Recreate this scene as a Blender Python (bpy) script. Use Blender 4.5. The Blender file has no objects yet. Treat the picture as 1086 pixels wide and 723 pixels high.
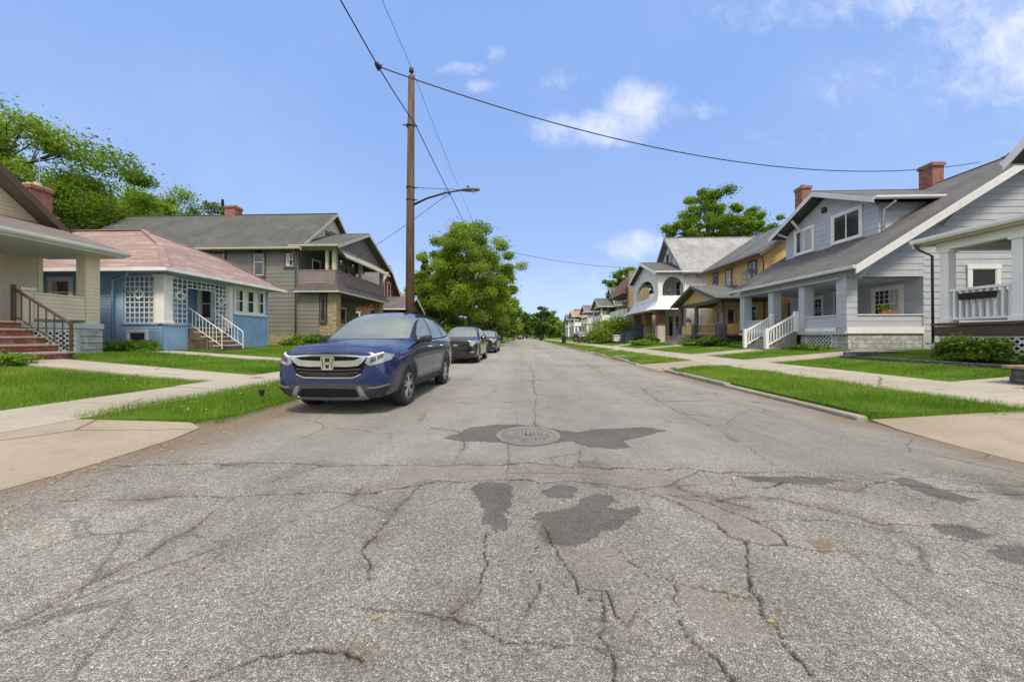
import bpy, bmesh, math, random
import numpy as np
from mathutils import Vector, Matrix
from mathutils.bvhtree import BVHTree
R = math.radians
scene = bpy.context.scene
COL = scene.collection

# ------------------------------------------------------------------ camera
cam_data = bpy.data.cameras.new('camera')
cam = bpy.data.objects.new('camera', cam_data)
COL.objects.link(cam)
cam.location = (0, 0, 1.2)
cam.rotation_euler = (R(90), 0, math.atan(14 / 362))
cam_data.sensor_width = 36
cam_data.lens = 12.0
cam_data.shift_y = -4.5 / 1086
cam_data.clip_start = 0.05
cam_data.clip_end = 6000
scene.camera = cam

# ------------------------------------------------------------------ light
SUN_EL, SUN_AZ = 58.0, 164.0           # azimuth clockwise from +Y (the street)
sdir = Vector((math.sin(R(SUN_AZ)) * math.cos(R(SUN_EL)), math.cos(R(SUN_AZ)) * math.cos(R(SUN_EL)), math.sin(R(SUN_EL))))
sun_data = bpy.data.lights.new('sun', 'SUN')
sun = bpy.data.objects.new('sun', sun_data)
COL.objects.link(sun)
sun_data.energy = 2.4
sun_data.angle = R(12)
sun_data.color = (1.0, 0.87, 0.68)
sun.rotation_euler = (-sdir).to_track_quat('-Z', 'Y').to_euler()
scene.view_settings.view_transform = 'Standard'
scene.view_settings.look = 'None'
scene.view_settings.gamma = 1
scene.view_settings.exposure = 0.86
scene.view_settings.use_curve_mapping = False

world = bpy.data.worlds.new('World')
scene.world = world
world.use_nodes = True

class NT:
    """small node-graph helper"""
    def __init__(s, tree):
        s.t = tree; s.n = tree.nodes; s.l = tree.links
    def new(s, kind, ins=None, **props):
        n = s.n.new(kind)
        for k, v in props.items(): setattr(n, k, v)
        if ins:
            for k, v in ins.items(): s.set(n, k, v)
        return n
    def set(s, n, k, v):
        sock = n.inputs[k]
        if isinstance(v, bpy.types.NodeSocket): s.l.new(v, sock)
        elif isinstance(v, bpy.types.Node): s.l.new(v.outputs[0], sock)
        else:
            if isinstance(v, (tuple, list)) and len(v) == 3 and sock.type == 'RGBA': v = (*v, 1)
            sock.default_value = v
    def math(s, op, a, b=0.0, c=None, clamp=False):
        n = s.n.new('ShaderNodeMath'); n.operation = op; n.use_clamp = clamp
        s.set(n, 0, a); s.set(n, 1, b)
        if c is not None: s.set(n, 2, c)
        return n.outputs[0]
    def mix(s, f, a, b, mode='MIX'):
        n = s.n.new('ShaderNodeMixRGB'); n.blend_type = mode
        s.set(n, 0, f); s.set(n, 1, a); s.set(n, 2, b)
        return n.outputs[0]
    def ramp(s, f, stops):
        n = s.n.new('ShaderNodeValToRGB'); s.set(n, 0, f)
        cr = n.color_ramp
        while len(cr.elements) < len(stops): cr.elements.new(0.5)
        for e, (p, c) in zip(cr.elements, stops):
            e.position = p
            e.color = (*c, 1) if isinstance(c, (tuple, list)) else (c, c, c, 1)
        return n.outputs[0]
    def noise(s, vec, scale, detail=4, rough=0.55, out=0, dist=0.0):
        n = s.n.new('ShaderNodeTexNoise')
        if vec is not None: s.set(n, 'Vector', vec)
        s.set(n, 'Scale', scale); s.set(n, 'Detail', detail); s.set(n, 'Roughness', rough); s.set(n, 'Distortion', dist)
        return n.outputs[out]
    def voro(s, vec, scale, feature='F1', out=0, rand=1.0):
        n = s.n.new('ShaderNodeTexVoronoi'); n.feature = feature
        if vec is not None: s.set(n, 'Vector', vec)
        s.set(n, 'Scale', scale); s.set(n, 'Randomness', rand)
        return n.outputs[out]
    def maprange(s, v, a, b, c=0.0, d=1.0):
        n = s.n.new('ShaderNodeMapRange'); n.interpolation_type = 'SMOOTHSTEP'
        s.set(n, 0, v); s.set(n, 1, a); s.set(n, 2, b); s.set(n, 3, c); s.set(n, 4, d)
        return n.outputs[0]

def build_world():
    g = NT(world.node_tree)
    bg = world.node_tree.nodes['Background']
    sky = g.new('ShaderNodeTexSky', sky_type='NISHITA')
    sky.sun_disc = False
    sky.sun_elevation = R(SUN_EL); sky.sun_rotation = R(SUN_AZ)
    sky.air_density = 1.0; sky.dust_density = 0.6; sky.ozone_density = 1.0
    tc = g.new('ShaderNodeTexCoord')
    sep = g.new('ShaderNodeSeparateXYZ', {0: tc.outputs['Generated']})
    dx, dy, dz = sep.outputs
    # even out the sky a little: real sky times a tint, mixed with a pale blue towards the horizon
    el = g.maprange(dz, 0.0, 0.62)
    tint = g.ramp(el, [(0.0, (5.6, 7.4, 10.2)), (0.3, (3.9, 5.7, 9.7)), (1.0, (2.9, 4.75, 9.3))])
    col = g.mix(0.80, sky.outputs[0], tint)
    # clouds over the street, in gnomonic sky coordinates (x/y, z/y)
    dyc = g.math('MAXIMUM', dy, 0.02)
    u = g.math('DIVIDE', dx, dyc); v = g.math('DIVIDE', dz, dyc)
    vec = g.new('ShaderNodeCombineXYZ', {0: u, 1: v, 2: 0.0}).outputs[0]
    n1 = g.noise(vec, 11.0, 9, 0.68, dist=0.4)
    n2 = g.noise(vec, 2.6, 6, 0.6)
    total = None
    front = g.maprange(dy, 0.02, 0.1)
    # centre u, v, half width, half height, strength
    for cu, cv, a, b, st in [(0.22, 0.605, 0.20, 0.06, 1.0), (0.33, 0.66, 0.12, 0.085, 1.05), (0.46, 0.65, 0.16, 0.035, 0.6), (0.12, 0.745, 0.07, 0.04, 0.6),
                             (0.32, 0.262, 0.11, 0.045, 0.95), (-0.19, 0.79, 0.09, 0.026, 0.72), (-0.13, 0.735, 0.07, 0.025, 0.58), (-0.09, 0.83, 0.045, 0.03, 0.6),
                             (1.62, 0.82, 0.5, 0.22, 1.05), (1.45, 1.08, 0.75, 0.16, 1.0), (1.65, 0.6, 0.34, 0.12, 0.75), (1.0, 0.95, 0.45, 0.1, 0.7), (1.3, 0.72, 0.5, 0.1, 0.6), (0.7, 0.56, 0.5, 0.03, 0.25),
                             (0.05, 0.14, 0.3, 0.09, 0.45), (0.6, 0.12, 0.5, 0.1, 0.3), (-1.0, 0.3, 0.5, 0.1, 0.2)]:
        ex = g.math('DIVIDE', g.math('SUBTRACT', u, cu), a)
        ey = g.math('DIVIDE', g.math('SUBTRACT', v, cv), b)
        r2 = g.math('ADD', g.math('MULTIPLY', ex, ex), g.math('MULTIPLY', ey, ey))
        m = g.math('MULTIPLY', g.math('SUBTRACT', 1.0, g.math('MULTIPLY', r2, 0.55), clamp=True), st)
        total = m if total is None else g.math('MAXIMUM', total, m)
    puff = g.math('ADD', g.math('MULTIPLY', n1, 0.8), g.math('MULTIPLY', n2, 0.5))
    cl = g.maprange(g.math('ADD', g.math('MULTIPLY', total, 0.62), g.math('MULTIPLY', puff, 1.25)), 0.97, 1.72)
    cl = g.math('MULTIPLY', g.math('MULTIPLY', cl, front), g.maprange(total, 0.0, 0.3))
    # thin veil elsewhere so that the blue is not flat
    veil = g.math('MULTIPLY', g.maprange(g.noise(vec, 1.1, 5, 0.6), 0.45, 0.8), 0.16)
    col = g.mix(g.math('MULTIPLY', veil, front), col, (6.6, 7.6, 9.6))
    col = g.mix(g.math('MULTIPLY', cl, 0.92), col, (8.6, 8.9, 10.2))
    # unseen bright cloud added overhead and behind the viewer as neutral fill light
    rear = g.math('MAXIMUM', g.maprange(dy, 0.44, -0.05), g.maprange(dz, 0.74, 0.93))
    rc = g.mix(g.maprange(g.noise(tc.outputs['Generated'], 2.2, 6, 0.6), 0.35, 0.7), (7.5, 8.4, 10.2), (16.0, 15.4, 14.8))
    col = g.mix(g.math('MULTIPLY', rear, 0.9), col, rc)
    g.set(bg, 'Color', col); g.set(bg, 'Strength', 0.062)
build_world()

# ------------------------------------------------------------------ materials
def new_mat(name):
    m = bpy.data.materials.new(name); m.use_nodes = True
    g = NT(m.node_tree)
    return m, g, m.node_tree.nodes['Principled BSDF']

def uvn(g):
    return g.new('ShaderNodeUVMap').outputs[0]
def objn(g):
    return g.new('ShaderNodeTexCoord').outputs['Object']

def bump(g, b, h, strength=0.5, dist=0.01):
    n = g.new('ShaderNodeBump', {'Height': h, 'Strength': strength, 'Distance': dist})
    g.set(b, 'Normal', n.outputs[0])

def scl(c, k): return tuple(x * k for x in c)

def m_paint(name, c, rough=0.55, vary=0.16, grime=(0.25, 0.22, 0.18), grime_amt=0.25, scale=1.3, metal=0.0):
    """painted or plain surface with uneven weathering"""
    m, g, b = new_mat(name)
    o = objn(g)
    n = g.noise(o, scale, 6, 0.6)
    n2 = g.noise(o, scale * 14, 4, 0.6)
    col = g.mix(g.maprange(n, 0.3, 0.7), scl(c, 1 - vary), scl(c, 1 + vary * 0.6))
    col = g.mix(g.math('MULTIPLY', g.maprange(n2, 0.55, 0.8), grime_amt), col, grime)
    rs = g.new('ShaderNodeMapping', {'Vector': o, 'Scale': (5.5, 5.5, 0.5)}).outputs[0]
    col = g.mix(g.math('MULTIPLY', g.maprange(g.noise(rs, 1.0, 5, 0.65), 0.52, 0.8), min(0.6, grime_amt * 1.6)), col, scl(c, 0.55))
    g.set(b, 'Base Color', col); g.set(b, 'Roughness', rough); g.set(b, 'Metallic', metal)
    bump(g, b, n2, 0.15, 0.004)
    return m

def m_shingle(name, c, alt, w=0.30, h=0.14, streak=None):
    m, g, b = new_mat(name)
    uv = uvn(g)
    bt = g.new('ShaderNodeTexBrick', {'Vector': uv, 'Color1': (0, 0, 0), 'Color2': (1, 1, 1), 'Mortar': (0.5, 0.5, 0.5), 'Scale': 1.0,
                                      'Mortar Size': 0.006, 'Brick Width': w, 'Row Height': h, 'Bias': 0.0})
    n = g.noise(uv, 0.55, 6, 0.65); n2 = g.noise(uv, 26, 3, 0.7)
    col = g.ramp(bt.outputs[0], [(0.0, streak or c), (0.22, scl(streak, 1.5) if streak else c), (0.42, c), (1.0, alt)]) if streak else g.mix(g.math('MULTIPLY', bt.outputs[0], 0.9), c, alt)
    col = g.mix(g.math('MULTIPLY', g.maprange(n, 0.62, 0.36), 0.8), col, scl(c, 0.6))
    n4 = g.noise(uv, 2.4, 5, 0.7)
    col = g.mix(g.math('MULTIPLY', g.maprange(n4, 0.5, 0.72), 0.5), col, scl(alt, 1.25))
    if streak:
        st = g.new('ShaderNodeMapping', {'Vector': uv, 'Scale': (0.9, 4.0, 1)})
        col = g.mix(g.math('MULTIPLY', g.maprange(g.noise(st.outputs[0], 1.2, 5, 0.75), 0.44, 0.60), 0.9), col, streak)
    col = g.mix(0.35, col, g.mix(n2, scl(c, 0.5), scl(alt, 1.35)))
    g.set(b, 'Base Color', col); g.set(b, 'Roughness', 0.9)
    # each course steps out over the one below
    sy = g.new('ShaderNodeSeparateXYZ', {0: uv}).outputs[1]
    fr = g.math('SUBTRACT', 1.0, g.math('FRACT', g.math('DIVIDE', sy, h)))
    hh = g.math('ADD', g.math('ADD', g.math('MULTIPLY', fr, 0.7), g.math('MULTIPLY', bt.outputs[1], -0.5)), g.math('MULTIPLY', n2, 0.3))
    bump(g, b, hh, 0.7, 0.015)
    return m

def m_brick(name, c1, c2, mortar, w=0.21, h=0.075, ms=0.01, rough=0.9, paint=None):
    m, g, b = new_mat(name)
    uv = uvn(g)
    wob = g.new('ShaderNodeVectorMath', {0: uv, 1: g.new('ShaderNodeVectorMath', {0: g.noise(uv, 3.0, 3, 0.5, out=1), 'Scale': 0.02}, operation='SCALE').outputs[0]}, operation='ADD').outputs[0]
    bt = g.new('ShaderNodeTexBrick', {'Vector': wob, 'Color1': c1, 'Color2': c2, 'Mortar': mortar, 'Scale': 1.0,
                                      'Mortar Size': ms, 'Mortar Smooth': 0.3, 'Brick Width': w, 'Row Height': h})
    n = g.noise(uv, 5.0, 5, 0.65)
    col = g.mix(g.maprange(n, 0.35, 0.7), scl(c1, 0.6), bt.outputs[0])
    if paint:
        col = g.mix(g.maprange(g.noise(uv, 1.6, 6, 0.7), 0.40, 0.50), paint, col)
    g.set(b, 'Base Color', col); g.set(b, 'Roughness', rough)
    bump(g, b, g.math('ADD', g.math('MULTIPLY', bt.outputs[1], -1.0), g.math('MULTIPLY', n, 0.6)), 0.7, 0.012)
    return m

def m_rubble(name, c1, c2, mortar, scale=4.0):
    m, g, b = new_mat(name)
    uv = uvn(g)
    mp = g.new('ShaderNodeMapping', {'Vector': uv, 'Scale': (0.7, 1.25, 1)}).outputs[0]
    e = g.voro(mp, scale, 'DISTANCE_TO_EDGE')
    cid = g.new('ShaderNodeSeparateXYZ', {0: g.voro(mp, scale, 'F1', 1)}).outputs[0]
    n = g.noise(uv, 12, 5, 0.65)
    col = g.mix(cid, c1, c2)
    col = g.mix(g.maprange(n, 0.3, 0.75), scl(c1, 0.6), col)
    col = g.mix(g.maprange(e, 0.02, 0.06), mortar, col)
    g.set(b, 'Base Color', col); g.set(b, 'Roughness', 0.92)
    bump(g, b, g.math('ADD', g.maprange(e, 0.0, 0.12), g.math('MULTIPLY', n, 0.4)), 0.8, 0.03)
    return m

def m_concrete(name, c, stain):
    m, g, b = new_mat(name)
    o = objn(g)
    n = g.noise(o, 0.7, 7, 0.62); n2 = g.noise(o, 60, 3, 0.7); n3 = g.noise(o, 3.2, 6, 0.7)
    col = g.mix(g.maprange(n, 0.35, 0.68), c, stain)
    col = g.mix(g.math('MULTIPLY', g.maprange(n3, 0.5, 0.72), 0.6), col, scl(stain, 0.6))
    col = g.mix(0.45, col, g.mix(n2, scl(c, 0.55), scl(c, 1.3)))
    sp = g.noise(o, 11.0, 4, 0.75)
    col = g.mix(g.math('MULTIPLY', g.maprange(sp, 0.60, 0.72), 0.5), col, scl(stain, 0.45))
    e = g.voro(g.mix(0.12, o, g.noise(o, 1.4, 4, 0.6, out=1)), 0.45, 'DISTANCE_TO_EDGE')
    crack = g.math('SUBTRACT', 1.0, g.maprange(e, 0.002, 0.007))
    crack = g.math('MULTIPLY', crack, g.maprange(g.noise(o, 0.5, 2, 0.5), 0.46, 0.56))
    col = g.mix(g.math('MULTIPLY', crack, 0.75), col, (0.05, 0.045, 0.035))
    g.set(b, 'Base Color', col); g.set(b, 'Roughness', 0.93)
    bump(g, b, g.math('ADD', g.math('MULTIPLY', n2, 0.6), g.math('MULTIPLY', crack, -1.5)), 0.5, 0.004)
    return m

def m_glass(name, tint=(0.03, 0.035, 0.04), rough=0.04, curtain=None):
    """a window pane: dark room behind, sky in the reflection"""
    m, g, b = new_mat(name)
    n = g.noise(objn(g), 0.8, 2, 0.5)
    g.set(b, 'Base Color', g.mix(n, scl(tint, 0.5), scl(tint, 1.6)))
    g.set(b, 'Roughness', rough)
    g.set(b, 'IOR', 1.6)
    bump(g, b, n, 0.06, 0.02)
    return m

def m_leaf(name, dark, light, trans=0.3):
    m, g, b = new_mat(name)
    at = g.new('ShaderNodeAttribute', attribute_name='tint')
    col = g.mix(at.outputs['Fac'], dark, light)
    g.set(b, 'Base Color', col); g.set(b, 'Roughness', 0.6)
    g.set(b, 'Specular IOR Level', 0.25)
    tr = g.new('ShaderNodeBsdfTranslucent', {'Color': g.mix(0.5, col, (0.26, 0.36, 0.02))})
    mx = g.new('ShaderNodeMixShader', {0: trans, 1: b.outputs[0], 2: tr.outputs[0]})
    out = m.node_tree.nodes['Material Output']
    g.l.new(mx.outputs[0], out.inputs[0])
    return m

def m_plain(name, c, rough=0.5, metal=0.0, coat=0.0, spec=0.5):
    m, g, b = new_mat(name)
    n = g.noise(objn(g), 6.0, 4, 0.6)
    g.set(b, 'Base Color', g.mix(n, scl(c, 0.88), scl(c, 1.1)))
    g.set(b, 'Roughness', g.math('ADD', g.math('MULTIPLY', n, 0.12), rough - 0.06)); g.set(b, 'Metallic', metal)
    g.set(b, 'Coat Weight', coat); g.set(b, 'Coat Roughness', 0.03); g.set(b, 'Specular IOR Level', spec)
    return m

def m_road():
    m, g, b = new_mat('worn_asphalt')
    o = objn(g)
    def att(n): return g.new('ShaderNodeAttribute', attribute_name=n).outputs['Fac']
    crk, pat, dirt, far = att('crack'), att('patch'), att('dirt'), att('old')
    warp = g.new('ShaderNodeVectorMath', {0: o, 1: g.new('ShaderNodeVectorMath', {0: g.noise(o, 0.9, 4, 0.6, out=1), 'Scale': 0.35}, operation='SCALE').outputs[0]}, operation='ADD').outputs[0]
    # chippings: random pale and dark stones in binder
    st = g.voro(o, 112.0, 'F1', 1)
    sc = g.new('ShaderNodeSeparateXYZ', {0: st})
    st2 = g.new('ShaderNodeSeparateXYZ', {0: g.voro(o, 230.0, 'F1', 1)})
    pale = att('pale')
    ed = g.voro(o, 112.0, 'DISTANCE_TO_EDGE')
    big = g.noise(o, 0.35, 6, 0.6); mid = g.noise(o, 2.2, 6, 0.65)
    stone = g.ramp(sc.outputs[0], [(0.0, (0.115, 0.113, 0.106)), (0.3, (0.235, 0.230, 0.213)), (0.65, (0.345, 0.338, 0.315)), (0.88, (0.46, 0.452, 0.425)), (1.0, (0.62, 0.61, 0.58))])
    fine = g.ramp(st2.outputs[1], [(0.0, (0.085, 0.083, 0.077)), (0.5, (0.26, 0.254, 0.236)), (1.0, (0.50, 0.49, 0.46))])
    col = g.mix(0.38, stone, fine)
    gap = g.math('SUBTRACT', 1.0, g.maprange(ed, 0.02, 0.14))
    col = g.mix(g.math('MULTIPLY', gap, 0.3), col, (0.06, 0.056, 0.052))
    col = g.mix(0.5, col, g.mix(g.maprange(mid, 0.3, 0.7), (0.62, 0.61, 0.60), (1.1, 1.08, 1.04)), 'MULTIPLY')
    col = g.mix(0.55, col, g.mix(g.maprange(big, 0.32, 0.68), (0.72, 0.71, 0.7), (1.16, 1.14, 1.1)), 'MULTIPLY')
    col = g.mix(g.math('MULTIPLY', pale, g.maprange(mid, 0.3, 0.65, 0.2, 0.75)), col, g.mix(st2.outputs[2], (0.15, 0.135, 0.118), (0.37, 0.335, 0.295)))
    # smoother pale surface beyond the first block of old surface
    col = g.mix(g.math('MULTIPLY', far, 0.35), col, (0.31, 0.304, 0.287))
    # wheel tracks worn along the street, and a few drips of oil between them
    trk = g.new('ShaderNodeMapping', {'Vector': o, 'Scale': (0.85, 0.035, 1)}).outputs[0]
    col = g.mix(0.6, col, g.mix(g.maprange(g.noise(trk, 1.0, 4, 0.6), 0.34, 0.66), (0.80, 0.79, 0.77), (1.14, 1.13, 1.10)), 'MULTIPLY')
    oil = g.new('ShaderNodeMapping', {'Vector': o, 'Scale': (0.8, 0.45, 1)}).outputs[0]
    col = g.mix(g.math('MULTIPLY', g.maprange(g.noise(oil, 1.3, 5, 0.6), 0.62, 0.74), 0.45), col, (0.07, 0.066, 0.06))
    # tar repairs
    pcol = g.mix(st2.outputs[0], (0.032, 0.031, 0.029), (0.15, 0.145, 0.134))
    pcol = g.mix(0.6, pcol, g.mix(g.maprange(mid, 0.3, 0.7), (0.7, 0.7, 0.7), (1.2, 1.2, 1.2)), 'MULTIPLY')
    col = g.mix(g.math('MULTIPLY', pat, 0.95), col, pcol)
    # reddish grit along the kerbs
    dcol = g.mix(g.noise(o, 40, 3, 0.7), (0.12, 0.085, 0.055), (0.30, 0.235, 0.165))
    col = g.mix(dirt, col, dcol)
    # fine map cracking everywhere
    e1 = g.voro(warp, 0.55, 'DISTANCE_TO_EDGE')
    e2 = g.voro(warp, 1.9, 'DISTANCE_TO_EDGE')
    w1 = g.math('MULTIPLY', g.math('SUBTRACT', 1.0, g.maprange(e1, 0.001, 0.012)), g.maprange(g.noise(o, 0.5, 3, 0.5), 0.44, 0.56))
    w2 = g.math('MULTIPLY', g.math('SUBTRACT', 1.0, g.maprange(e2, 0.003, 0.03)), g.maprange(g.noise(o, 0.42, 4, 0.6), 0.52, 0.62))
    wc = g.math('MAXIMUM', g.math('MULTIPLY', w1, 0.4), g.math('MULTIPLY', w2, 0.45))
    wc = g.math('MULTIPLY', wc, g.math('SUBTRACT', 1.0, pat))
    col = g.mix(wc, col, (0.04, 0.037, 0.033))
    col = g.mix(crk, col, (0.028, 0.026, 0.023))
    g.set(b, 'Base Color', col); g.set(b, 'Roughness', 0.92); g.set(b, 'Specular IOR Level', 0.3)
    h = g.math('ADD', g.math('MULTIPLY', g.maprange(ed, 0.0, 0.25), 0.6), g.math('MULTIPLY', sc.outputs[1], 0.9))
    h = g.math('ADD', h, g.math('MULTIPLY', wc, -2.0))
    h = g.math('MULTIPLY', h, g.math('SUBTRACT', 1.0, g.math('MULTIPLY', pat, 0.7)))
    bump(g, b, h, 0.85, 0.006)
    return m

def m_soil():
    m, g, b = new_mat('lawn_soil')
    o = objn(g)
    n = g.noise(o, 1.2, 6, 0.6); n2 = g.noise(o, 18, 5, 0.75); n3 = g.noise(o, 0.25, 4, 0.6)
    col = g.mix(g.maprange(n, 0.3, 0.7), (0.07, 0.15, 0.010), (0.13, 0.235, 0.018))
    col = g.mix(0.6, col, g.mix(n2, (0.02, 0.05, 0.006), (0.15, 0.26, 0.03)))
    col = g.mix(g.math('MULTIPLY', g.maprange(n3, 0.5, 0.7), 0.4), col, (0.15, 0.17, 0.035))
    g.set(b, 'Base Color', col); g.set(b, 'Roughness', 0.95); g.set(b, 'Specular IOR Level', 0.1)
    bump(g, b, n2, 1.0, 0.05)
    return m

# ------------------------------------------------------------------ mesh helpers
class MB:
    def __init__(s): s.v = []; s.f = []
    def poly(s, *p):
        i = len(s.v); s.v += [tuple(q) for q in p]; s.f.append(tuple(range(i, i + len(p)))); return s
    def box(s, x0, x1, y0, y1, z0, z1):
        if x0 > x1: x0, x1 = x1, x0
        if y0 > y1: y0, y1 = y1, y0
        if z0 > z1: z0, z1 = z1, z0
        i = len(s.v)
        s.v += [(x0, y0, z0), (x1, y0, z0), (x1, y1, z0), (x0, y1, z0), (x0, y0, z1), (x1, y0, z1), (x1, y1, z1), (x0, y1, z1)]
        s.f += [tuple(i + k for k in q) for q in ((0, 3, 2, 1), (4, 5, 6, 7), (0, 1, 5, 4), (1, 2, 6, 5), (2, 3, 7, 6), (3, 0, 4, 7))]
        return s
    def beam(s, p, q, w, h, up=(0, 0, 1)):
        """rectangular bar from p to q, w across, h along up"""
        p, q = Vector(p), Vector(q); d = (q - p).normalized(); u = Vector(up)
        if abs(d.dot(u)) > 0.99: u = Vector((1, 0, 0))
        a = d.cross(u).normalized() * (w / 2); c = a.cross(d).normalized() * (h / 2)
        i = len(s.v)
        for e in (p, q):
            s.v += [tuple(e - a - c), tuple(e + a - c), tuple(e + a + c), tuple(e - a + c)]
        s.f += [tuple(i + k for k in t) for t in ((0, 3, 2, 1), (4, 5, 6, 7), (0, 1, 5, 4), (1, 2, 6, 5), (2, 3, 7, 6), (3, 0, 4, 7))]
        return s
    def tube(s, path, rad, seg=8, caps=True):
        path = [Vector(p) for p in path]; n = len(path)
        if not isinstance(rad, (list, tuple)): rad = [rad] * n
        i0 = len(s.v); prev = None
        for k, p in enumerate(path):
            d = (path[min(k + 1, n - 1)] - path[max(k - 1, 0)])
            if d.length < 1e-9: d = Vector((0, 0, 1))
            d.normalize()
            a = (prev - d * prev.dot(d)) if prev is not None else None
            if a is None or a.length < 1e-4:
                a = d.cross(Vector((0, 0, 1)))
                if a.length < 1e-3: a = d.cross(Vector((0, 1, 0)))
            a.normalize(); prev = a; b2 = d.cross(a)
            for j in range(seg):
                t = 2 * math.pi * j / seg
                s.v.append(tuple(p + (a * math.cos(t) + b2 * math.sin(t)) * rad[k]))
        for k in range(n - 1):
            for j in range(seg):
                a0 = i0 + k * seg + j; a1 = i0 + k * seg + (j + 1) % seg
                s.f.append((a0, a1, a1 + seg, a0 + seg))
        if caps:
            s.f.append(tuple(i0 + j for j in range(seg))[::-1])
            s.f.append(tuple(i0 + (n - 1) * seg + j for j in range(seg)))
        return s
    def prism(s, pts, axis, d0, d1):
        """extrude 2-D outline along axis: 'x' takes (y,z), 'y' takes (x,z), 'z' takes (x,y)"""
        def P(a, b, d): return {'x': (d, a, b), 'y': (a, d, b), 'z': (a, b, d)}[axis]
        i = len(s.v); n = len(pts)
        s.v += [P(a, b, d0) for a, b in pts] + [P(a, b, d1) for a, b in pts]
        s.f.append(tuple(i + k for k in range(n))[::-1]); s.f.append(tuple(i + n + k for k in range(n)))
        for k in range(n):
            k2 = (k + 1) % n
            s.f.append((i + k, i + k2, i + n + k2, i + n + k))
        return s
    def lathe(s, prof, c, seg=24, axis='z'):
        i0 = len(s.v); n = len(prof)
        for r, h in prof:
            for j in range(seg):
                t = 2 * math.pi * j / seg; a, b = r * math.cos(t), r * math.sin(t)
                s.v.append({'z': (c[0] + a, c[1] + b, c[2] + h), 'x': (c[0] + h, c[1] + a, c[2] + b), 'y': (c[0] + a, c[1] + h, c[2] + b)}[axis])
        for k in range(n - 1):
            for j in range(seg):
                a0 = i0 + k * seg + j; a1 = i0 + k * seg + (j + 1) % seg
                s.f.append((a0, a1, a1 + seg, a0 + seg))
        s.f.append(tuple(i0 + j for j in range(seg))[::-1]); s.f.append(tuple(i0 + (n - 1) * seg + j for j in range(seg)))
        return s
    def build(s, name, mat, parent=None, smooth=False, bevel=0.0, recalc=True, merge=False):
        me = bpy.data.meshes.new(name)
        off = world_loc(parent)
        me.from_pydata([(a - off[0], b - off[1], c - off[2]) for a, b, c in s.v], [], s.f)
        if recalc or merge:
            bm = bmesh.new(); bm.from_mesh(me)
            if merge: bmesh.ops.remove_doubles(bm, verts=bm.verts, dist=1e-4)
            if recalc: bmesh.ops.recalc_face_normals(bm, faces=bm.faces)
            bm.to_mesh(me); bm.free()
        me.materials.append(mat)
        add_uv(me, off)
        if smooth: me.shade_smooth()
        o = bpy.data.objects.new(name, me); COL.objects.link(o)
        if parent is not None: o.parent = parent
        if bevel:
            md = o.modifiers.new('edge', 'BEVEL'); md.width = bevel; md.segments = 2; md.limit_method = 'ANGLE'
        return o

def world_loc(o):
    v = Vector((0, 0, 0))
    while o is not None:
        v += o.location; o = o.parent
    return v

def add_uv(me, off):
    """planar metres per face: u along the level, v up the slope"""
    uv = me.uv_layers.new(name='UVMap')
    nl = len(me.loops)
    if nl == 0: return
    co = np.empty(len(me.vertices) * 3); me.vertices.foreach_get('co', co); co = co.reshape(-1, 3) + np.array(off)
    li = np.empty(nl, int); me.loops.foreach_get('vertex_index', li)
    nf = len(me.polygons); nrm = np.empty(nf * 3); me.polygons.foreach_get('normal', nrm); nrm = nrm.reshape(-1, 3)
    tot = np.empty(nf, int); me.polygons.foreach_get('loop_total', tot)
    n = np.repeat(nrm, tot, axis=0)
    t = np.stack([-n[:, 1], n[:, 0], np.zeros(nl)], 1); L = np.linalg.norm(t, axis=1)
    flat = L < 0.05
    t[flat] = (1, 0, 0); L[flat] = 1; t /= L[:, None]
    b = np.cross(n, t); b[flat] = (0, 1, 0)
    p = co[li]
    uv.data.foreach_set('uv', np.stack([(p * t).sum(1), (p * b).sum(1)], 1).ravel())

def np_mesh(name, verts, faces, mat, parent=None, smooth=False, attrs=None, kind=None):
    """fast mesh from arrays, every face with the same corner count"""
    me = bpy.data.meshes.new(name)
    off = np.array(world_loc(parent))
    nv, (nf, k) = len(verts), faces.shape
    me.vertices.add(nv); me.vertices.foreach_set('co', (verts - off).astype(np.float32).ravel())
    me.loops.add(nf * k); me.loops.foreach_set('vertex_index', faces.astype(np.int32).ravel())
    me.polygons.add(nf)
    me.polygons.foreach_set('loop_start', np.arange(0, nf * k, k, dtype=np.int32))
    me.polygons.foreach_set('loop_total', np.full(nf, k, dtype=np.int32))
    me.update(calc_edges=True)
    if attrs:
        for an, (dom, arr) in attrs.items():
            a = me.attributes.new(an, 'FLOAT', dom); a.data.foreach_set('value', arr.astype(np.float32))
    me.materials.append(mat)
    if smooth: me.shade_smooth()
    o = bpy.data.objects.new(name, me); COL.objects.link(o)
    if parent is not None: o.parent = parent
    return o

def thing(name, label, cat, loc=(0, 0, 0), rz=0.0, group=None):
    o = bpy.data.objects.new(name, None); COL.objects.link(o)
    o.location = loc; o.rotation_euler = (0, 0, rz); o.empty_display_size = 0.3
    o['label'] = label; o['category'] = cat
    if group: o['group'] = group
    return o
def tag(o, label, cat, group=None):
    o['label'] = label; o['category'] = cat
    if group: o['group'] = group
    return o
def structure(o, kind='structure'):
    o['kind'] = kind; return o
def copy_tree(o, parent=None):
    c = o.copy(); COL.objects.link(c)
    if parent is not None: c.parent = parent
    for ch in o.children: copy_tree(ch, c)
    return c

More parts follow.
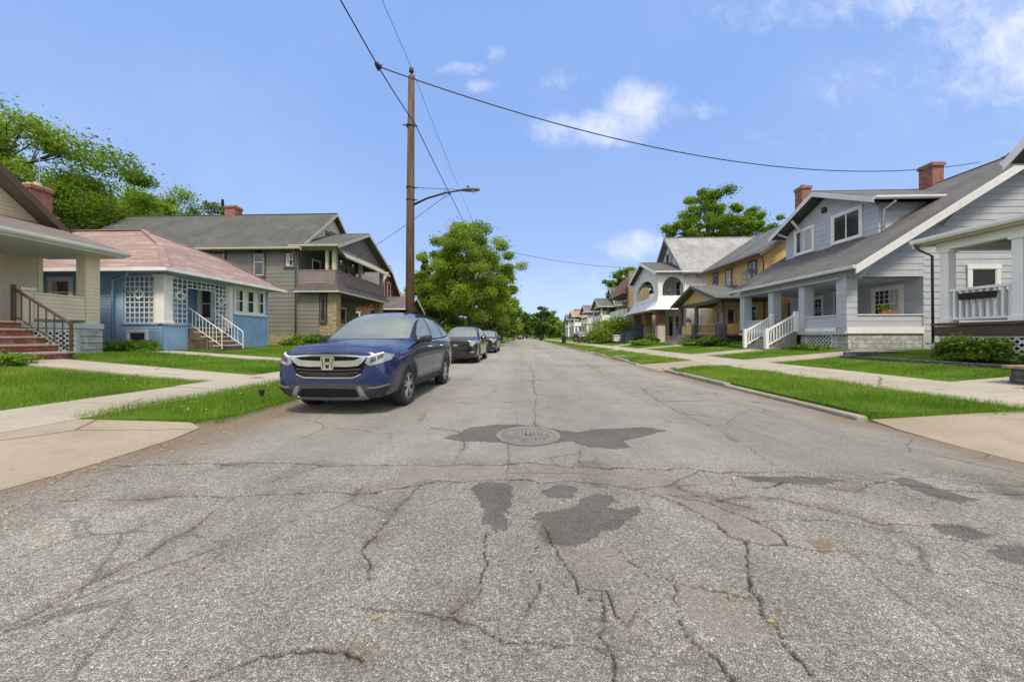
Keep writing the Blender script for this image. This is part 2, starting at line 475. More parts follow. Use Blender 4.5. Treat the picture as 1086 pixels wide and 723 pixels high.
# shared materials
M = {}
M['white'] = m_paint('white_paint', (0.74, 0.74, 0.73), 0.5, 0.08, grime_amt=0.12)
M['offwhite'] = m_paint('weathered_white_paint', (0.62, 0.62, 0.60), 0.6, 0.15, grime_amt=0.3)
M['black'] = m_plain('black_plastic', (0.012, 0.012, 0.013), 0.55)
M['pane'] = m_glass('window_pane')
M['curtain'] = m_paint('pale_curtain', (0.42, 0.42, 0.40), 0.85, 0.2, scale=5)
M['wood'] = m_paint('weathered_wood', (0.13, 0.105, 0.08), 0.85, 0.35, scale=4)
M['treads'] = m_paint('worn_wood_treads', (0.26, 0.24, 0.22), 0.85, 0.3, scale=4)
M['concrete'] = m_concrete('concrete', (0.365, 0.335, 0.28), (0.26, 0.235, 0.19))
M['dark_metal'] = m_plain('dark_metal', (0.05, 0.04, 0.035), 0.45, 0.5)
M['grey_metal'] = m_plain('grey_metal', (0.30, 0.31, 0.32), 0.4, 0.8)
M['brick'] = m_brick('red_brick', (0.32, 0.12, 0.075), (0.24, 0.085, 0.055), (0.34, 0.30, 0.26))
M['soil'] = m_soil()
M['road'] = m_road()
M['interior'] = m_plain('dark_opening', (0.02, 0.02, 0.022), 0.9)  # near-black colour stands in for the shade inside openings
# ================================================================== ground, road, pavements
rng = np.random.default_rng(7)
def vnoise(x, y, freq, seed, octs=4, gain=0.55):
    """fractal value noise in [-1, 1]"""
    out = np.zeros(np.shape(x)); amp = 1.0; tot = 0
    for o in range(octs):
        r = np.random.default_rng(seed * 31 + o); tab = r.random((256, 256)) * 2 - 1
        fx, fy = np.asarray(x) * freq + o * 17.3 + 1000, np.asarray(y) * freq + o * 9.1 + 1000
        ix, iy = np.floor(fx).astype(int), np.floor(fy).astype(int)
        tx, ty = fx - ix, fy - iy
        tx = tx * tx * (3 - 2 * tx); ty = ty * ty * (3 - 2 * ty)
        a = tab[ix % 256, iy % 256]; b = tab[(ix + 1) % 256, iy % 256]; c = tab[ix % 256, (iy + 1) % 256]; d = tab[(ix + 1) % 256, (iy + 1) % 256]
        out += amp * ((a * (1 - tx) + b * tx) * (1 - ty) + (c * (1 - tx) + d * tx) * ty)
        tot += amp; amp *= gain; freq *= 2
    return out / tot

KL, KR = -4.06, 4.75                       # kerb lines
SL0, SL1, SR0, SR1 = -5.45, -6.65, 6.95, 8.9  # sidewalks
PROF = [(-900, 1.6), (-60, 0.95), (-20, 0.78), (-13, 0.66), (-6.65, 0.25), (-5.45, 0.19), (-4.06, 0.0), (4.75, 0.0), (6.95, 0.19), (8.9, 0.25), (13.3, 0.66), (20, 0.78), (60, 0.95), (900, 1.6)]
PX = [p[0] for p in PROF]; PZ = [p[1] for p in PROF]
def zt(x): return float(np.interp(x, PX, PZ))
GX = [-1500, -900, -60, -20, -13, -6.65, -5.45, -4.06, 4.75, 6.95, 8.9, 13.3, 20, 60, 900, 1500]
def build_ground():
    ys = [-400, -30, 0, 30, 80, 200, 500, 1800]
    mb = MB()
    for x0, x1 in zip(GX, GX[1:]):
        for y0, y1 in zip(ys, ys[1:]):
            mb.poly(*[(x, y, zt(x) - 0.03) for x, y in ((x0, y0), (x1, y0), (x1, y1), (x0, y1))])
    structure(mb.build('ground', M['soil'], merge=True))
build_ground()

def slab(name, poly, mat, off=0.004, zf=zt, depth=0.09, ycuts=()):
    """sheet (or slab with sides) over a plan outline, following the ground's profile"""
    bm = bmesh.new()
    bm.faces.new([bm.verts.new((x, y, 0)) for x, y in poly])
    for k in PX[1:-1]:
        bmesh.ops.bisect_plane(bm, geom=bm.verts[:] + bm.edges[:] + bm.faces[:], plane_co=(k, 0, 0), plane_no=(1, 0, 0))
    for k in ycuts:
        bmesh.ops.bisect_plane(bm, geom=bm.verts[:] + bm.edges[:] + bm.faces[:], plane_co=(0, k, 0), plane_no=(0, 1, 0))
    for v in bm.verts: v.co.z = zf(v.co.x) + off
    bmesh.ops.recalc_face_normals(bm, faces=bm.faces)
    if bm.faces[0].normal.z < 0: bmesh.ops.reverse_faces(bm, faces=bm.faces)
    if depth:
        r = bmesh.ops.extrude_edge_only(bm, edges=[e for e in bm.edges if e.is_boundary])
        for v in r['geom']:
            if isinstance(v, bmesh.types.BMVert): v.co.z -= depth
    me = bpy.data.meshes.new(name); bm.to_mesh(me); bm.free()
    me.materials.append(mat); add_uv(me, (0, 0, 0))
    o = bpy.data.objects.new(name, me); COL.objects.link(o)
    return structure(o)

# --- the road: one finely gridded block near the viewer with real cracks and repairs, plain beyond
CRACKS = [  # width, outline in metres
 (.055, [(-4.0, 3.03), (-3.69, 3.06), (-3.13, 3.11), (-2.41, 3.17), (-1.74, 3.14), (-1.03, 3.17), (-.74, 3.18), (-.45, 3.22), (-.23, 3.2), (.04, 3.29), (.42, 3.18), (.75, 3.16), (.99, 3.17), (1.24, 3.13), (1.5, 3.17), (1.71, 3.07), (2.31, 3.14), (2.74, 3.01), (3.38, 2.8), (4.7, 2.7)]),
 (.040, [(-3.4, 2.38), (-3.02, 2.41), (-2.64, 2.48), (-2.21, 2.46), (-1.93, 2.53), (-1.65, 2.57), (-1.25, 2.61), (-.89, 2.74), (-.73, 2.84), (-.48, 2.83), (-.23, 2.87), (.01, 2.9), (.12, 2.82), (.38, 2.86), (.67, 2.82), (.88, 2.75), (1.13, 2.81), (1.53, 3.1)]),
 (.018, [(.2, 14), (.27, 11), (.18, 8.5), (.24, 6.91), (.16, 5.67), (.14, 4.66)]),
 (.018, [(-.72, 3.93), (-.66, 3.74), (-.68, 3.45), (-.66, 3.19)]),
 (.016, [(-1.7, 5.21), (-1.57, 5.31), (-1.48, 4.63), (-1.06, 4.42), (-.8, 4.3)]),
 (.018, [(.62, 3.79), (.54, 3.38), (.55, 3.15)]),
 (.02, [(1.24, 2.92), (1.22, 2.77), (1.31, 2.64), (1.6, 2.5)]),
 (.035, [(.91, 2.68), (1.11, 2.51), (1.21, 2.27), (1.22, 2.09), (1.39, 2.03), (1.5, 2.04), (1.54, 2.13), (1.48, 2.34), (1.34, 2.52), (1.1, 2.62)]),
 (.030, [(1.29, 2.05), (1.2, 1.9), (1.18, 1.79), (1.07, 1.66), (1.08, 1.61), (1.03, 1.53), (1.07, 1.46), (1.03, 1.37), (1.02, 1.28), (1.03, 1.1)]),
 (.034, [(.73, 1.75), (.73, 1.69), (.68, 1.56), (.66, 1.46), (.65, 1.4), (.69, 1.34), (.73, 1.29), (.71, 1.1)]),
 (.034, [(.1, 2.2), (.17, 1.98), (.22, 1.76), (.25, 1.6), (.29, 1.63), (.4, 1.61), (.39, 1.5), (.43, 1.45), (.53, 1.56), (.56, 1.59)]),
 (.036, [(.38, 1.62), (.35, 1.52), (.3, 1.38), (.31, 1.32), (.32, 1.27), (.28, 1.1)]),
 (.02, [(.01, 1.31), (.17, 1.32), (.25, 1.31), (.31, 1.3)]),
 (.03, [(1.61, 2.83), (1.92, 2.8), (2.13, 2.9), (2.36, 2.82), (2.61, 2.79), (3.04, 2.98)]),
 (.022, [(1.34, 2.52), (1.6, 2.66), (1.88, 2.61), (2.07, 2.48), (2.27, 2.31), (2.57, 2.27), (2.88, 2.25)]),
 (.02, [(1.5, 2.3), (1.72, 2.34), (1.97, 2.33), (2.16, 2.25), (2.6, 2.1)]),
 (.018, [(1.5, 2.03), (1.87, 1.95), (2.01, 1.89), (2.11, 1.82), (2.5, 1.7)]),
 (.02, [(-2.13, 1.1), (-2.11, 1.38), (-2.11, 1.68), (-2.1, 2.09), (-2.16, 2.41), (-2.13, 2.69), (-1.9, 3.12)]),
 (.018, [(-.78, 1.66), (-.92, 1.89), (-.9, 2.14), (-.89, 2.46), (-.85, 2.74)]),
 (.022, [(-.73, 1.48), (-.53, 1.48), (-.31, 1.46), (-.2, 1.41), (-.1, 1.36), (.01, 1.35), (.15, 1.32)]),
 (.022, [(-.32, 1.46), (-.23, 1.62), (-.22, 1.83), (-.24, 2.11)]),
 (.026, [(-1.3, 1.1), (-1.16, 1.15), (-1.03, 1.21), (-.95, 1.25), (-.82, 1.28), (-.71, 1.29), (-.6, 1.25)]),
 (.016, [(-4.0, 6.1), (-2.4, 6.3), (-.9, 6.15), (.2, 6.4), (1.7, 6.2), (3.2, 6.5), (4.7, 6.4)]),
 (.02, [(-2.0, 9.6), (-.6, 9.4), (.3, 9.5), (2.0, 9.2), (4.7, 9.5)]),
 (.016, [(2.6, 14), (2.5, 11), (2.7, 8), (2.45, 6.3), (2.5, 4.5), (2.31, 3.14)]),
 (.016, [(.08, 2.0), (.02, 1.8), (.06, 1.62), (.0, 1.45)]),
 (.02, [(.5, 2.0), (.56, 1.85), (.63, 1.76), (.73, 1.72), (.9, 1.66), (1.05, 1.62)]),
]
PATCHES = [
 [(-.99, 3.97), (-.8, 4.27), (-.75, 4.49), (-.37, 4.64), (.06, 4.63), (.46, 4.44), (.64, 4.32), (.94, 4.49), (1.57, 4.58), (1.84, 4.44), (1.51, 4.22), (1.12, 3.95), (1.14, 3.76), (.99, 3.69), (.72, 3.7), (.52, 3.92), (.13, 3.79), (-.25, 3.85), (-.45, 3.86), (-.74, 3.94)],
 [(-.44, 2.71), (-.35, 2.81), (-.17, 2.8), (-.09, 2.72), (-.09, 2.39), (-.13, 2.28), (-.09, 2.19), (-.11, 2.1), (-.17, 2.1), (-.23, 2.17), (-.3, 2.21), (-.3, 2.34), (-.36, 2.49)],
 [(.01, 2.26), (.06, 2.32), (.24, 2.37), (.35, 2.44), (.42, 2.56), (.53, 2.63), (.63, 2.59), (.64, 2.53), (.56, 2.43), (.67, 2.42), (.8, 2.48), (.81, 2.42), (.67, 2.25), (.58, 2.15), (.44, 2.12), (.4, 2.04), (.33, 2.0), (.22, 1.99), (.15, 2.0), (.09, 2.14), (.08, 2.21)],
 [(.13, 2.64), (.24, 2.76), (.35, 2.78), (.42, 2.72), (.35, 2.58), (.24, 2.51), (.16, 2.55)],
 [(3.05, 3.02), (3.25, 3.03), (3.23, 2.85), (3.31, 2.66), (3.12, 2.59), (3.02, 2.73)],
 [(2.63, 2.32), (2.8, 2.3), (2.8, 2.15), (2.65, 2.11), (2.53, 2.19)],
 [(2.57, 2.01), (2.75, 2.07), (2.95, 2.02), (2.85, 1.88), (2.6, 1.86), (2.54, 1.93)],
 [(1.8, 2.98), (2.3, 3.02), (2.7, 2.96), (2.4, 2.86), (1.9, 2.88)],
]
PALE = [
 [(.9, 3.1), (1.2, 3.1), (1.36, 2.76), (1.5, 2.35), (1.53, 2.1), (1.4, 2.04), (1.22, 2.15), (1.2, 2.4), (1.05, 2.62), (.9, 2.75)],
 [(.72, 1.7), (.95, 1.62), (1.0, 1.5), (.95, 1.38), (.78, 1.36), (.68, 1.5)],
 [(-1.0, 3.13), (-.3, 3.18), (.0, 3.0), (-.4, 2.87), (-.75, 2.86), (-1.0, 2.8)],
 [(.05, 3.24), (.9, 3.13), (.95, 2.95), (.85, 2.8), (.4, 2.88), (.1, 2.95)],
 [(.02, 2.62), (.12, 2.85), (-.04, 2.78)], [(.2, 1.95), (.5, 1.98), (.55, 1.8), (.4, 1.64), (.26, 1.66)],
 [(.33, 2.46), (.6, 2.68), (.5, 2.8), (.42, 2.6)], [(.42, 1.6), (.52, 1.58), (.48, 1.4), (.36, 1.3)],
]
def seg_dist(px, py, pl):
    d = np.full(px.shape, 9.0)
    for (x0, y0), (x1, y1) in zip(pl, pl[1:]):
        vx, vy = x1 - x0, y1 - y0; L = vx * vx + vy * vy
        t = np.clip(((px - x0) * vx + (py - y0) * vy) / L, 0, 1)
        np.minimum(d, np.hypot(px - x0 - t * vx, py - y0 - t * vy), out=d)
    return d
def in_poly(px, py, poly):
    ins = np.zeros(px.shape, bool); n = len(poly)
    for i in range(n):
        (x0, y0), (x1, y1) = poly[i], poly[i - 1]
        if y0 == y1: continue
        c = ((y0 > py) != (y1 > py)) & (px < (x1 - x0) * (py - y0) / (y1 - y0) + x0)
        ins ^= c
    return ins
def sstep(a, b, x):
    t = np.clip((x - a) / (b - a), 0, 1); return t * t * (3 - 2 * t)

def edge_dirt(x, y):
    e = np.minimum(x - KL, KR - x)
    n = vnoise(x, y, 1.1, 5, 5)
    return sstep(0.75, 0.0, e + n * 0.55) * 0.85 * sstep(-0.5, 0.3, vnoise(x, y, 0.5, 8, 3) + 0.35)

def build_road():
    ys = [0.45]
    while ys[-1] < 14: ys.append(ys[-1] + max(0.0075, 0.0048 * ys[-1]))
    ys[-1] = 14.0
    # columns: fine in the middle, coarser outwards
    xs = np.concatenate([np.linspace(KL - .34, -2.4, 140, endpoint=False), np.linspace(-2.4, 2.9, 530, endpoint=False), np.linspace(2.9, KR + .12, 155)])
    X, Y = np.meshgrid(xs, np.array(ys))
    fade = sstep(14, 10, Y)
    jx = X + 0.030 * vnoise(X, Y, 5, 1, 5, 0.65) * 1.6; jy = Y + 0.030 * vnoise(X, Y, 5, 2, 5, 0.65) * 1.6
    crack = np.zeros(X.shape); deep = np.zeros(X.shape)
    wn = 0.5 + 0.8 * (vnoise(X, Y, 2.6, 3, 3) + 0.35)
    for w, pl in CRACKS:
        ws = w * np.clip(wn, 0.12, 1.4) * (0.40 + 0.06 * Y)
        d = seg_dist(jx, jy, pl)
        crack = np.maximum(crack, 1 - sstep(ws * 0.22, ws * 0.62, d))
        deep = np.maximum(deep, 1 - sstep(0, w * 5.0, d))
    patch = np.zeros(X.shape)
    qx = X + 0.075 * vnoise(X, Y, 4, 31, 6, 0.72); qy = Y + 0.075 * vnoise(X, Y, 4, 32, 6, 0.72)
    for p in PATCHES:
        patch = np.maximum(patch, in_poly(qx, qy, p).astype(float))
    pale = np.zeros(X.shape)
    for p in PALE: pale = np.maximum(pale, in_poly(qx, qy, p).astype(float))
    spall = deep * sstep(0.02, 0.4, vnoise(X, Y, 3.2, 11, 4))
    Z = 0.010 * vnoise(X, Y, 0.8, 4, 4) - 0.016 * crack - 0.012 * spall + 0.004 * patch + 0.0035 * vnoise(X, Y, 26, 6, 2)
    old = sstep(3.1, 3.35, Y + 0.04 * vnoise(X, Y, 3, 12, 3))
    dirt = np.clip(edge_dirt(X, Y) + 0.4 * spall * (Y < 3.2) * 0.5, 0, 1)
    brown = in_poly(jx, jy, [(1.62, 2.1), (1.76, 2.1), (1.79, 2.01), (1.65, 1.97)])
    dirt = np.maximum(dirt, brown * 0.8)
    Z *= fade
    Z += np.clip(KL - X, 0, 1) * 0.10
    n, k = X.shape
    V = np.stack([X, Y, Z], -1).reshape(-1, 3)
    idx = np.arange(n * k).reshape(n, k)
    F = np.stack([idx[:-1, :-1], idx[:-1, 1:], idx[1:, 1:], idx[1:, :-1]], -1).reshape(-1, 4)
    at = dict(crack=np.clip(crack * 0.88 + spall * 0.28, 0, 1), patch=patch, pale=pale, old=old, dirt=dirt)
    # coarse continuation
    xs2 = np.concatenate([[KL - .34], np.linspace(KL, KR, 45), [KR + .12]])
    for yy in (np.array([-60, -20, -5, 0.0, 0.45]), np.concatenate([np.linspace(14, 60, 120), np.linspace(62, 400, 60)])):
        X2, Y2 = np.meshgrid(xs2, yy); b0 = len(V)
        V = np.vstack([V, np.stack([X2, Y2, np.clip(KL - X2, 0, 1) * 0.10], -1).reshape(-1, 3)])
        i2 = np.arange(X2.size).reshape(X2.shape) + b0
        F = np.vstack([F, np.stack([i2[:-1, :-1], i2[:-1, 1:], i2[1:, 1:], i2[1:, :-1]], -1).reshape(-1, 4)])
        z = np.zeros(X2.size)
        strip = (sstep(0.25, 0.5, vnoise(X2 * 0.35, Y2, 0.35, 21, 3)) * 0.45).ravel()
        for kk, arr in (('crack', z), ('patch', strip), ('pale', z), ('old', z + 1 if yy[0] > 5 else z), ('dirt', edge_dirt(X2, Y2).ravel())):
            at[kk] = np.concatenate([at[kk].ravel(), arr])
    o = np_mesh('road', V, F, M['road'], smooth=True, attrs={k: ('POINT', v.ravel()) for k, v in at.items()})
    structure(o)
build_road()

# --- kerbs, aprons, pavements
APR_L = [(-30, 3.9), (62, 65)]                       # driveway openings, left and right
APR_R = [(-30, 5.0), (12.1, 14.7), (25.2, 26.8), (41, 44), (60, 63)]
def spans(ap, y1=200):
    out = []
    for (a0, a1), (b0, b1) in zip(ap, ap[1:] + [(y1, y1)]): out.append((a1, b0))
    return out
M['apron'] = m_concrete('apron_concrete', (0.315, 0.27, 0.205), (0.215, 0.175, 0.125))
M['kerb'] = m_concrete('kerb_stone', (0.30, 0.275, 0.235), (0.17, 0.145, 0.115))
def kerb(side):
    mb = MB(); rnd = random.Random(3 + side)
    ap, x0, x1 = (APR_L, KL - 0.16, KL - 0.005) if side < 0 else (APR_R, KR + 0.005, KR + 0.17)
    for a, b in spans(ap):
        y = a + (0.08 if side > 0 else 2.2)
        while y < min(b, 120) - 0.25:
            L = min(rnd.uniform(1.4, 2.6), b - 0.25 - y)
            dz = rnd.uniform(-0.035, 0.012); dx = rnd.uniform(-0.015, 0.01) * side
            mb.box(x0 + dx, x1 + dx, y, y + L - 0.012, -0.05, (0.095 if side > 0 else 0.06) + dz)
            y += L
    structure(mb.build('kerb', M['kerb'], bevel=0.03))
kerb(-1); kerb(1)

apl = slab('driveway_apron', [(-5.45, -30), (-4.06, -30), (-4.04, 1.5), (-4.09, 2.3), (-4.05, 3.0), (-4.10, 3.8), (-4.2, 4.25), (-4.45, 4.38), (-4.9, 4.2), (-5.45, 3.95)], M['apron'], off=0.006)
slab('driveway_apron', [(4.72, -30), (6.95, -30), (6.95, 5.0), (4.93, 5.06), (4.80, 4.6), (4.74, 4.0), (4.7, 2.0)], M['apron'], off=0.006)
slab('driveway_apron', [(4.75, 12.3), (5.4, 12.2), (6.95, 12.1), (6.95, 14.7), (5.3, 14.7), (4.75, 14.9)], M['apron'], off=0.006)
slab('driveway_apron', [(4.75, 25.3), (6.95, 25.2), (6.95, 26.8), (4.75, 26.9)], M['apron'], off=0.006)
slab('driveway_apron', [(4.75, 41), (6.95, 41), (6.95, 44), (4.75, 44)], M['apron'], off=0.006)
slab('driveway', [(-30, -2.5), (-6.66, -2.5), (-6.66, 3.6), (-30, 3.6)], M['concrete'], off=0.006)
slab('driveway', [(8.91, -3), (30, -3), (30, 4.6), (8.91, 4.6)], M['concrete'], off=0.006)

def sidewalk(x0, x1, side):
    mb = MB(); rnd = random.Random(11 + side); y = -12.0
    while y < 130:
        L = 1.52; a, b = rnd.uniform(-.006, .006), rnd.uniform(-.006, .006)
        z = lambda x: zt(x) + 0.012
        mb.box(x0, x1, y, y + L - 0.03, -0.05, 0)   # heights set below
        for k in range(8):
            vx, vy, vz = mb.v[-8 + k]
            mb.v[-8 + k] = (vx, vy, (z(vx) + (a if vy > y + 0.1 else b)) if k > 3 else z(vx) - 0.12)
        y += L
    structure(mb.build('sidewalk', M['concrete'], bevel=0.006))
sidewalk(SL1, SL0, -1); sidewalk(SR0, SR1, 1)

for p in ([(-6.66, 7.0), (-6.66, 8.1), (-12.3, 8.55), (-12.3, 7.5)], [(-6.66, 11.5), (-6.66, 12.35), (-20, 12.3), (-20, 11.6)],
          [(-6.66, 25.0), (-6.66, 26.2), (-11, 26.2), (-11, 25.0)],
          [(8.91, 12.9), (14, 13.0), (14, 14.1), (8.91, 14.3)], [(8.91, 17.4), (12.2, 17.5), (12.2, 18.9), (8.91, 18.7)],
          [(8.91, 6.6), (12, 6.6), (12, 7.5), (8.91, 7.5)], [(8.91, 26.4), (12.2, 26.3), (12.2, 27.7), (8.91, 27.5)], [(8.91, 33.8), (12.2, 36), (12.2, 37), (8.91, 35.2)]):
    slab('front_path', p, M['concrete'], off=0.008)
for y0, y1 in spans(APR_R)[1:3]:
    slab('kerb_walk', [(4.95, y0 + 4), (6.94, y0 + 4), (6.94, y0 + 5), (4.95, y0 + 5)], M['concrete'], off=0.115, zf=lambda x: zt(x) * 0.45)

# raised tree lawns between kerb and pavement
def ztl(x):
    if x > 0: return float(np.interp(x, [4.75, 5.4, 6.95], [0.085, 0.15, 0.195]))
    return float(np.interp(-x, [4.06, 4.8, 5.45], [0.02, 0.145, 0.195]))
TL = []
for side, ap in ((-1, APR_L), (1, APR_R)):
    for a, b in spans(ap):
        b = min(b, 130)
        if side < 0: poly = [(-4.28, a + 1.1), (-4.36, a + 0.7), (-4.6, a + 0.46), (-4.9, a + .32), (-5.44, a + .05), (-5.44, b), (-4.24, b - 0.3)]
        else: poly = [(4.93, a + 0.25), (5.2, a + 0.04), (6.6, a - 0.02), (6.94, a - 0.06), (6.94, b), (5.6, b - 0.05), (4.93, b - 0.6)]
        slab('tree_lawn', poly, M['soil'], off=0.0, zf=ztl, depth=0.25, ycuts=())
        TL.append(poly)

# ------------------------------------------------------------------ grass blades
def m_grass():
    m, g, b = new_mat('grass_blade')
    at = g.new('ShaderNodeAttribute', attribute_name='tint').outputs['Fac']; o = objn(g)
    col = g.ramp(at, [(0.0, (0.045, 0.125, 0.008)), (0.45, (0.105, 0.235, 0.014)), (0.8, (0.20, 0.34, 0.026)), (1.0, (0.34, 0.37, 0.07))])
    col = g.mix(g.math('MULTIPLY', g.maprange(g.noise(o, 0.8, 5, 0.65), 0.5, 0.72), 0.55), col, (0.23, 0.27, 0.05))
    g.set(b, 'Base Color', col); g.set(b, 'Roughness', 0.6); g.set(b, 'Specular IOR Level', 0.25)
    tr = g.new('ShaderNodeBsdfTranslucent', {'Color': g.mix(0.4, col, (0.26, 0.36, 0.02))})
    mx = g.new('ShaderNodeMixShader', {0: 0.33, 1: b.outputs[0], 2: tr.outputs[0]})
    g.l.new(mx.outputs[0], m.node_tree.nodes['Material Output'].inputs[0])
    return m
M['grass'] = m_grass()
PATHS_L = [(7.0, 8.6), (11.45, 12.4)]
PATHS_R = [(12.85, 14.35), (17.35, 18.95), (6.55, 7.55), (26.2, 27.8), (33.5, 37)]
def grass():
    P, H, W = [], [], []
    def scatter(x0, x1, y0, y1, zf, dens, h, w, keep=None):
        n = int((x1 - x0) * (y1 - y0) * dens)
        if n <= 0: return
        x = rng.uniform(x0, x1, n); y = rng.uniform(y0, y1, n)
        pn = vnoise(x, y, 1.3, 40, 4)
        k = rng.random(n) < np.clip(0.85 + pn * 0.9, 0.25, 1)
        if keep is not None: k &= keep(x, y)
        x, y, pn = x[k], y[k], pn[k]
        P.append(np.stack([x, y, zf(x)], 1)); H.append(h * rng.uniform(0.4, 1.35, len(x)) * (1 + pn * 1.0)); W.append(np.full(len(x), w))
    zl = lambda x: np.interp(x, PX, PZ) - 0.03
    ztv = lambda x: np.where(x > 0, np.interp(x, [4.75, 5.4, 6.95], [.085, .15, .195]), np.interp(-x, [4.06, 4.8, 5.45], [.02, .145, .195])) - 0.005
    bands = [(-2, 7, 3000, 1.0, 0.0042), (7, 11, 1900, 1.0, 0.006), (11, 17, 900, 1.05, 0.010), (17, 27, 330, 1.1, 0.017), (27, 48, 110, 1.2, 0.032), (48, 90, 30, 1.3, 0.06)]
    for y0, y1, d, hk, w in bands:
        for poly in TL:
            ya, yb = min(p[1] for p in poly), max(p[1] for p in poly)
            a, b = max(y0, ya - 0.1), min(y1, yb + 0.05)
            if b <= a: continue
            if poly[0][0] < 0: scatter(-5.58, -4.12, a, b, ztv, d * 1.25, 0.085 * hk, w, lambda x, y, ya=ya: y + 0.09 * vnoise(x, y, 3, 9, 3) > ya + 0.42 * np.clip((x + 5.45) / .8, 0, 1))
            else: scatter(4.88, 7.05, a, b, ztv, d * 1.1, 0.062 * hk, w, lambda x, y, yb=yb: y < yb - 0.35 * np.clip(5.6 - x, 0, 1))
        def kl(x, y):
            k = np.ones(len(x), bool); j = 0.05 * vnoise(x, y, 4, 3, 2)
            for p in PATHS_L: k &= ~((y + j > p[0]) & (y + j < p[1]))
            k &= ~((x < -11.9) & (y > 7.2) & (y < 8.9)) & ~((x < -11.8) & (y > 13.3) & (y < 15))
            return k
        def kr(x, y):
            k = np.ones(len(x), bool); j = 0.05 * vnoise(x, y, 4, 3, 2)
            for p in PATHS_R: k &= ~((y + j > p[0]) & (y + j < p[1]))
            return k
        scatter(-13.6, -6.58, max(y0, 3.7), y1, zl, d, 0.075 * hk, w, kl)
        scatter(8.84, 13.4, max(y0, 4.7), y1, zl, d * 1.05, 0.055 * hk, w, kr)
    P = np.vstack(P); H = np.concatenate(H); W = np.concatenate(W); n = len(P)
    ang = rng.uniform(0, 2 * np.pi, n); lean = rng.uniform(0.1, 0.75, n)
    dirx, diry = np.cos(ang), np.sin(ang); a2 = rng.uniform(0, 2 * np.pi, n)
    side = np.stack([np.cos(a2), np.sin(a2), np.zeros(n)], 1) * (W / 2)[:, None]
    tip = P + np.stack([dirx * lean * H, diry * lean * H, H], 1)
    V = np.empty((n, 3, 3)); V[:, 0] = P - side; V[:, 1] = P + side; V[:, 2] = tip
    F = np.arange(n * 3).reshape(n, 3)
    tint = np.clip(rng.normal(0.45, 0.28, n) + 0.6 * vnoise(P[:, 0], P[:, 1], 0.6, 44, 4), 0, 1)
    o = np_mesh('grass', V.reshape(-1, 3), F, M['grass'], attrs={'tint': ('FACE', tint)})
    o['kind'] = 'stuff'
    print('grass blades', n)
grass()
# ================================================================== houses: helpers
def fpt(face, plane, a, d, z):
    if face == '+X': return (plane + d, a, z)
    if face == '-X': return (plane - d, a, z)
    if face == '-Y': return (a, plane - d, z)
    return (a, plane + d, z)
def fbox(mb, face, plane, a0, a1, z0, z1, d0, d1):
    p, q = fpt(face, plane, a0, d0, z0), fpt(face, plane, a1, d1, z1)
    return mb.box(p[0], q[0], p[1], q[1], p[2], q[2])
def rect(a0, a1, z0, z1): return [(a0, z0), (a1, z0), (a1, z1), (a0, z1)]
def span_at(poly, z):
    xs = []
    for (a0, z0), (a1, z1) in zip(poly, poly[1:] + poly[:1]):
        if (z0 - z) * (z1 - z) <= 0 and z0 != z1: xs.append(a0 + (a1 - a0) * (z - z0) / (z1 - z0))
    return (min(xs), max(xs)) if xs else None
def clap(mb, face, plane, poly, pitch=0.11, proud=0.016):
    """lapped boards over a convex outline: each board leans out at its foot"""
    z0, z1 = min(p[1] for p in poly), max(p[1] for p in poly); z = z0
    while z < z1 - 1e-3:
        zb = min(z + pitch, z1)
        s0, s1 = span_at(poly, z + 1e-4), span_at(poly, zb - 1e-4)
        if s0 and s1:
            mb.poly(fpt(face, plane, s0[0], proud, z), fpt(face, plane, s0[1], proud, z), fpt(face, plane, s1[1], 0.002, zb), fpt(face, plane, s1[0], 0.002, zb))
            mb.poly(fpt(face, plane, s0[0], 0.001, z), fpt(face, plane, s0[1], 0.001, z), fpt(face, plane, s0[1], proud, z), fpt(face, plane, s0[0], proud, z))
            mb.poly(fpt(face, plane, s0[0], 0, z), fpt(face, plane, s0[0], proud, z), fpt(face, plane, s1[0], 0.002, zb))
            mb.poly(fpt(face, plane, s0[1], 0, z), fpt(face, plane, s0[1], proud, z), fpt(face, plane, s1[1], 0.002, zb))
        z = zb
WR = random.Random(12)
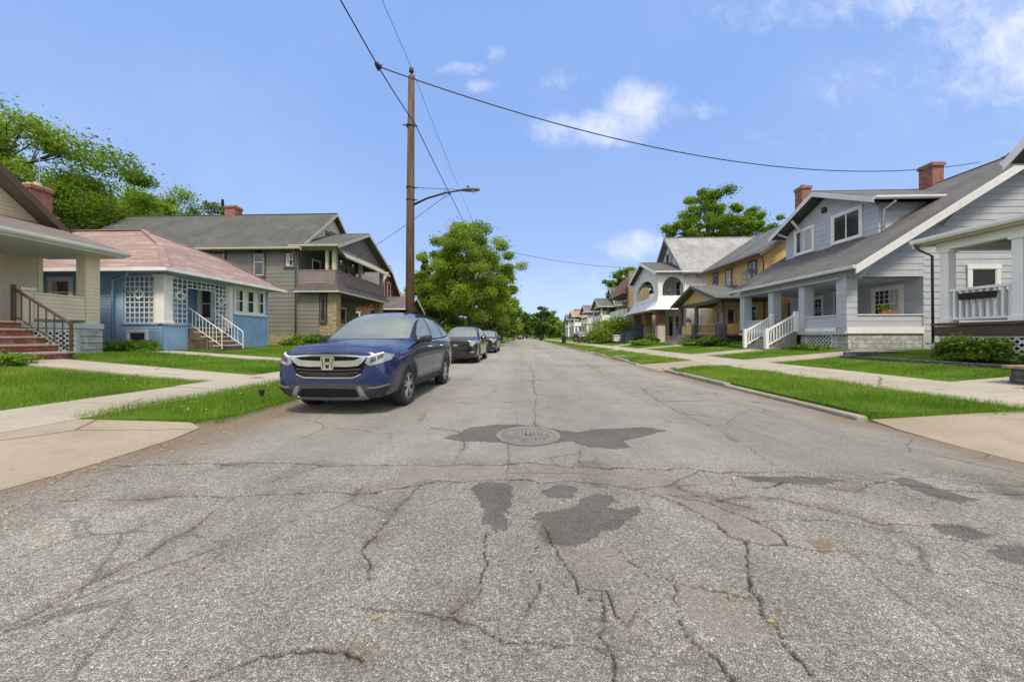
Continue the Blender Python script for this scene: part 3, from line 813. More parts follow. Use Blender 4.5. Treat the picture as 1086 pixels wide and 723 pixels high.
def window(par, face, plane, a0, a1, z0, z1, mat=None, style='hung', fr=0.10, proud=0.05, curtain=0.0, sill=True, pane=None, name='window', sash=None):
    mat = mat or M['white']; mb = MB()
    if not curtain and style != 'single' and WR.random() < .6: curtain = WR.choice((.3, .42, .55, .95))
    fbox(mb, face, plane, a0, a0 + fr, z0, z1, 0, proud); fbox(mb, face, plane, a1 - fr, a1, z0, z1, 0, proud)
    fbox(mb, face, plane, a0 - 0.02, a1 + 0.02, z1, z1 + fr * 1.05, 0, proud + 0.012)
    fbox(mb, face, plane, a0 + fr, a1 - fr, z0, z0 + fr * 0.6, 0, proud)
    if sill: fbox(mb, face, plane, a0 - 0.05, a1 + 0.05, z0 - 0.055, z0, 0, proud + 0.035)
    f = mb.build(name, mat, par)
    sm = MB(); i0, i1, b0, b1 = a0 + fr, a1 - fr, z0 + fr * 0.6, z1
    t = 0.035
    zm = (b0 + b1) / 2; am = (i0 + i1) / 2
    for (p, q, r, s) in ((i0, i0 + t, b0, b1), (i1 - t, i1, b0, b1), (i0 + t, i1 - t, b0, b0 + t), (i0 + t, i1 - t, b1 - t, b1)):
        fbox(sm, face, plane, p, q, r, s, 0.0, 0.034)
    if style in ('hung', 'grid', 'gridtop'): fbox(sm, face, plane, i0 + t, i1 - t, zm - t * 0.6, zm + t * 0.6, 0.0, 0.036)
    if style in ('twin', 'slider'): fbox(sm, face, plane, am - t * 0.8, am + t * 0.8, b0 + t, b1 - t, 0.0, 0.036)
    if style in ('grid', 'gridtop'):
        lo = b0 + t if style == 'grid' else zm + t * .6
        n = max(2, round((i1 - i0) / 0.2))
        for k in range(1, n): fbox(sm, face, plane, i0 + (i1 - i0) * k / n - .01, i0 + (i1 - i0) * k / n + .01, lo, b1 - t, 0.0, 0.030)
        m = max(2, round((b1 - lo) / 0.25))
        for k in range(1, m): fbox(sm, face, plane, i0 + t, i1 - t, lo + (b1 - lo) * k / m - .01, lo + (b1 - lo) * k / m + .01, 0.0, 0.028)
    sm.build('sash', sash or mat, f)
    pm = MB(); fbox(pm, face, plane, i0 + t * .5, i1 - t * .5, b0 + t * .5, b1 - t * .5, 0.004, 0.018)
    pm.build('pane', pane or M['pane'], f)
    if curtain:
        cm = MB(); n = 14; c1 = i0 + t + (i1 - i0 - 2 * t) * curtain
        ed = [i0 + t + (c1 - i0 - t) * k / n for k in range(n + 1)]
        for k in range(n):
            d0, d1 = (0.0195, 0.0235) if k % 2 else (0.0235, 0.0195)
            cm.poly(fpt(face, plane, ed[k], d0, b0 + t), fpt(face, plane, ed[k + 1], d1, b0 + t), fpt(face, plane, ed[k + 1], d1, b1 - t), fpt(face, plane, ed[k], d0, b1 - t))
        cm.build('curtain', M['curtain'], f)
    return f
def door(par, face, plane, a0, a1, z0, z1, mat, trim=None, glass=True):
    fm = MB()
    fbox(fm, face, plane, a0 - .1, a0, z0, z1, 0, .05); fbox(fm, face, plane, a1, a1 + .1, z0, z1, 0, .05); fbox(fm, face, plane, a0 - .12, a1 + .12, z1, z1 + .11, 0, .06)
    dm = MB(); fbox(dm, face, plane, a0, a1, z0 + .01, z1, 0, .03)
    for k in range(2): fbox(dm, face, plane, a0 + .12, a1 - .12, z0 + .2 + k * .42, z0 + .52 + k * .42, .03, .042)
    d = dm.build('door', mat, par, bevel=.005)
    fm.build('door_frame', trim or M['white'], d)
    if glass:
        g = MB(); fbox(g, face, plane, a0 + .14, a1 - .14, z0 + 1.15, z1 - .14, .03, .038); g.build('pane', M['pane'], d)
    h = MB(); c = fpt(face, plane, a1 - .08, .075, z0 + 1.0); h.lathe([(0.0, -.03), (.03, -.02), (.033, 0), (.03, .02), (0.0, .03)], c, 10); h.build('handle', M['grey_metal'], d)
    return d
def gable(par, axis, r0, r1, c0, c1, ze, zr, mat, trim, th=0.13, cr=None, fascia=0.2, ze1=None, soffit=True, name='roof'):
    """two roof slabs meeting at a ridge along axis, rake boards at both ends, eave boards along both sides"""
    cr = (c0 + c1) / 2 if cr is None else cr; ze1 = ze if ze1 is None else ze1
    P = lambda c, z: (c, z)
    A = MB()
    ax = axis
    A.prism([(c0, ze), (cr, zr), (cr, zr - th), (c0, ze - th)], ax, r0, r1)
    A.prism([(cr, zr), (c1, ze1), (c1, ze1 - th), (cr, zr - th)], ax, r0, r1)
    A.prism([(cr - .12, zr - .035), (cr, zr + .03), (cr + .12, zr - .035), (cr, zr - .03)], ax, r0 - .01, r1 + .01)
    ro = A.build(name, mat, par)
    T = MB(); f = fascia
    for s0, s1 in ((r0 - .035, r0 + .0), (r1, r1 + .035)):
        T.prism([(c0 - .02, ze - .03), (cr, zr - .03), (cr, zr - .03 - f), (c0 - .02, ze - .03 - f)], ax, s0, s1)
        T.prism([(cr, zr - .03), (c1 + .02, ze1 - .03), (c1 + .02, ze1 - .03 - f), (cr, zr - .03 - f)], ax, s0, s1)
    g = [(-.11, -.01), (0, -.01), (0, -.15), (-.07, -.15), (-.11, -.09)]
    T.prism([(c0 + a, ze + b) for a, b in g], ax, r0, r1)
    T.prism([(c1 - a, ze1 + b) for a, b in g], ax, r0, r1)
    T.build('roof_trim', trim, ro)
    return ro
def shed(par, axis, r0, r1, c_hi, z_hi, c_lo, z_lo, mat, trim, th=0.13, fascia=0.2, name='porch_roof'):
    A = MB(); A.prism([(c_hi, z_hi), (c_lo, z_lo), (c_lo, z_lo - th), (c_hi, z_hi - th)], axis, r0, r1)
    ro = A.build(name, mat, par); T = MB(); sg = 1 if c_lo > c_hi else -1
    for s0, s1 in ((r0 - .035, r0), (r1, r1 + .035)):
        T.prism([(c_hi, z_hi - .03), (c_lo + .02 * sg, z_lo - .03), (c_lo + .02 * sg, z_lo - .03 - fascia), (c_hi, z_hi - .03 - fascia)], axis, s0, s1)
    T.prism([(c_lo, z_lo - .01), (c_lo + .11 * sg, z_lo - .01), (c_lo + .11 * sg, z_lo - .09), (c_lo + .07 * sg, z_lo - .15), (c_lo, z_lo - .15)], axis, r0 - .03, r1 + .03)
    T.build('roof_trim', trim, ro)
    return ro
def balusters(mb, p, q, h, n, s=0.035, rail=0.06, low=0.12):
    p, q = Vector(p), Vector(q); up = Vector((0, 0, h)); lo = Vector((0, 0, low))
    mb.beam(p + up, q + up, rail * 1.3, rail); mb.beam(p + lo, q + lo, rail, rail * .8)
    for k in range(n):
        c = p.lerp(q, (k + .5) / n); mb.beam(c + lo, c + up, s, s)
def lattice(mb, face, plane, a0, a1, z0, z1, pitch=0.16, w=0.035, d=0.02):
    W, H = a1 - a0, z1 - z0
    for sgn, dd in ((1, 0.0), (-1, 0.009)):
        k = -H
        while k < W + H:
            pts = []
            for z in (0, H):
                a = k + sgn * z if sgn > 0 else k - z + H
                pts.append([a, z])
            (aa, za), (ab, zb) = pts
            # clip to 0..W
            def cl(a, z, a2, z2):
                if a < 0: z += (z2 - z) * (0 - a) / (a2 - a); a = 0
                elif a > W: z += (z2 - z) * (W - a) / (a2 - a); a = W
                return a, z
            if not ((aa <= 0 and ab <= 0) or (aa >= W and ab >= W)):
                A_, B_ = cl(aa, za, ab, zb), cl(ab, zb, aa, za)
                if math.hypot(A_[0] - B_[0], A_[1] - B_[1]) > .03:
                    nrm = Vector(fpt(face, 0, 0, 1, 0))
                    mb.beam(fpt(face, plane, a0 + A_[0], d + dd, z0 + A_[1]), fpt(face, plane, a0 + B_[0], d + dd, z0 + B_[1]), w, .008, up=nrm)
            k += pitch
    for (p, q, r, s) in ((a0, a1, z0 - .03, z0 + .03), (a0, a1, z1 - .03, z1 + .03), (a0 - .03, a0 + .03, z0 + .03, z1 - .03), (a1 - .03, a1 + .03, z0 + .03, z1 - .03)):
        fbox(mb, face, plane, p, q, r, s, d - .014, d + .026)
def chimney(par, x0, x1, y0, y1, z0, z1, mat=None, cap=(0.35, 0.31, 0.26), pots=2):
    mb = MB(); mb.box(x0, x1, y0, y1, z0, z1 - .15); mb.box(x0 - .05, x1 + .05, y0 - .05, y1 + .05, z1 - .15, z1)
    c = mb.build('chimney', mat or M['brick'], par)
    p = MB(); p.box(x0 - .02, x1 + .02, y0 - .02, y1 + .02, z1, z1 + .05)
    for k in range(pots):
        t = (k + .5) / pots; p.lathe([(.12, 0), (.12, .16), (.09, .17), (.09, .02)], (x0 + (x1 - x0) * (t if x1 - x0 > y1 - y0 else .5), y0 + (y1 - y0) * (t if y1 - y0 >= x1 - x0 else .5), z1 + .04), 12)
    p.build('chimney_cap', m_paint('chimney_cap', cap, .9), c)
    return c
def downspout(par, pts, mat, r=0.045):
    MB().tube(pts, r, 8).build('downspout', mat, par, smooth=True)
def steps(par, axis, x0, x1, y0, y1, z0, z1, n, riser, tread, name='steps', over=.03):
    """flight from (x0, z1) down to (x1, z0) along x"""
    S, T = MB(), MB(); dx = (x1 - x0) / n; dz = (z1 - z0) / n; sg = 1 if dx > 0 else -1
    for k in range(n):
        zt_ = z1 - dz * (k + 0) - dz * 0.0
        S.box(x0 + dx * k, x0 + dx * (k + 1), y0 + .02, y1 - .02, z0 - .1, zt_ - dz + dz - .05 - 0.0)
        T.box(x0 + dx * k - .0, x0 + dx * (k + 1) + over * sg, y0, y1, zt_ - .05, zt_)
    st = S.build(name, riser, par); T.build('tread', tread, st, bevel=.006)
    return st

# materials for the houses
def siding_pair(name, c, **k): M[name] = m_paint(name, c, **k)
siding_pair('tan_siding', (0.64, 0.545, 0.39), vary=.1, grime_amt=.15)
siding_pair('tan_trim', (0.66, 0.58, 0.42), vary=.08)
siding_pair('brown_trim', (0.085, 0.05, 0.033))
siding_pair('pale_soffit', (0.55, 0.55, 0.53), vary=.08)
siding_pair('blue_siding', (0.25, 0.395, 0.585), vary=.12, grime=(.3, .36, .45))
siding_pair('grey_porch_paint', (0.45, 0.47, 0.48), vary=.15)
siding_pair('olive_siding', (0.165, 0.165, 0.14), vary=.12, grime=(.12, .11, .09))
siding_pair('olive_trim', (0.40, 0.39, 0.31), vary=.12)
siding_pair('mauve_siding', (0.19, 0.155, 0.145), vary=.14)
siding_pair('pale_grey_siding', (0.42, 0.445, 0.50), vary=.08, grime=(.3, .28, .26), grime_amt=.2)
siding_pair('grey_white_trim', (0.62, 0.63, 0.65), vary=.08)
siding_pair('yellow_siding', (0.60, 0.40, 0.155), vary=.12)
siding_pair('dark_mauve_trim', (0.09, 0.075, 0.075))
siding_pair('cream_siding', (0.60, 0.56, 0.47), vary=.1)
siding_pair('warm_white_siding', (0.68, 0.68, 0.69), vary=.07)
siding_pair('red_siding', (0.42, 0.055, 0.03), vary=.15)
siding_pair('deck_brown', (0.085, 0.05, 0.035), vary=.2)
siding_pair('navy_paint', (0.035, 0.055, 0.075), vary=.2)
siding_pair('tan_stucco', (0.42, 0.30, 0.17), vary=.2)
M['brown_shingle'] = m_shingle('brown_shingle', (0.13, 0.105, 0.092), (0.21, 0.175, 0.155))
M['pink_shingle'] = m_shingle('pink_shingle', (0.275, 0.175, 0.165), (0.40, 0.29, 0.275), w=.8, h=.17, streak=(0.13, 0.10, 0.088))
M['grey_shingle'] = m_shingle('grey_shingle', (0.055, 0.06, 0.055), (0.10, 0.106, 0.098))
M['slate_shingle'] = m_shingle('slate_shingle', (0.075, 0.075, 0.076), (0.14, 0.137, 0.134))
M['light_shingle'] = m_shingle('light_shingle', (0.20, 0.205, 0.215), (0.34, 0.345, 0.36), w=.3, h=.2)
M['green_shingle'] = m_shingle('green_shingle', (0.08, 0.088, 0.084), (0.14, 0.15, 0.142))
M['dark_shingle'] = m_shingle('dark_shingle', (0.07, 0.065, 0.065), (0.12, 0.11, 0.105))
M['choc_shingle'] = m_shingle('choc_shingle', (0.11, 0.06, 0.045), (0.16, 0.09, 0.068))
M['orange_shingle'] = m_shingle('orange_shingle', (0.30, 0.19, 0.10), (0.36, 0.24, 0.14))
M['painted_stone'] = m_brick('painted_stone', (0.46, 0.46, 0.46), (0.60, 0.60, 0.60), (0.30, 0.29, 0.28), w=.55, h=.18, ms=.025, paint=(0.55, 0.55, 0.56))
M['tan_stone'] = m_rubble('tan_stone', (0.33, 0.26, 0.15), (0.52, 0.42, 0.26), (0.22, 0.18, 0.13), 4.5)
M['dark_stone'] = m_rubble('dark_stone', (0.10, 0.095, 0.11), (0.2, 0.19, 0.2), (0.07, 0.065, 0.06), 4)
M['block'] = m_brick('grey_block', (0.40, 0.40, 0.39), (0.46, 0.46, 0.45), (0.3, 0.29, 0.28), w=.4, h=.2)
M['brown_brick'] = m_brick('brown_brick', (0.24, 0.115, 0.075), (0.17, 0.08, 0.055), (0.26, 0.22, 0.18))
M['red_brick_steps'] = m_brick('brick_riser', (0.34, 0.085, 0.05), (0.26, 0.06, 0.04), (0.34, 0.3, 0.26))

# ------------------------------------------------------------------ tan house, far left
def house_tan():
    t = thing('house', 'tan clapboard house with brown gable trim and deep front porch at the left edge', 'house', (-14, 7, .66))
    w = MB(); w.box(-27, -16.2, 1.2, 10.8, .5, 4.95); w.prism([(1.2, 4.95), (10.8, 4.95), (6, 9.75)], 'x', -27, -16.2)
    clap(w, '+X', -16.2, [(1.2, 1.6), (10.8, 1.6), (10.8, 4.95), (6, 9.7), (1.2, 4.95)], .115)
    clap(w, '+Y', 10.8, rect(-27, -16.2, 1.6, 4.9), .115)
    w.build('wall', M['tan_siding'], t)
    c = MB(); c.box(-16.28, -16.165, 10.72, 10.84, 1.6, 4.6); c.build('corner_board', M['tan_trim'], t)
    gable(t, 'x', -27.4, -15.6, .75, 11.2, 4.72, 9.95, M['brown_shingle'], M['brown_trim'], fascia=.26)
    window(t, '+X', -16.185, 7.2, 9.3, 2.35, 3.75, mat=M['brown_trim'], fr=.14, curtain=.4)
    door(t, '+X', -16.185, 5.6, 6.55, 1.62, 3.7, M['brown_trim'])
    # porch
    f = MB(); f.box(-16.2, -13.96, 2.6, 10.8, 1.45, 1.62); f.box(-16.2, -14.0, 10.1, 10.72, .5, 1.45); f.box(-16.2, -14.0, 2.6, 3.0, .5, 1.45)
    f.build('porch_floor', M['grey_porch_paint'], t, bevel=.01)
    b = MB(); b.box(-14.14, -13.985, 10.2, 10.76, .5, 1.42)
    for k in range(4): b.box(-14.0, -13.965, 10.2 + .01 * (k % 2), 10.77, .55 + k * .22, .74 + k * .22)
    b.build('porch_pier', M['block'], t, bevel=.02)
    l = MB(); lattice(l, '+X', -14.05, 8.98, 10.12, .74, 1.4, .15); l.build('lattice', M['white'], t)
    bk = MB(); bk.box(-14.2, -14.08, 8.9, 10.2, .5, 1.44); bk.build('crawl_space_shade', M['interior'], t)  # black panel painted as the shade under the porch
    pw = MB(); pw.box(-14.16, -14.0, 9.2, 10.32, 1.72, 2.42); clap(pw, '+X', -14.0, rect(9.2, 10.32, 1.72, 2.42), .115); clap(pw, '-X', -14.16, rect(9.2, 10.32, 1.72, 2.42), .115)
    clap(pw, '+Y', 10.66, rect(-16.1, -14.2, 1.72, 2.42), .115); pw.box(-16.15, -14.2, 10.5, 10.66, 1.72, 2.42); pw.box(-14.2, -13.98, 9.2, 10.34, 2.42, 2.47)
    pw.build('porch_parapet', M['tan_siding'], t)
    pc = MB(); pc.box(-14.3, -13.99, 10.34, 10.7, 1.62, 3.86); clap(pc, '+X', -13.99, rect(10.34, 10.7, 1.62, 3.8), .115); clap(pc, '-Y', 10.34, rect(-14.3, -13.99, 1.62, 3.8), .115)
    pc.build('porch_column', M['tan_siding'], t)
    pc = MB(); pc.box(-14.3, -13.99, 2.7, 3.06, 1.62, 3.86); pc.build('porch_column', M['tan_siding'], t)
    pp = MB(); pp.box(-14.2, -13.98, 8.95, 9.18, 1.62, 2.5); pp.box(-14.24, -13.94, 8.91, 9.22, 2.5, 2.58); pp.build('porch_pier', M['tan_trim'], t)
    shed(t, 'y', 2.2, 11.0, -16.18, 4.98, -13.4, 4.03, M['brown_shingle'], M['pale_soffit'], th=.1, fascia=.12)
    so = MB(); so.box(-16.15, -13.39, 2.25, 10.98, 3.82, 3.935); so.build('soffit', M['pale_soffit'], t)
    st = steps(t, 'x', -13.95, -12.2, 7.35, 8.72, .6, 1.62, 5, M['red_brick_steps'], M['concrete'], over=.04)
    r = MB(); r.beam((-13.95, 8.78, 1.62), (-13.95, 8.78, 2.62), .07, .07); r.beam((-12.3, 8.78, .62), (-12.3, 8.78, 1.6), .055, .055)
    r.beam((-13.95, 8.78, 2.52), (-12.3, 8.78, 1.55), .06, .05); r.beam((-13.95, 8.78, 1.78), (-12.3, 8.78, .82), .03, .03)
    for k in range(1, 7): x = -13.95 + 1.65 * k / 7; z = 1.78 - .96 * k / 7; r.beam((x, 8.78, z), (x, 8.78, z + .72), .02, .02)
    r.build('handrail', M['brown_trim'], t)
house_tan()

# ------------------------------------------------------------------ blue bungalow with pink roof
def house_blue():
    t = thing('house', 'blue bungalow with faded pink hip roof and white trellis porch', 'house', (-14, 15.3, .7))
    bs = M['blue_siding']
    w = MB(); w.box(-27, -15.7, 12.72, 18, .5, 3.75); clap(w, '-Y', 12.72, rect(-27, -15.7, .75, 3.7), .1)
    # enclosed right half of the front
    w.box(-15.7, -14.0, 15.72, 18, .5, 3.75); clap(w, '+X', -14.0, rect(15.72, 18, .72, 2.25), .1)
    clap(w, '+X', -15.7, rect(12.8, 15.7, 1.7, 3.7), .1)
    w.build('wall', bs, t)
    # porch half-wall
    p = MB(); p.box(-15.68, -13.99, 12.66, 12.82, .5, 1.66); clap(p, '-Y', 12.66, rect(-15.68, -13.99, .6, 1.62), .1)
    p.box(-14.12, -13.97, 12.84, 13.62, .5, 1.66); clap(p, '+X', -13.97, rect(12.66, 13.62, .6, 1.62), .1)
    p.box(-15.7, -13.94, 12.62, 12.86, 1.66, 1.70); p.box(-14.16, -13.93, 12.62, 13.64, 1.661, 1.702)
    p.build('porch_half_wall', bs, t)
    fl = MB(); fl.box(-15.7, -14.02, 12.84, 15.7, 1.45, 1.6); fl.build('porch_floor', M['grey_porch_paint'], t)
    # pillars
    c = MB(); c.box(-14.34, -13.96, 12.66, 13.02, 1.70, 3.62); c.box(-14.38, -13.92, 12.62, 13.06, 3.5, 3.62); c.box(-14.37, -13.93, 12.63, 13.05, 1.702, 1.8)
    c.build('porch_pillar', M['white'], t, bevel=.008)
    c2 = MB(); c2.box(-14.16, -13.93, 15.56, 15.76, 1.6, 3.62); c2.build('porch_pillar', M['white'], t)
    tb = MB(); tb.box(-15.68, -14.0, 12.74, 12.8, 3.56, 3.72); tb.box(-14.06, -13.98, 12.74, 15.72, 3.6, 3.74); tb.box(-15.72, -15.62, 12.68, 12.78, 1.7, 3.7); tb.build('porch_beam', bs, t)
    def trellis(face, plane, a0, a1, z0, z1, dia=True):
        m = MB(); n = max(2, round((a1 - a0) / .2)); k2 = max(2, round((z1 - z0) / .2))
        for k in range(n + 1): a = a0 + (a1 - a0) * k / n; fbox(m, face, plane, a - .017, a + .017, z0, z1, 0, .012)
        for k in range(k2 + 1): z = z0 + (z1 - z0) * k / k2; fbox(m, face, plane, a0, a1, z - .017, z + .017, .012, .024)
        if dia:
            ca, cz, r = (a0 + a1) / 2, z0 + (z1 - z0) * .62, .2; q = [(ca - r, cz), (ca, cz + r), (ca + r, cz), (ca, cz - r)]
            nv = Vector(fpt(face, 0, 0, 1, 0))
            for (u0, v0), (u1, v1) in zip(q, q[1:] + q[:1]): m.beam(fpt(face, plane, u0, .034, v0), fpt(face, plane, u1, .034, v1), .05, .014, up=nv)
        m.build('trellis', M['white'], t)
    trellis('-Y', 12.72, -15.58, -14.42, 1.74, 3.54)
    trellis('+X', -14.06, 13.08, 13.66, 1.74, 3.56)
    trellis('+X', -14.06, 14.95, 15.54, 1.62, 3.56)
    trellis('+X', -14.06, 13.68, 14.93, 3.24, 3.56, False)
    door(t, '+X', -15.68, 13.75, 14.6, 1.62, 3.4, M['white'])
    window(t, '-Y', 15.70, -15.62, -14.8, 2.0, 3.45, fr=.13, curtain=.2)
    # three windows of the enclosed part
    for k in range(3):
        a = 15.84 + k * .66; window(t, '+X', -13.985, a, a + .64, 2.35, 3.5, fr=.09, curtain=.25 * k, sill=False)
    sl = MB(); sl.box(-14.0, -13.9, 15.78, 17.86, 2.26, 2.345); sl.build('window_ledge', M['white'], t)
    sl = MB(); sl.box(-14.0, -13.94, 15.80, 17.84, 3.6, 3.66); sl.build('window_head', M['white'], t)
    window(t, '-Y', 12.705, -18.7, -17.7, 2.4, 3.4, fr=.13)
    window(t, '-Y', 12.645, -15.4, -14.55, .82, 1.38, fr=.09, style='single')
    cf = MB(); cf.box(-14.06, -13.955, 17.9, 18.03, .7, 3.6); cf.build('corner_board', bs, t)
    # roof
    E = [(-13.4, 12.25, 3.8), (-13.4, 18.5, 3.8), (-27.6, 18.5, 3.8), (-27.6, 12.25, 3.8)]
    Mn, Mf = (-15.45, 13.85, 5.12), (-15.45, 16.9, 5.12); P, Q = (-17.9, 15.35, 6.18), (-25, 15.35, 6.18)
    r = MB()
    r.poly(E[0], E[1], Mf, Mn); r.poly(Mn, Mf, P); r.poly(E[0], Mn, P, Q, E[3]); r.poly(E[1], E[2], Q, P, Mf); r.poly(E[2], E[3], Q)
    d = .1; r.poly(*[(x, y, z - d) for x, y, z in E][::-1])
    for a, b in zip(E, E[1:] + E[:1]): r.poly(a, b, (b[0], b[1], b[2] - d), (a[0], a[1], a[2] - d))
    ro = r.build('roof', M['pink_shingle'], t)
    cap = MB()
    for a, b in ((E[0], Mn), (Mn, P), (P, Q), (E[1], Mf), (Mf, P)): cap.beam(Vector(a) + Vector((0, 0, .02)), Vector(b) + Vector((0, 0, .02)), .2, .035)
    cap.build('ridge_cap', M['pink_shingle'], ro)
    g = MB(); x0, x1, y0, y1 = -27.6, -13.4, 12.25, 18.5
    g.box(x1 + .002, x1 + .1, y0 - .1, y1 + .1, 3.66, 3.79); g.box(x0, x1, y0 - .1, y0 - .002, 3.661, 3.791)
    g.build('gutter', M['white'], ro)
    so = MB(); so.box(-27.5, -13.42, 12.27, 18.48, 3.66, 3.695); so.build('soffit', M['blue_siding'], t)
    downspout(t, [(-15.0, 12.3, 3.66), (-15.2, 12.45, 3.5), (-15.95, 12.62, 3.4), (-16.0, 12.64, 3.3), (-16.0, 12.64, .8)], M['blue_siding'])
    chimney(t, -21.75, -21.05, 13.75, 14.4, 4.6, 7.7, cap=(.5, .38, .2))
    a = MB(); a.tube([(-21.2, 14.1, 7.7), (-21.2, 14.1, 9.3)], .018, 6); a.tube([(-21.45, 14.1, 8.9), (-20.95, 14.1, 8.9)], .012, 6); a.build('aerial', M['grey_metal'], t)
    # stairs and white iron rails
    S = MB(); n = 5
    st = steps(t, 'x', -13.96, -12.65, 13.62, 14.76, .66, 1.6, 5, M['wood'], m_paint('tan_treads', (.44, .36, .25), .8))
    lt = MB(); lattice(lt, '-Y', 13.62, -13.9, -13.1, .62, 1.1, .14, .03); lt.build('lattice', M['wood'], t)
    for y in (13.66, 14.72):
        h = MB(); h.tube([(-13.96, y, 2.4), (-12.65, y, 1.5), (-12.55, y, 1.4), (-12.55, y, .68)], .016, 6); h.tube([(-13.96, y, 1.75), (-12.55, y, .82)], .012, 6)
        for k in range(1, 9): x = -13.96 + 1.32 * k / 9; z = 2.4 - .9 * k / 9; h.tube([(x, y, z - .65), (x, y, z)], .01, 5)
        h.build('handrail', M['white'], t)
house_blue()

# ------------------------------------------------------------------ olive two-and-a-half storey house
def house_olive():
    t = thing('house', 'large olive grey house with two storey porch and grey gable roof', 'house', (-15, 26, .75))
    ms = M['olive_siding']
    w = MB(); w.box(-31, -15, 22, 29.7, .5, 7.2); w.prism([(22, 7.2), (29.7, 7.2), (25.85, 10.6)], 'x', -31, -15)
    clap(w, '-Y', 22, rect(-31, -15, 1.35, 7.1), .27, .02); clap(w, '+X', -15, [(22, 1.35), (29.7, 1.35), (29.7, 7.2), (25.85, 10.55), (22, 7.2)], .27, .02)
    w.build('wall', ms, t)
    fo = MB(); fo.box(-31.02, -14.95, 21.94, 29.76, .4, 1.34); fo.build('foundation', M['tan_stone'], t)
    gb = MB(); gb.prism([(22.6, 7.75), (29.1, 7.75), (25.85, 10.5)], 'x', -15.02, -14.93); clap(gb, '+X', -14.93, [(22.6, 7.75), (29.1, 7.75), (25.85, 10.5)], .14); gb.build('gable_siding', M['cream_siding'], t)
    for k in range(3): window(t, '+X', -14.91, 24.95 + k * .62, 25.53 + k * .62, 8.45, 9.2 if k == 1 else 9.05, mat=M['dark_mauve_trim'], sash=M['white'], fr=.07, sill=False)
    gable(t, 'x', -31.4, -14.5, 21.5, 30.2, 7.0, 10.72, M['grey_shingle'], M['olive_trim'])
    chimney(t, -23.2, -22.4, 25.5, 26.2, 8, 11.3)
    for x0, x1, z0, z1 in ((-20.9, -19.9, 5.3, 6.9), (-22.3, -21.4, 5.5, 6.7), (-18.1, -17.2, 5.2, 7.0), (-15.9, -15.2, 5.8, 6.7)):
        window(t, '-Y', 21.975, x0, x1, z0, z1, mat=M['dark_mauve_trim'], sash=M['white'], fr=.12)
    downspout(t, [(-15.1, 21.6, 6.85), (-15.08, 21.85, 6.6), (-15.08, 21.85, .9)], M['olive_siding'])
    # double porch
    x0, x1, y0, y1 = -15, -12.5, 22.05, 29.65
    lo = MB(); lo.box(x0, x1 + .02, y0, y1, .5, 1.3); lo.build('porch_base', M['tan_stone'], t)
    lw = MB(); lw.box(-15, -13.6, 22.02, 22.16, 1.3, 4.1); clap(lw, '-Y', 22.02, rect(-15, -13.6, 1.3, 4.1), .27, .02); lw.build('porch_side_wall', ms, t)
    lpr = MB(); lpr.box(-13.6, -12.56, 22.06, 22.26, 1.3, 2.1); lpr.box(-12.72, -12.5, 22.26, 25.0, 1.3, 2.1); lpr.build('porch_parapet', M['tan_stone'], t)
    for y in (22.02, 28.9):
        c = MB(); c.box(-13.05, -12.45, y, y + .6, 1.28, 4.15); c.build('stone_pillar', M['tan_stone'], t, bevel=.03)
    fl = MB(); fl.box(-15, -12.35, 21.9, 29.85, 4.32, 4.5); fl.build('balcony_floor', M['mauve_siding'], t)
    sk = MB()
    sk.poly((-12.05, 21.6, 4.15), (-12.05, 30.1, 4.15), (-12.42, 29.7, 4.75), (-12.42, 22.0, 4.75)); sk.poly((-15, 21.6, 4.15), (-12.05, 21.6, 4.15), (-12.42, 22.0, 4.75), (-15, 22.0, 4.75))
    sk.poly((-15, 30.1, 4.15), (-12.05, 30.1, 4.15), (-12.42, 29.7, 4.75), (-15, 29.7, 4.75)); sk.poly((-15, 21.6, 4.149), (-12.05, 21.6, 4.149), (-12.05, 30.1, 4.149), (-15, 30.1, 4.149))
    sk.build('skirt_roof', M['dark_shingle'], t)
    tr = MB(); tr.box(-12.07, -12.02, 21.58, 30.12, 4.08, 4.18); tr.box(-15, -12.07, 21.57, 21.62, 4.08, 4.18); tr.build('skirt_trim', M['olive_trim'], t)
    bp = MB(); bp.box(-12.62, -12.5, 22.06, 29.64, 4.75, 5.55); bp.box(-15, -12.62, 22.03, 22.14, 4.75, 5.55)
    clap(bp, '+X', -12.5, rect(22.06, 29.64, 4.75, 5.55), .14); clap(bp, '-Y', 22.03, rect(-15, -12.5, 4.75, 5.55), .14); bp.box(-12.66, -12.46, 22.0, 29.7, 5.55, 5.62); bp.box(-15, -12.66, 22.0, 22.18, 5.551, 5.621)
    bp.build('balcony_parapet', M['mauve_siding'], t)
    po = MB()
    for y in (22.06, 29.4): po.box(-12.75, -12.5, y, y + .25, 5.62, 7.1)
    po.box(-12.75, -12.5, 25.6, 25.8, 5.62, 7.0); po.box(-12.8, -12.48, 22.04, 29.66, 6.95, 7.15); po.box(-15, -12.8, 22.04, 22.3, 6.951, 7.151); po.box(-13.2, -13.0, 22.06, 22.2, 5.62, 6.95)
    po.build('balcony_post', M['olive_trim'], t)
    gw = MB(); gw.prism([(22.1, 7.15), (29.6, 7.15), (25.85, 8.9)], 'x', -12.75, -12.58); clap(gw, '+X', -12.58, [(22.1, 7.15), (29.6, 7.15), (25.85, 8.9)], .14); gw.build('porch_gable', M['mauve_siding'], t)
    gable(t, 'x', -15.3, -12.0, 21.55, 30.15, 7.15, 9.12, M['grey_shingle'], M['olive_trim'], name='porch_roof')
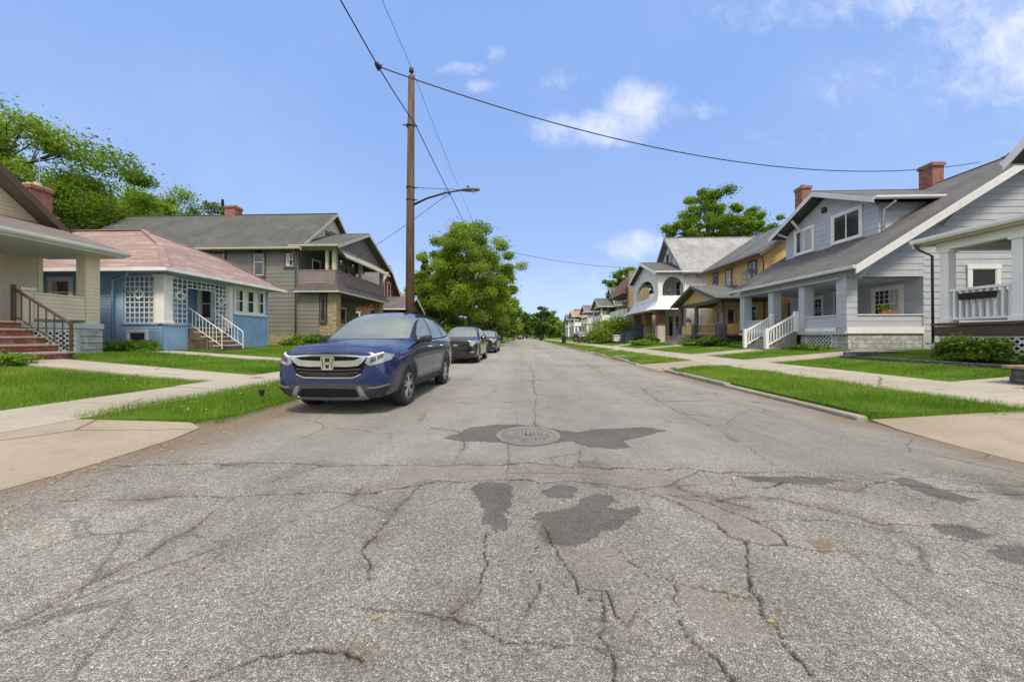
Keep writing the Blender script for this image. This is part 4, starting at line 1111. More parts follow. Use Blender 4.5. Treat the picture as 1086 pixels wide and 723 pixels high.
    aw = MB(); aw.poly((-12.45, 22.1, 7.12), (-12.45, 29.6, 7.12), (-11.85, 29.6, 6.55), (-11.85, 22.1, 6.55)); aw.poly((-11.85, 22.1, 6.55), (-11.85, 29.6, 6.55), (-11.85, 29.6, 6.42), (-11.85, 22.1, 6.42)); aw.build('awning', M['olive_trim'], t)
    window(t, '+X', -14.96, 23.4, 24.4, 5.0, 6.6, mat=M['white']); window(t, '+X', -14.96, 27.0, 28.6, 5.2, 6.7, mat=M['white'], style='twin')
    door(t, '+X', -14.96, 25.4, 26.4, 4.5, 6.6, M['white'])
    window(t, '+X', -14.96, 22.7, 24.2, 2.0, 3.7, style='twin'); door(t, '+X', -14.96, 26.8, 27.8, 1.3, 3.5, M['mauve_siding'])
    window(t, '-Y', 22.0, -13.5, -13.1, 2.2, 3.9, mat=M['dark_mauve_trim'], fr=.06)
    steps(t, 'x', -12.5, -11.1, 25.6, 27.2, .55, 1.3, 4, M['concrete'], M['concrete'])
house_olive()

# ------------------------------------------------------------------ red gable with brick porch, then an orange roof behind it
def house_red():
    t = thing('house', 'red gabled house with white trim behind a brown brick porch', 'house', (-15.5, 37.5, .8))
    w = MB(); w.box(-28, -15.6, 33.8, 41.2, .5, 5.4); w.build('wall', M['brown_brick'], t)
    g = MB(); g.prism([(33.8, 5.4), (41.2, 5.4), (37.5, 8.8)], 'x', -28, -15.6); clap(g, '+X', -15.6, [(33.8, 5.4), (41.2, 5.4), (37.5, 8.75)], .2); g.build('gable_wall', M['red_siding'], t)
    gable(t, 'x', -28.3, -15.0, 33.3, 41.7, 5.2, 9.1, M['slate_shingle'], M['white'], fascia=.32)
    window(t, '+X', -15.58, 36.2, 37.2, 5.5, 7.3); window(t, '+X', -15.58, 37.9, 38.9, 5.5, 7.3)
    p = MB(); p.box(-15.6, -12.4, 34.6, 39.9, .5, 2.2); p.box(-15.6, -12.4, 34.6, 34.9, 2.2, 4.0)
    for y in (34.6, 37.1, 39.4): p.box(-12.9, -12.4, y, y + .5, 2.2, 4.0)
    p.build('porch', M['brown_brick'], t)
    pg = MB(); pg.prism([(34.7, 4.0), (39.8, 4.0), (37.25, 5.3)], 'x', -12.6, -12.45); pg.build('porch_gable', M['brown_brick'], t)
    gable(t, 'x', -15.7, -12.0, 34.1, 40.4, 4.05, 5.6, M['slate_shingle'], M['white'], name='porch_roof', fascia=.28)
    window(t, '-Y', 34.58, -15.1, -14.2, 2.5, 3.4); window(t, '-Y', 33.78, -17.8, -16.6, 2.0, 3.6)
    t2 = thing('house', 'house with plain orange tan roof showing just behind the red gable', 'house', (-17, 49, .85))
    w = MB(); w.box(-28, -16.5, 44.5, 53, .5, 5.5); clap(w, '+X', -16.5, rect(44.5, 53, .8, 5.5), .2); w.build('wall', M['cream_siding'], t2)
    gable(t2, 'y', 44, 53.5, -28.6, -15.9, 5.4, 10.2, M['orange_shingle'], M['white'])
    for y in (45.5, 48, 50.5): window(t2, '+X', -16.48, y, y + 1, 2, 3.6)
    door(t2, '+X', -16.48, 47, 47.8, .9, 3, M['brown_trim'])
house_red()
# ================================================================== right side of the street
# ------------------------------------------------------------------ pale grey house with a dormer
def house_grey():
    t = thing('house', 'pale grey house with wide two window dormer and white stair rails', 'house', (13.6, 18.3, .68))
    gs = M['pale_grey_siding']; wt = M['grey_white_trim']
    XE, ZE, XR, ZR, XB = 13.2, 4.08, 20.85, 9.0, 28.5
    sl = (ZR - ZE) / (XR - XE)
    yn, yf = 14.9, 22.0
    w = MB(); w.box(16.6, 26.5, yn, yf, .5, 6.2)
    gp = [(16.6, 6.2), (26.5, 6.2), (26.5, ZR - .25 - sl * (26.5 - XR)), (XR, ZR - .22), (16.6, ZE - .22 + sl * (16.6 - XE))]
    w.prism([(16.6, 3.9), (26.5, 3.9), (26.5, ZR - .25 - sl * (26.5 - XR)), (XR, ZR - .22), (16.6, ZE - .22 + sl * (16.6 - XE))], 'y', yn + .001, yf - .001)
    clap(w, '-Y', yn, [(16.6, 1.45), (26.5, 1.45), (26.5, 5.1), (XR, ZR - .22), (16.6, ZE - .22 + sl * (16.6 - XE))], .27, .018)
    # side gable above the porch opening
    w.prism([(13.55, 3.72), (16.6, 3.72), (16.6, ZE - .22 + sl * 3.4), (13.55, ZE - .22 + sl * .35)], 'y', yn, yn + .16)
    clap(w, '-Y', yn, [(13.55, 3.72), (16.6, 3.72), (16.6, ZE - .22 + sl * 3.4), (13.55, ZE - .22 + sl * .35)], .27, .018)
    w.prism([(13.55, 3.72), (16.6, 3.72), (16.6, ZE - .22 + sl * 3.4), (13.55, ZE - .22 + sl * .35)], 'y', yf - .16, yf)
    clap(w, '-X', 16.6, rect(yn + .05, yf, 1.45, 3.75), .27, .018)
    w.build('wall', gs, t)
    r = gable(t, 'y', yn - .75, yf + .6, XE, XB, ZE, ZR, M['slate_shingle'], wt, fascia=.34, th=.16)
    # brackets under the rake
    b = MB()
    for x in (14.0, 17.4):
        z = ZE + sl * (x - XE) - .36
        b.beam((x, yn - .02, z - .55), (x, yn - .62, z + .02), .1, .1); b.beam((x, yn - .02, z), (x, yn - .68, z), .1, .1)
    b.build('bracket', wt, t)
    # porch
    f = MB(); f.box(13.45, 16.6, yn, yf, 1.3, 1.44); f.build('porch_floor', M['grey_porch_paint'], t)
    fd = MB(); fd.box(13.62, 17.3, yn + .03, yn + .3, .3, 1.3); fd.box(13.62, 13.9, yn + .302, yn + .85, .3, 1.3); fd.box(17.3, 26.5, yn + .02, yn + .3, .3, 1.42); fd.build('foundation', M['painted_stone'], t)
    bd = MB(); bd.box(13.52, 16.62, yn - .03, yn + .05, 1.34, 1.6); bd.box(13.50, 13.60, yn + .42, 17.1, 1.34, 1.6); bd.box(13.50, 13.60, 19.3, yf - .05, 1.34, 1.6); bd.build('skirt_board', M['white'], t)
    lt = MB(); lattice(lt, '-X', 13.66, yn + .8, 17.1, .75, 1.28, .19, .042); lattice(lt, '-X', 13.66, 19.55, yf - .5, .75, 1.28, .19, .042); lt.build('lattice', wt, t)
    for y in (17.05, 19.15):
        q = MB(); q.box(13.62, 13.9, y, y + .38, .3, 1.3); q.build('foundation_pier', M['painted_stone'], t)
    cs = MB(); cs.box(13.75, 13.85, yn + .5, 17.2, .4, 1.3); cs.box(13.75, 13.85, 19.3, yf, .4, 1.3); cs.build('crawl_space_shade', M['interior'], t)  # dark panels in place of the shade behind the lattice
    for y0, y1 in ((yn - .01, yn + .46), (17.05, 17.4), (19.15, 19.5), (yf - .42, yf)):
        c = MB(); c.box(13.5, 13.94, y0, y1, 1.44, 3.72); clap(c, '-X', 13.5, rect(y0, y1, 1.6, 3.72), .27, .014); clap(c, '-Y', y0, rect(13.5, 13.94, 1.6, 3.72), .27, .014)
        c.build('porch_column', gs, t)
    for y0, y1 in ((yn + .46, 17.05), (19.5, yf - .42)):
        pp = MB(); pp.box(13.6, 13.76, y0, y1, 1.6, 2.1); clap(pp, '-X', 13.6, rect(y0, y1, 1.6, 2.1), .25, .014); pp.build('porch_parapet', gs, t)
    pp = MB(); pp.box(13.94, 16.6, yn + .03, yn + .18, 1.6, 2.1); clap(pp, '-Y', yn + .03, rect(13.94, 16.6, 1.6, 2.1), .25, .014); pp.build('porch_parapet', gs, t)
    pp = MB(); pp.box(13.94, 16.6, yf - .18, yf - .03, 1.6, 2.1); pp.build('porch_parapet', gs, t)
    cp = MB()
    for y0, y1 in ((yn + .46, 17.05), (19.5, yf - .42)): cp.box(13.55, 13.81, y0, y1, 2.1, 2.15)
    cp.box(13.94, 16.6, yn - .01, yn + .23, 2.1, 2.15); cp.build('parapet_cap', wt, t)
    be = MB(); be.box(13.5, 13.74, yn, yf, 3.72, 3.96); be.build('porch_beam', gs, t)
    ce = MB(); ce.box(13.3, 16.6, yn + .16, yf - .16, 3.66, 3.70); ce.build('porch_ceiling', gs, t)
    window(t, '-X', 16.58, 19.6, 20.75, 1.95, 3.35, style='grid', fr=.14, sash=M['white']); window(t, '-X', 16.58, 15.6, 17.0, 1.95, 3.35, style='gridtop', fr=.16)
    door(t, '-X', 16.58, 18.0, 18.9, 1.44, 3.5, M['dark_mauve_trim'])
    # stairs with white rails
    steps(t, 'x', 13.45, 12.1, 17.45, 19.1, .6, 1.44, 4, M['treads'], M['treads'])
    for y in (17.45, 19.1):
        h = MB(); h.box(13.32, 13.48, y - .08, y + .08, 1.44, 2.45); h.box(11.9, 12.06, y - .08, y + .08, .6, 1.62)
        balusters(h, (13.4, y, 1.44), (11.98, y, .62), .86, 10, .045, .07); h.build('stair_rail', M['white'], t)
    # side window and vents
    window(t, '-Y', yn - .02, 18.3, 19.6, 3.0, 4.0, fr=.17, style='single', pane=M['interior'])
    # dormer
    yd0, yd1 = 16.15, 21.65; ym = (yd0 + yd1) / 2; xw = 16.05; z_e = 7.35
    d = MB(); zb = ZE + sl * (xw - XE) - .05
    d.prism([(yd0, zb), (yd1, zb), (yd1, 7.3), (ym, 8.65), (yd0, 7.3)], 'x', xw, 18.5)
    d.prism([(xw, zb), (18.4, 7.3), (xw, 7.3)], 'y', yd0, yd0 + .1)
    clap(d, '-X', xw, [(yd0, zb), (yd1, zb), (yd1, 7.3), (ym, 8.62), (yd0, 7.3)], .27, .018)
    clap(d, '-Y', yd0, [(xw, zb), (18.35, 7.28), (18.35, 7.3), (xw, 7.3)], .27, .016)
    d.build('dormer_wall', gs, t)
    dr = gable(t, 'x', 15.35, 20.7, yd0 - .5, yd1 + .45, 7.4, 8.98, M['slate_shingle'], wt, name='dormer_roof', fascia=.26)
    window(t, '-X', xw - .02, 19.55, 20.95, 6.0, 7.3, style='twin', fr=.13, curtain=.75); window(t, '-X', xw - .02, 16.85, 18.5, 6.0, 7.35, style='twin', fr=.14, curtain=.0)
    dv = MB(); dv.lathe([(0, -.06), (.11, -.05), (.12, 0), (.1, .02)], (xw - .06, ym, 8.02), 12, 'x'); dv.box(xw - .12, xw, ym - .12, ym + .12, 7.84, 7.96); dv.build('dormer_vent', M['dark_metal'], t)
    for y in (yd0 + .12, yd1 - .2, ym + 1.5):
        db = MB(); db.beam((xw - .02, y, 7.2), (xw - .62, y, 7.42 if y != ym + 1.5 else 7.9), .09, .09); db.build('dormer_bracket', wt, t)
    downspout(t, [(16.3, yd0 - .5, 7.2), (16.2, yd0 - .1, 6.95), (16.2, yd0 - .07, 6.1)], wt)
    chimney(t, 20.5, 21.05, 18.0, 18.6, 8.2, 9.95, cap=(.2, .18, .16), pots=0)
    c2 = chimney(t, 17.3, 17.85, 22.03, 22.6, 5, 10.6, cap=(.2, .19, .18), pots=1)
house_grey()

# ------------------------------------------------------------------ white porch house at the right edge
def house_white_porch():
    t = thing('house', 'white house with tall porch columns and picket railing at the right edge', 'house', (12.5, 8, .68))
    w = MB(); w.box(15.2, 25, 2.4, 10.4, .5, 6.7); w.prism([(2.4, 6.7), (10.4, 6.7), (6.4, 11)], 'x', 15.2, 25)
    clap(w, '-X', 15.2, [(2.4, 1.7), (10.4, 1.7), (10.4, 6.7), (6.4, 11), (2.4, 6.7)], .12); clap(w, '+Y', 10.4, rect(15.2, 25, 1.7, 6.7), .12); w.build('wall', M['warm_white_siding'], t)
    gable(t, 'x', 14.5, 25.5, 1.9, 10.9, 6.55, 11.3, M['dark_shingle'], M['white'], fascia=.3)
    shed(t, 'y', 1.6, 11.15, 15.2, 4.85, 12.15, 4.2, M['dark_shingle'], M['white'], th=.1, fascia=.22)
    so = MB(); so.box(12.16, 15.2, 1.7, 11.0, 3.98, 4.06); so.build('porch_ceiling', m_paint('tan_ceiling', (.42, .37, .26), .7), t)
    be = MB(); be.box(12.4, 12.62, 1.8, 10.8, 3.76, 3.98); be.box(12.62, 15.2, 10.55, 10.75, 3.76, 3.98); be.build('porch_beam', M['white'], t)
    fl = MB(); fl.box(12.3, 15.2, 1.8, 10.85, 1.52, 1.6); fl.box(12.34, 12.42, 1.8, 10.8, 1.22, 1.5); fl.box(12.42, 15.2, 10.72, 10.8, 1.22, 1.5); fl.build('porch_deck', M['deck_brown'], t)
    for y in (10.5, 9.0, 6.4, 3.6):
        c = MB(); c.box(12.4, 12.62, y, y + .2, 1.6, 3.76); c.box(12.36, 12.66, y - .04, y + .24, 3.68, 3.76); c.box(12.36, 12.66, y - .04, y + .24, 1.602, 1.74); c.build('porch_column', M['white'], t, bevel=.006)
    for a, b in ((9.2, 10.5), (6.6, 9.0), (3.8, 6.4)):
        r = MB(); balusters(r, (12.5, a, 1.6), (12.5, b, 1.6), .95, max(6, int((b - a) / .135)), .06, .075); r.build('railing', M['white'], t)
    r = MB(); balusters(r, (12.62, 10.62, 1.6), (15.2, 10.62, 1.6), .95, 18, .06, .075); r.build('railing', M['white'], t)
    lt = MB(); lattice(lt, '-X', 12.42, 2.0, 10.7, .6, 1.2, .17, .04); lt.build('lattice', M['white'], t)
    cs = MB(); cs.box(12.6, 12.7, 2, 10.7, .4, 1.22); cs.box(12.6, 15.2, 10.5, 10.6, .4, 1.22); cs.build('crawl_space_shade', M['interior'], t)  # near-black panels stand for the shade under the deck
    window(t, '-X', 15.17, 7.8, 9.4, 2.3, 3.6, style='twin'); door(t, '-X', 15.17, 5.6, 6.6, 1.6, 3.7, M['brown_trim'])
    downspout(t, [(12.05, 11.05, 4.05), (12.15, 11.0, 3.85), (12.36, 10.86, 3.65), (12.36, 10.84, 1.0)], M['dark_metal'], .032)
    pb = thing('planter_box', 'black railing planter box with plants on the white porch railing', 'planter', (12.42, 9.85, 2.5))
    m = MB(); m.prism([(12.28, 2.42), (12.32, 2.24), (12.44, 2.24), (12.48, 2.42)], 'y', 9.5, 10.2); m.build('planter', M['black'], pb, bevel=.01)
    st = thing('retaining_block', 'low stacked stone pier beside the pavement at the right edge', 'stone pier', (9.6, 7.4, .3))
    q = MB()
    for k in range(3): q.box(9.35 + .02 * k, 10.0, 6.15 + .02 * (k % 2), 7.0 - .01 * k, .2 + .13 * k, .33 + .13 * k)
    q.build('stone', M['dark_stone'], st, bevel=.02)
    cap = MB(); cap.box(9.3, 10.05, 6.1, 7.05, .59, .65); cap.build('cap_stone', M['tan_stone'], st, bevel=.015)
    ed = thing('edging_wall', 'low dark stone edging along the bed below the white porch', 'garden edging', (11.6, 9, .65))
    e = MB(); e.box(11.2, 11.3, 7.6, 12.6, .35, .54); e.box(11.3, 13.3, 12.5, 12.6, .35, .67); e.build('edging', M['dark_stone'], ed, bevel=.02)
house_white_porch()

# ------------------------------------------------------------------ yellow house
def house_yellow():
    t = thing('house', 'mustard yellow house with gabled front porch on dark stone piers', 'house', (15, 28.3, .7))
    ys = M['yellow_siding']; dm = M['dark_mauve_trim']
    yn, yf = 24.4, 31.9; XE, ZE, XR, ZR = 16.0, 6.96, 21.4, 10.55; sl = (ZR - ZE) / (XR - XE)
    w = MB(); w.box(16.6, 26.2, yn, yf, .5, 6.9); w.prism([(16.6, 6.8), (26.2, 6.8), (26.2, ZR - .2 - sl * 4.8), (XR, ZR - .2), (16.6, ZE + sl * .6 - .2)], 'y', yn, yf)
    clap(w, '-X', 16.6, rect(yn, yf, 1.3, 7.0), .12); clap(w, '-Y', yn, [(16.6, 1.3), (26.2, 1.3), (26.2, ZE + .2), (XR, ZR - .2), (16.6, ZE + .2)], .12)
    w.build('wall', ys, t)
    gable(t, 'y', yn - .55, yf + .5, XE, 26.8, ZE, ZR, M['green_shingle'], dm, fascia=.24)
    cb = MB(); cb.box(16.56, 16.7, yn - .03, yn + .1, 1.3, 6.9); cb.build('corner_board', ys, t)
    for a in (25.1, 28.0, 30.0): window(t, '-X', 16.575, a, a + .9, 4.9, 6.6, mat=dm, sash=M['white'], fr=.13)
    window(t, '-Y', yn - .02, 18.6, 19.7, 4.9, 6.4, mat=dm, sash=M['white']); window(t, '-Y', yn - .02, 18.2, 19.9, 2.0, 3.4, mat=dm, sash=M['white'], style='twin')
    window(t, '-Y', yn - .02, 18.9, 19.5, 7.7, 8.3, mat=ys, style='single', fr=.08)
    downspout(t, [(16.1, yn - .45, 6.8), (16.5, yn - .1, 6.4), (16.55, yn - .08, 1.2)], dm)
    # porch
    x0 = 13.4
    f = MB(); f.box(x0, 16.6, 24.1, 30.5, 1.2, 1.36); f.build('porch_floor', dm, t)
    fb = MB(); fb.box(x0 + .2, 16.6, 24.3, 30.4, .4, 1.2); fb.build('foundation', M['dark_stone'], t)
    for y in (24.1, 27.5, 30.1):
        c = MB(); c.box(x0 - .05, x0 + .5, y - .05, y + .5, .5, 2.15); c.build('stone_pier', M['dark_stone'], t, bevel=.03)
        p = MB(); p.lathe([(.17, 2.15), (.15, 2.3), (.14, 3.5), (.18, 3.62)], (x0 + .22, y + .22, 0), 14); p.build('porch_post', dm, t, smooth=False)
    r = MB()
    for a, b in ((24.6, 27.4),): r.box(x0 + .1, x0 + .26, a, b, 1.36, 1.5)
    balusters(r, (x0 + .2, 24.6, 1.36), (x0 + .2, 27.4, 1.36), .72, 20, .04, .07); r.build('railing', m_paint('tan_rail', (.4, .27, .15)), t)
    pp = MB(); pp.box(x0 + .1, 16.5, 24.15, 24.28, 1.36, 2.08); clap(pp, '-Y', 24.15, rect(x0 + .5, 16.5, 1.36, 2.08), .12); pp.build('porch_parapet', ys, t); pp = MB(); pp.box(x0 + .12, x0 + .25, 28.05, 30.05, 1.36, 2.08); clap(pp, '-X', x0 + .12, rect(28.05, 30.05, 1.36, 2.08), .12); pp.build('porch_parapet', ys, t)
    be = MB(); be.box(x0 + .05, x0 + .4, 24.1, 30.55, 3.6, 3.84); be.box(x0 + .4, 16.6, 24.1, 24.35, 3.6, 3.84); be.build('porch_beam', dm, t)
    gw = MB(); gw.prism([(24.6, 3.86), (30.0, 3.86), (27.3, 4.95)], 'x', x0 + .1, x0 + .25); clap(gw, '-X', x0 + .1, [(24.6, 3.86), (30.0, 3.86), (27.3, 4.95)], .12); gw.build('porch_gable', ys, t)
    gable(t, 'x', x0 - .45, 17.0, 23.7, 30.95, 3.88, 5.2, M['green_shingle'], dm, name='porch_roof', fascia=.22)
    for a in (25.0, 26.1, 29.2): window(t, '-X', 16.575, a, a + .95, 2.0, 3.4, mat=M['offwhite'])
    door(t, '-X', 16.575, 27.7, 28.6, 1.36, 3.4, dm)
    steps(t, 'x', x0, 12.0, 28.2, 30.0, .55, 1.36, 4, M['concrete'], M['concrete'])
    ac = thing('air_conditioner', 'white window air conditioner sticking out of the yellow house', 'air conditioner', (18.4, 24.2, 2.3))
    a = MB(); a.box(18.05, 18.85, 23.95, 24.36, 2.05, 2.55); a.build('housing', M['white'], ac, bevel=.02)
    gr = MB()
    for k in range(7): gr.box(18.1, 18.55, 23.93, 23.952, 2.1 + .06 * k, 2.13 + .06 * k)
    gr.build('grille', M['grey_metal'], ac)
house_yellow()

# ------------------------------------------------------------------ white house with arched upper porch
def arch_panel(mb, face, plane, a0, a1, z0, z1, o0, o1, zs, ztop, th, n=14):
    """wall strip a0..a1, z0..z1 with an arched opening o0..o1 rising from z0: spring zs, crown ztop"""
    pts = [(o0, z0), (o0, zs)]
    for k in range(1, n): t = math.pi * (1 - k / n); pts.append(((o0 + o1) / 2 + (o1 - o0) / 2 * math.cos(t), zs + (ztop - zs) * math.sin(t)))
    pts += [(o1, zs), (o1, z0)]
    fbox(mb, face, plane, a0, o0, z0, z1, 0, th); fbox(mb, face, plane, o1, a1, z0, z1, 0, th)
    for (p0, q0), (p1, q1) in zip(pts[1:-1], pts[2:-1]):
        for d in (0, th): mb.poly(fpt(face, plane, p0, d, q0), fpt(face, plane, p1, d, q1), fpt(face, plane, p1, d, z1), fpt(face, plane, p0, d, z1))
        mb.poly(fpt(face, plane, p0, 0, q0), fpt(face, plane, p1, 0, q1), fpt(face, plane, p1, th, q1), fpt(face, plane, p0, th, q0))
def house_arch():
    t = thing('house', 'white house with arched openings in its upper porch and pale grey roof', 'house', (15, 39, .7))
    ws = M['warm_white_siding']; yn, yf = 35.0, 43.0; xw = 16.2
    w = MB(); w.box(xw, 31, yn, yf, .5, 7.9); w.prism([(yn, 7.7), (yf, 7.7), (39, 11.95)], 'x', xw, 31)
    clap(w, '-X', xw, [(yn, 1.3), (yf, 1.3), (yf, 7.8), (39, 11.9), (yn, 7.8)], .14); clap(w, '-Y', yn, rect(xw, 31, 1.3, 7.8), .14); w.build('wall', ws, t)
    gable(t, 'x', 15.6, 31.5, 34.4, 43.6, 7.6, 12.3, M['light_shingle'], m_paint('grey_rake', (.25, .25, .26)), fascia=.35)
    window(t, '-X', xw - .02, 38.2, 39.8, 9.2, 10.4, style='twin', mat=M['dark_mauve_trim'], sash=M['offwhite'])
    x0 = 13.4
    b = MB(); b.box(x0 + .1, xw, yn + .1, 42.7, .4, 1.3); b.build('porch_base', M['brown_brick'], t)
    for y in (yn + .02, 38.5, 42.1):
        lo = MB(); lo.box(x0 - .02, x0 + .72, y, y + .7, .4, 2.3); lo.build('pillar_base', M['tan_stone'] if y != yn + .02 else m_concrete('pale_pillar', (.5, .46, .38), (.34, .3, .25)), t, bevel=.02)
        c = MB(); c.box(x0, x0 + .7, y + .02, y + .68, 2.3, 3.95); c.build('brick_pillar', M['brown_brick'], t)
    # flared upper porch
    fl = MB(); X0, Y0, Y1 = x0 + .02, yn, 42.8
    for (z0, o0, z1, o1) in ((3.9, .85, 4.3, .42), (4.3, .42, 4.8, .12), (4.8, .12, 5.35, .0)):
        fl.poly((X0 - o0, Y0 - o0, z0), (X0 - o0, Y1 + o0, z0), (X0 - o1, Y1 + o1, z1), (X0 - o1, Y0 - o1, z1))
        fl.poly((xw, Y0 - o0, z0), (X0 - o0, Y0 - o0, z0), (X0 - o1, Y0 - o1, z1), (xw, Y0 - o1, z1)); fl.poly((xw, Y1 + o0, z0), (X0 - o0, Y1 + o0, z0), (X0 - o1, Y1 + o1, z1), (xw, Y1 + o1, z1))
    fl.poly((X0 - .85, Y0 - .85, 3.9), (xw, Y0 - .85, 3.9), (xw, Y1 + .85, 3.9), (X0 - .85, Y1 + .85, 3.9))
    fl.build('flared_parapet', ws, t)
    ce = MB(); ce.box(X0, xw, Y0, Y1, 4.4, 4.5); ce.build('balcony_floor', M['offwhite'], t)
    ar = MB(); arch_panel(ar, '-X', x0 + .2, yn, 42.8, 5.35, 7.6, yn + 1.25, 41.7, 5.9, 7.35, .18); arch_panel(ar, '-Y', yn + .2, x0 + .2, xw, 5.35, 7.6, x0 + .45, xw - .25, 6.0, 7.3, .18)
    arch_panel(ar, '+Y', 42.6, x0 + .2, xw, 5.35, 7.6, x0 + .45, xw - .25, 6.0, 7.3, .18)
    ar.build('arched_wall', ws, t)
    bk = MB(); bk.box(xw - .08, xw - .01, yn + .3, 42.5, 4.5, 7.5); bk.build('balcony_wall', M['offwhite'], t)
    window(t, '-X', xw - .09, 36.0, 37.2, 5.2, 7.0); door(t, '-X', xw - .09, 38.4, 39.4, 4.5, 6.7, M['offwhite'])
    gw = MB(); gw.prism([(yn, 7.6), (42.8, 7.6), (38.9, 9.2)], 'x', x0 + .05, x0 + .2); clap(gw, '-X', x0 + .05, [(yn, 7.6), (42.8, 7.6), (38.9, 9.2)], .14); gw.build('porch_gable', ws, t)
    gable(t, 'x', 12.9, 16.3, 34.5, 43.3, 7.72, 9.5, M['dark_shingle'], M['white'], name='porch_roof', fascia=.3)
    door(t, '-X', xw - .02, 38, 39, 1.3, 3.4, M['black']); window(t, '-X', xw - .02, 36, 37.4, 1.9, 3.4)
    for k in range(2): downspout(t, [(xw - .1, yn - .06 - .0, 7.4), (xw - .1, yn - .06, 1.2)] if k == 0 else [(17.6, yn - .06, 7.5), (17.6, yn - .06, 1)], M['white'])
    sc = steps(t, 'x', x0, 11.5, 39.3, 41.3, .6, 1.3, 5, M['navy_paint'], M['navy_paint'])
    for y in (39.2, 41.3):
        sr = MB(); sr.prism([(x0, 1.3), (11.4, .55), (11.4, 1.5), (x0, 2.5)], 'y', y - .06, y + .06)
        sr.beam((x0, y, 2.53), (11.4, y, 1.53), .16, .06)
        sr.build('stair_wall', M['navy_paint'], t)
house_arch()

# ------------------------------------------------------------------ far houses on the right
def far_house(label, y0, y1, xf, wall, roofm, trim, ze, zr, porch=2, axis='x', brick=False, balcony=True):
    t = thing('house', label, 'house', (xf, (y0 + y1) / 2, .75))
    xw = xf + 2.7
    w = MB(); w.box(xw, xw + 13, y0, y1, .4, ze)
    if axis == 'x': w.prism([(y0, ze), (y1, ze), ((y0 + y1) / 2, zr - .2)], 'x', xw, xw + 13)
    clap(w, '-X', xw, rect(y0, y1, 1.2, ze), .16); clap(w, '-Y', y0, rect(xw, xw + 13, 1.2, ze), .16); w.build('wall', wall, t)
    if axis == 'x': gable(t, 'x', xw - .5, xw + 13.4, y0 - .5, y1 + .5, ze - .05, zr, roofm, trim)
    else: gable(t, 'y', y0 - .5, y1 + .5, xw - .6, xw + 13.6, ze - .05, zr, roofm, trim)
    for a in (y0 + .8, (y0 + y1) / 2 - .5, y1 - 1.8):
        window(t, '-X', xw - .02, a, a + 1.0, 1.9, 3.4)
        window(t, '-X', xw - .02, a, a + 1.0, 4.9, 6.3)
    window(t, '-Y', y0 - .02, xw + 2, xw + 3, 2, 3.5); window(t, '-Y', y0 - .02, xw + 5, xw + 6, 4.8, 6.2)
    door(t, '-X', xw - .02, y0 + 2.2, y0 + 3.1, 1.2, 3.3, M['brown_trim'])
    ym = (y0 + y1) / 2
    fb = MB(); fb.box(xf + .1, xw, y0 + .2, y1 - .2, .4, 1.2); fb.build('porch_base', M['brown_brick'], t)
    for y in (y0 + .25, ym - .2, y1 - .65):
        c = MB(); c.box(xf, xf + .4, y, y + .4, 1.2, 3.9); c.build('porch_column', M['brown_brick'] if brick else trim, t)
    bf = MB(); bf.box(xf - .1, xw, y0 + .1, y1 - .1, 3.9, 4.2); bf.build('balcony_floor', trim, t)
    rl = MB(); rl.box(xf, xf + .1, y0 + .2, y1 - .2, 4.2, 4.95); rl.box(xf, xw, y0 + .2, y0 + .3, 4.2, 4.95)
    for k in range(12): yy = y0 + .3 + (y1 - y0 - .6) * k / 11; rl.box(xf - .025, xf - .002, yy - .03, yy + .03, 4.2, 4.95)
    rl.build('balcony_railing', trim, t)
    if porch == 2:
        for y in (y0 + .25, y1 - .45):
            c = MB(); c.box(xf + .02, xf + .22, y, y + .2, 4.95, 6.4); c.build('balcony_post', trim, t)
        gw = MB(); gw.prism([(y0 + .2, 6.4), (y1 - .2, 6.4), (ym, 7.9)], 'x', xf + .05, xf + .2); gw.build('porch_gable', wall, t)
        gable(t, 'x', xf - .4, xw + .3, y0 - .2, y1 + .2, 6.4, 8.15, roofm, trim, name='porch_roof')
    steps(t, 'x', xf, xf - 1.3, ym - .8, ym + .8, .5, 1.2, 4, M['concrete'], M['concrete'])
    return t
mans = far_house('cream house with tall brown mansard roof, white balcony and brick side pier', 46, 54, 13.2, M['cream_siding'], M['choc_shingle'], M['white'], 6.9, 11.5, porch=1, axis='y')
bp = MB(); bp.box(13.6, 16.2, 45.3, 46.0, .4, 9.8); bp.build('brick_pier', M['tan_stone'], mans)
mr = MB(); mr.poly((13.0, 46.1, 7.0), (13.0, 54.4, 7.0), (15.0, 54.0, 9.8), (15.0, 46.4, 9.8)); mr.poly((15.9, 46.1, 7.0), (13.0, 46.1, 7.0), (15.0, 46.4, 9.8), (15.9, 46.4, 9.8)); mr.poly((15, 46.4, 9.8), (15, 54, 9.8), (17, 54, 10), (17, 46.4, 10)); mr.poly((13, 46.1, 6.95), (16, 46.1, 6.95), (16, 54.4, 6.95), (13, 54.4, 6.95)); mr.build('mansard_front', M['choc_shingle'], mans)
far_house('pale grey white house with small gabled two storey porch beyond the mansard', 59, 66.5, 13.0, M['cream_siding'], M['slate_shingle'], M['white'], 6.6, 10.2, axis='x')
far_house('white two storey house with brown roof and striped awning further down', 72, 80, 13.0, M['warm_white_siding'], M['brown_shingle'], M['white'], 6.6, 10.4, axis='y')
far_house('distant pale house with tan roof, last of the row on the right', 88, 97, 12.5, M['pale_grey_siding'], M['orange_shingle'], M['white'], 6.2, 9.6, axis='y')
far_house('distant white gabled house half hidden by trees at the end of the street', 104, 112, 13.0, M['warm_white_siding'], M['slate_shingle'], M['white'], 6.2, 9.8)

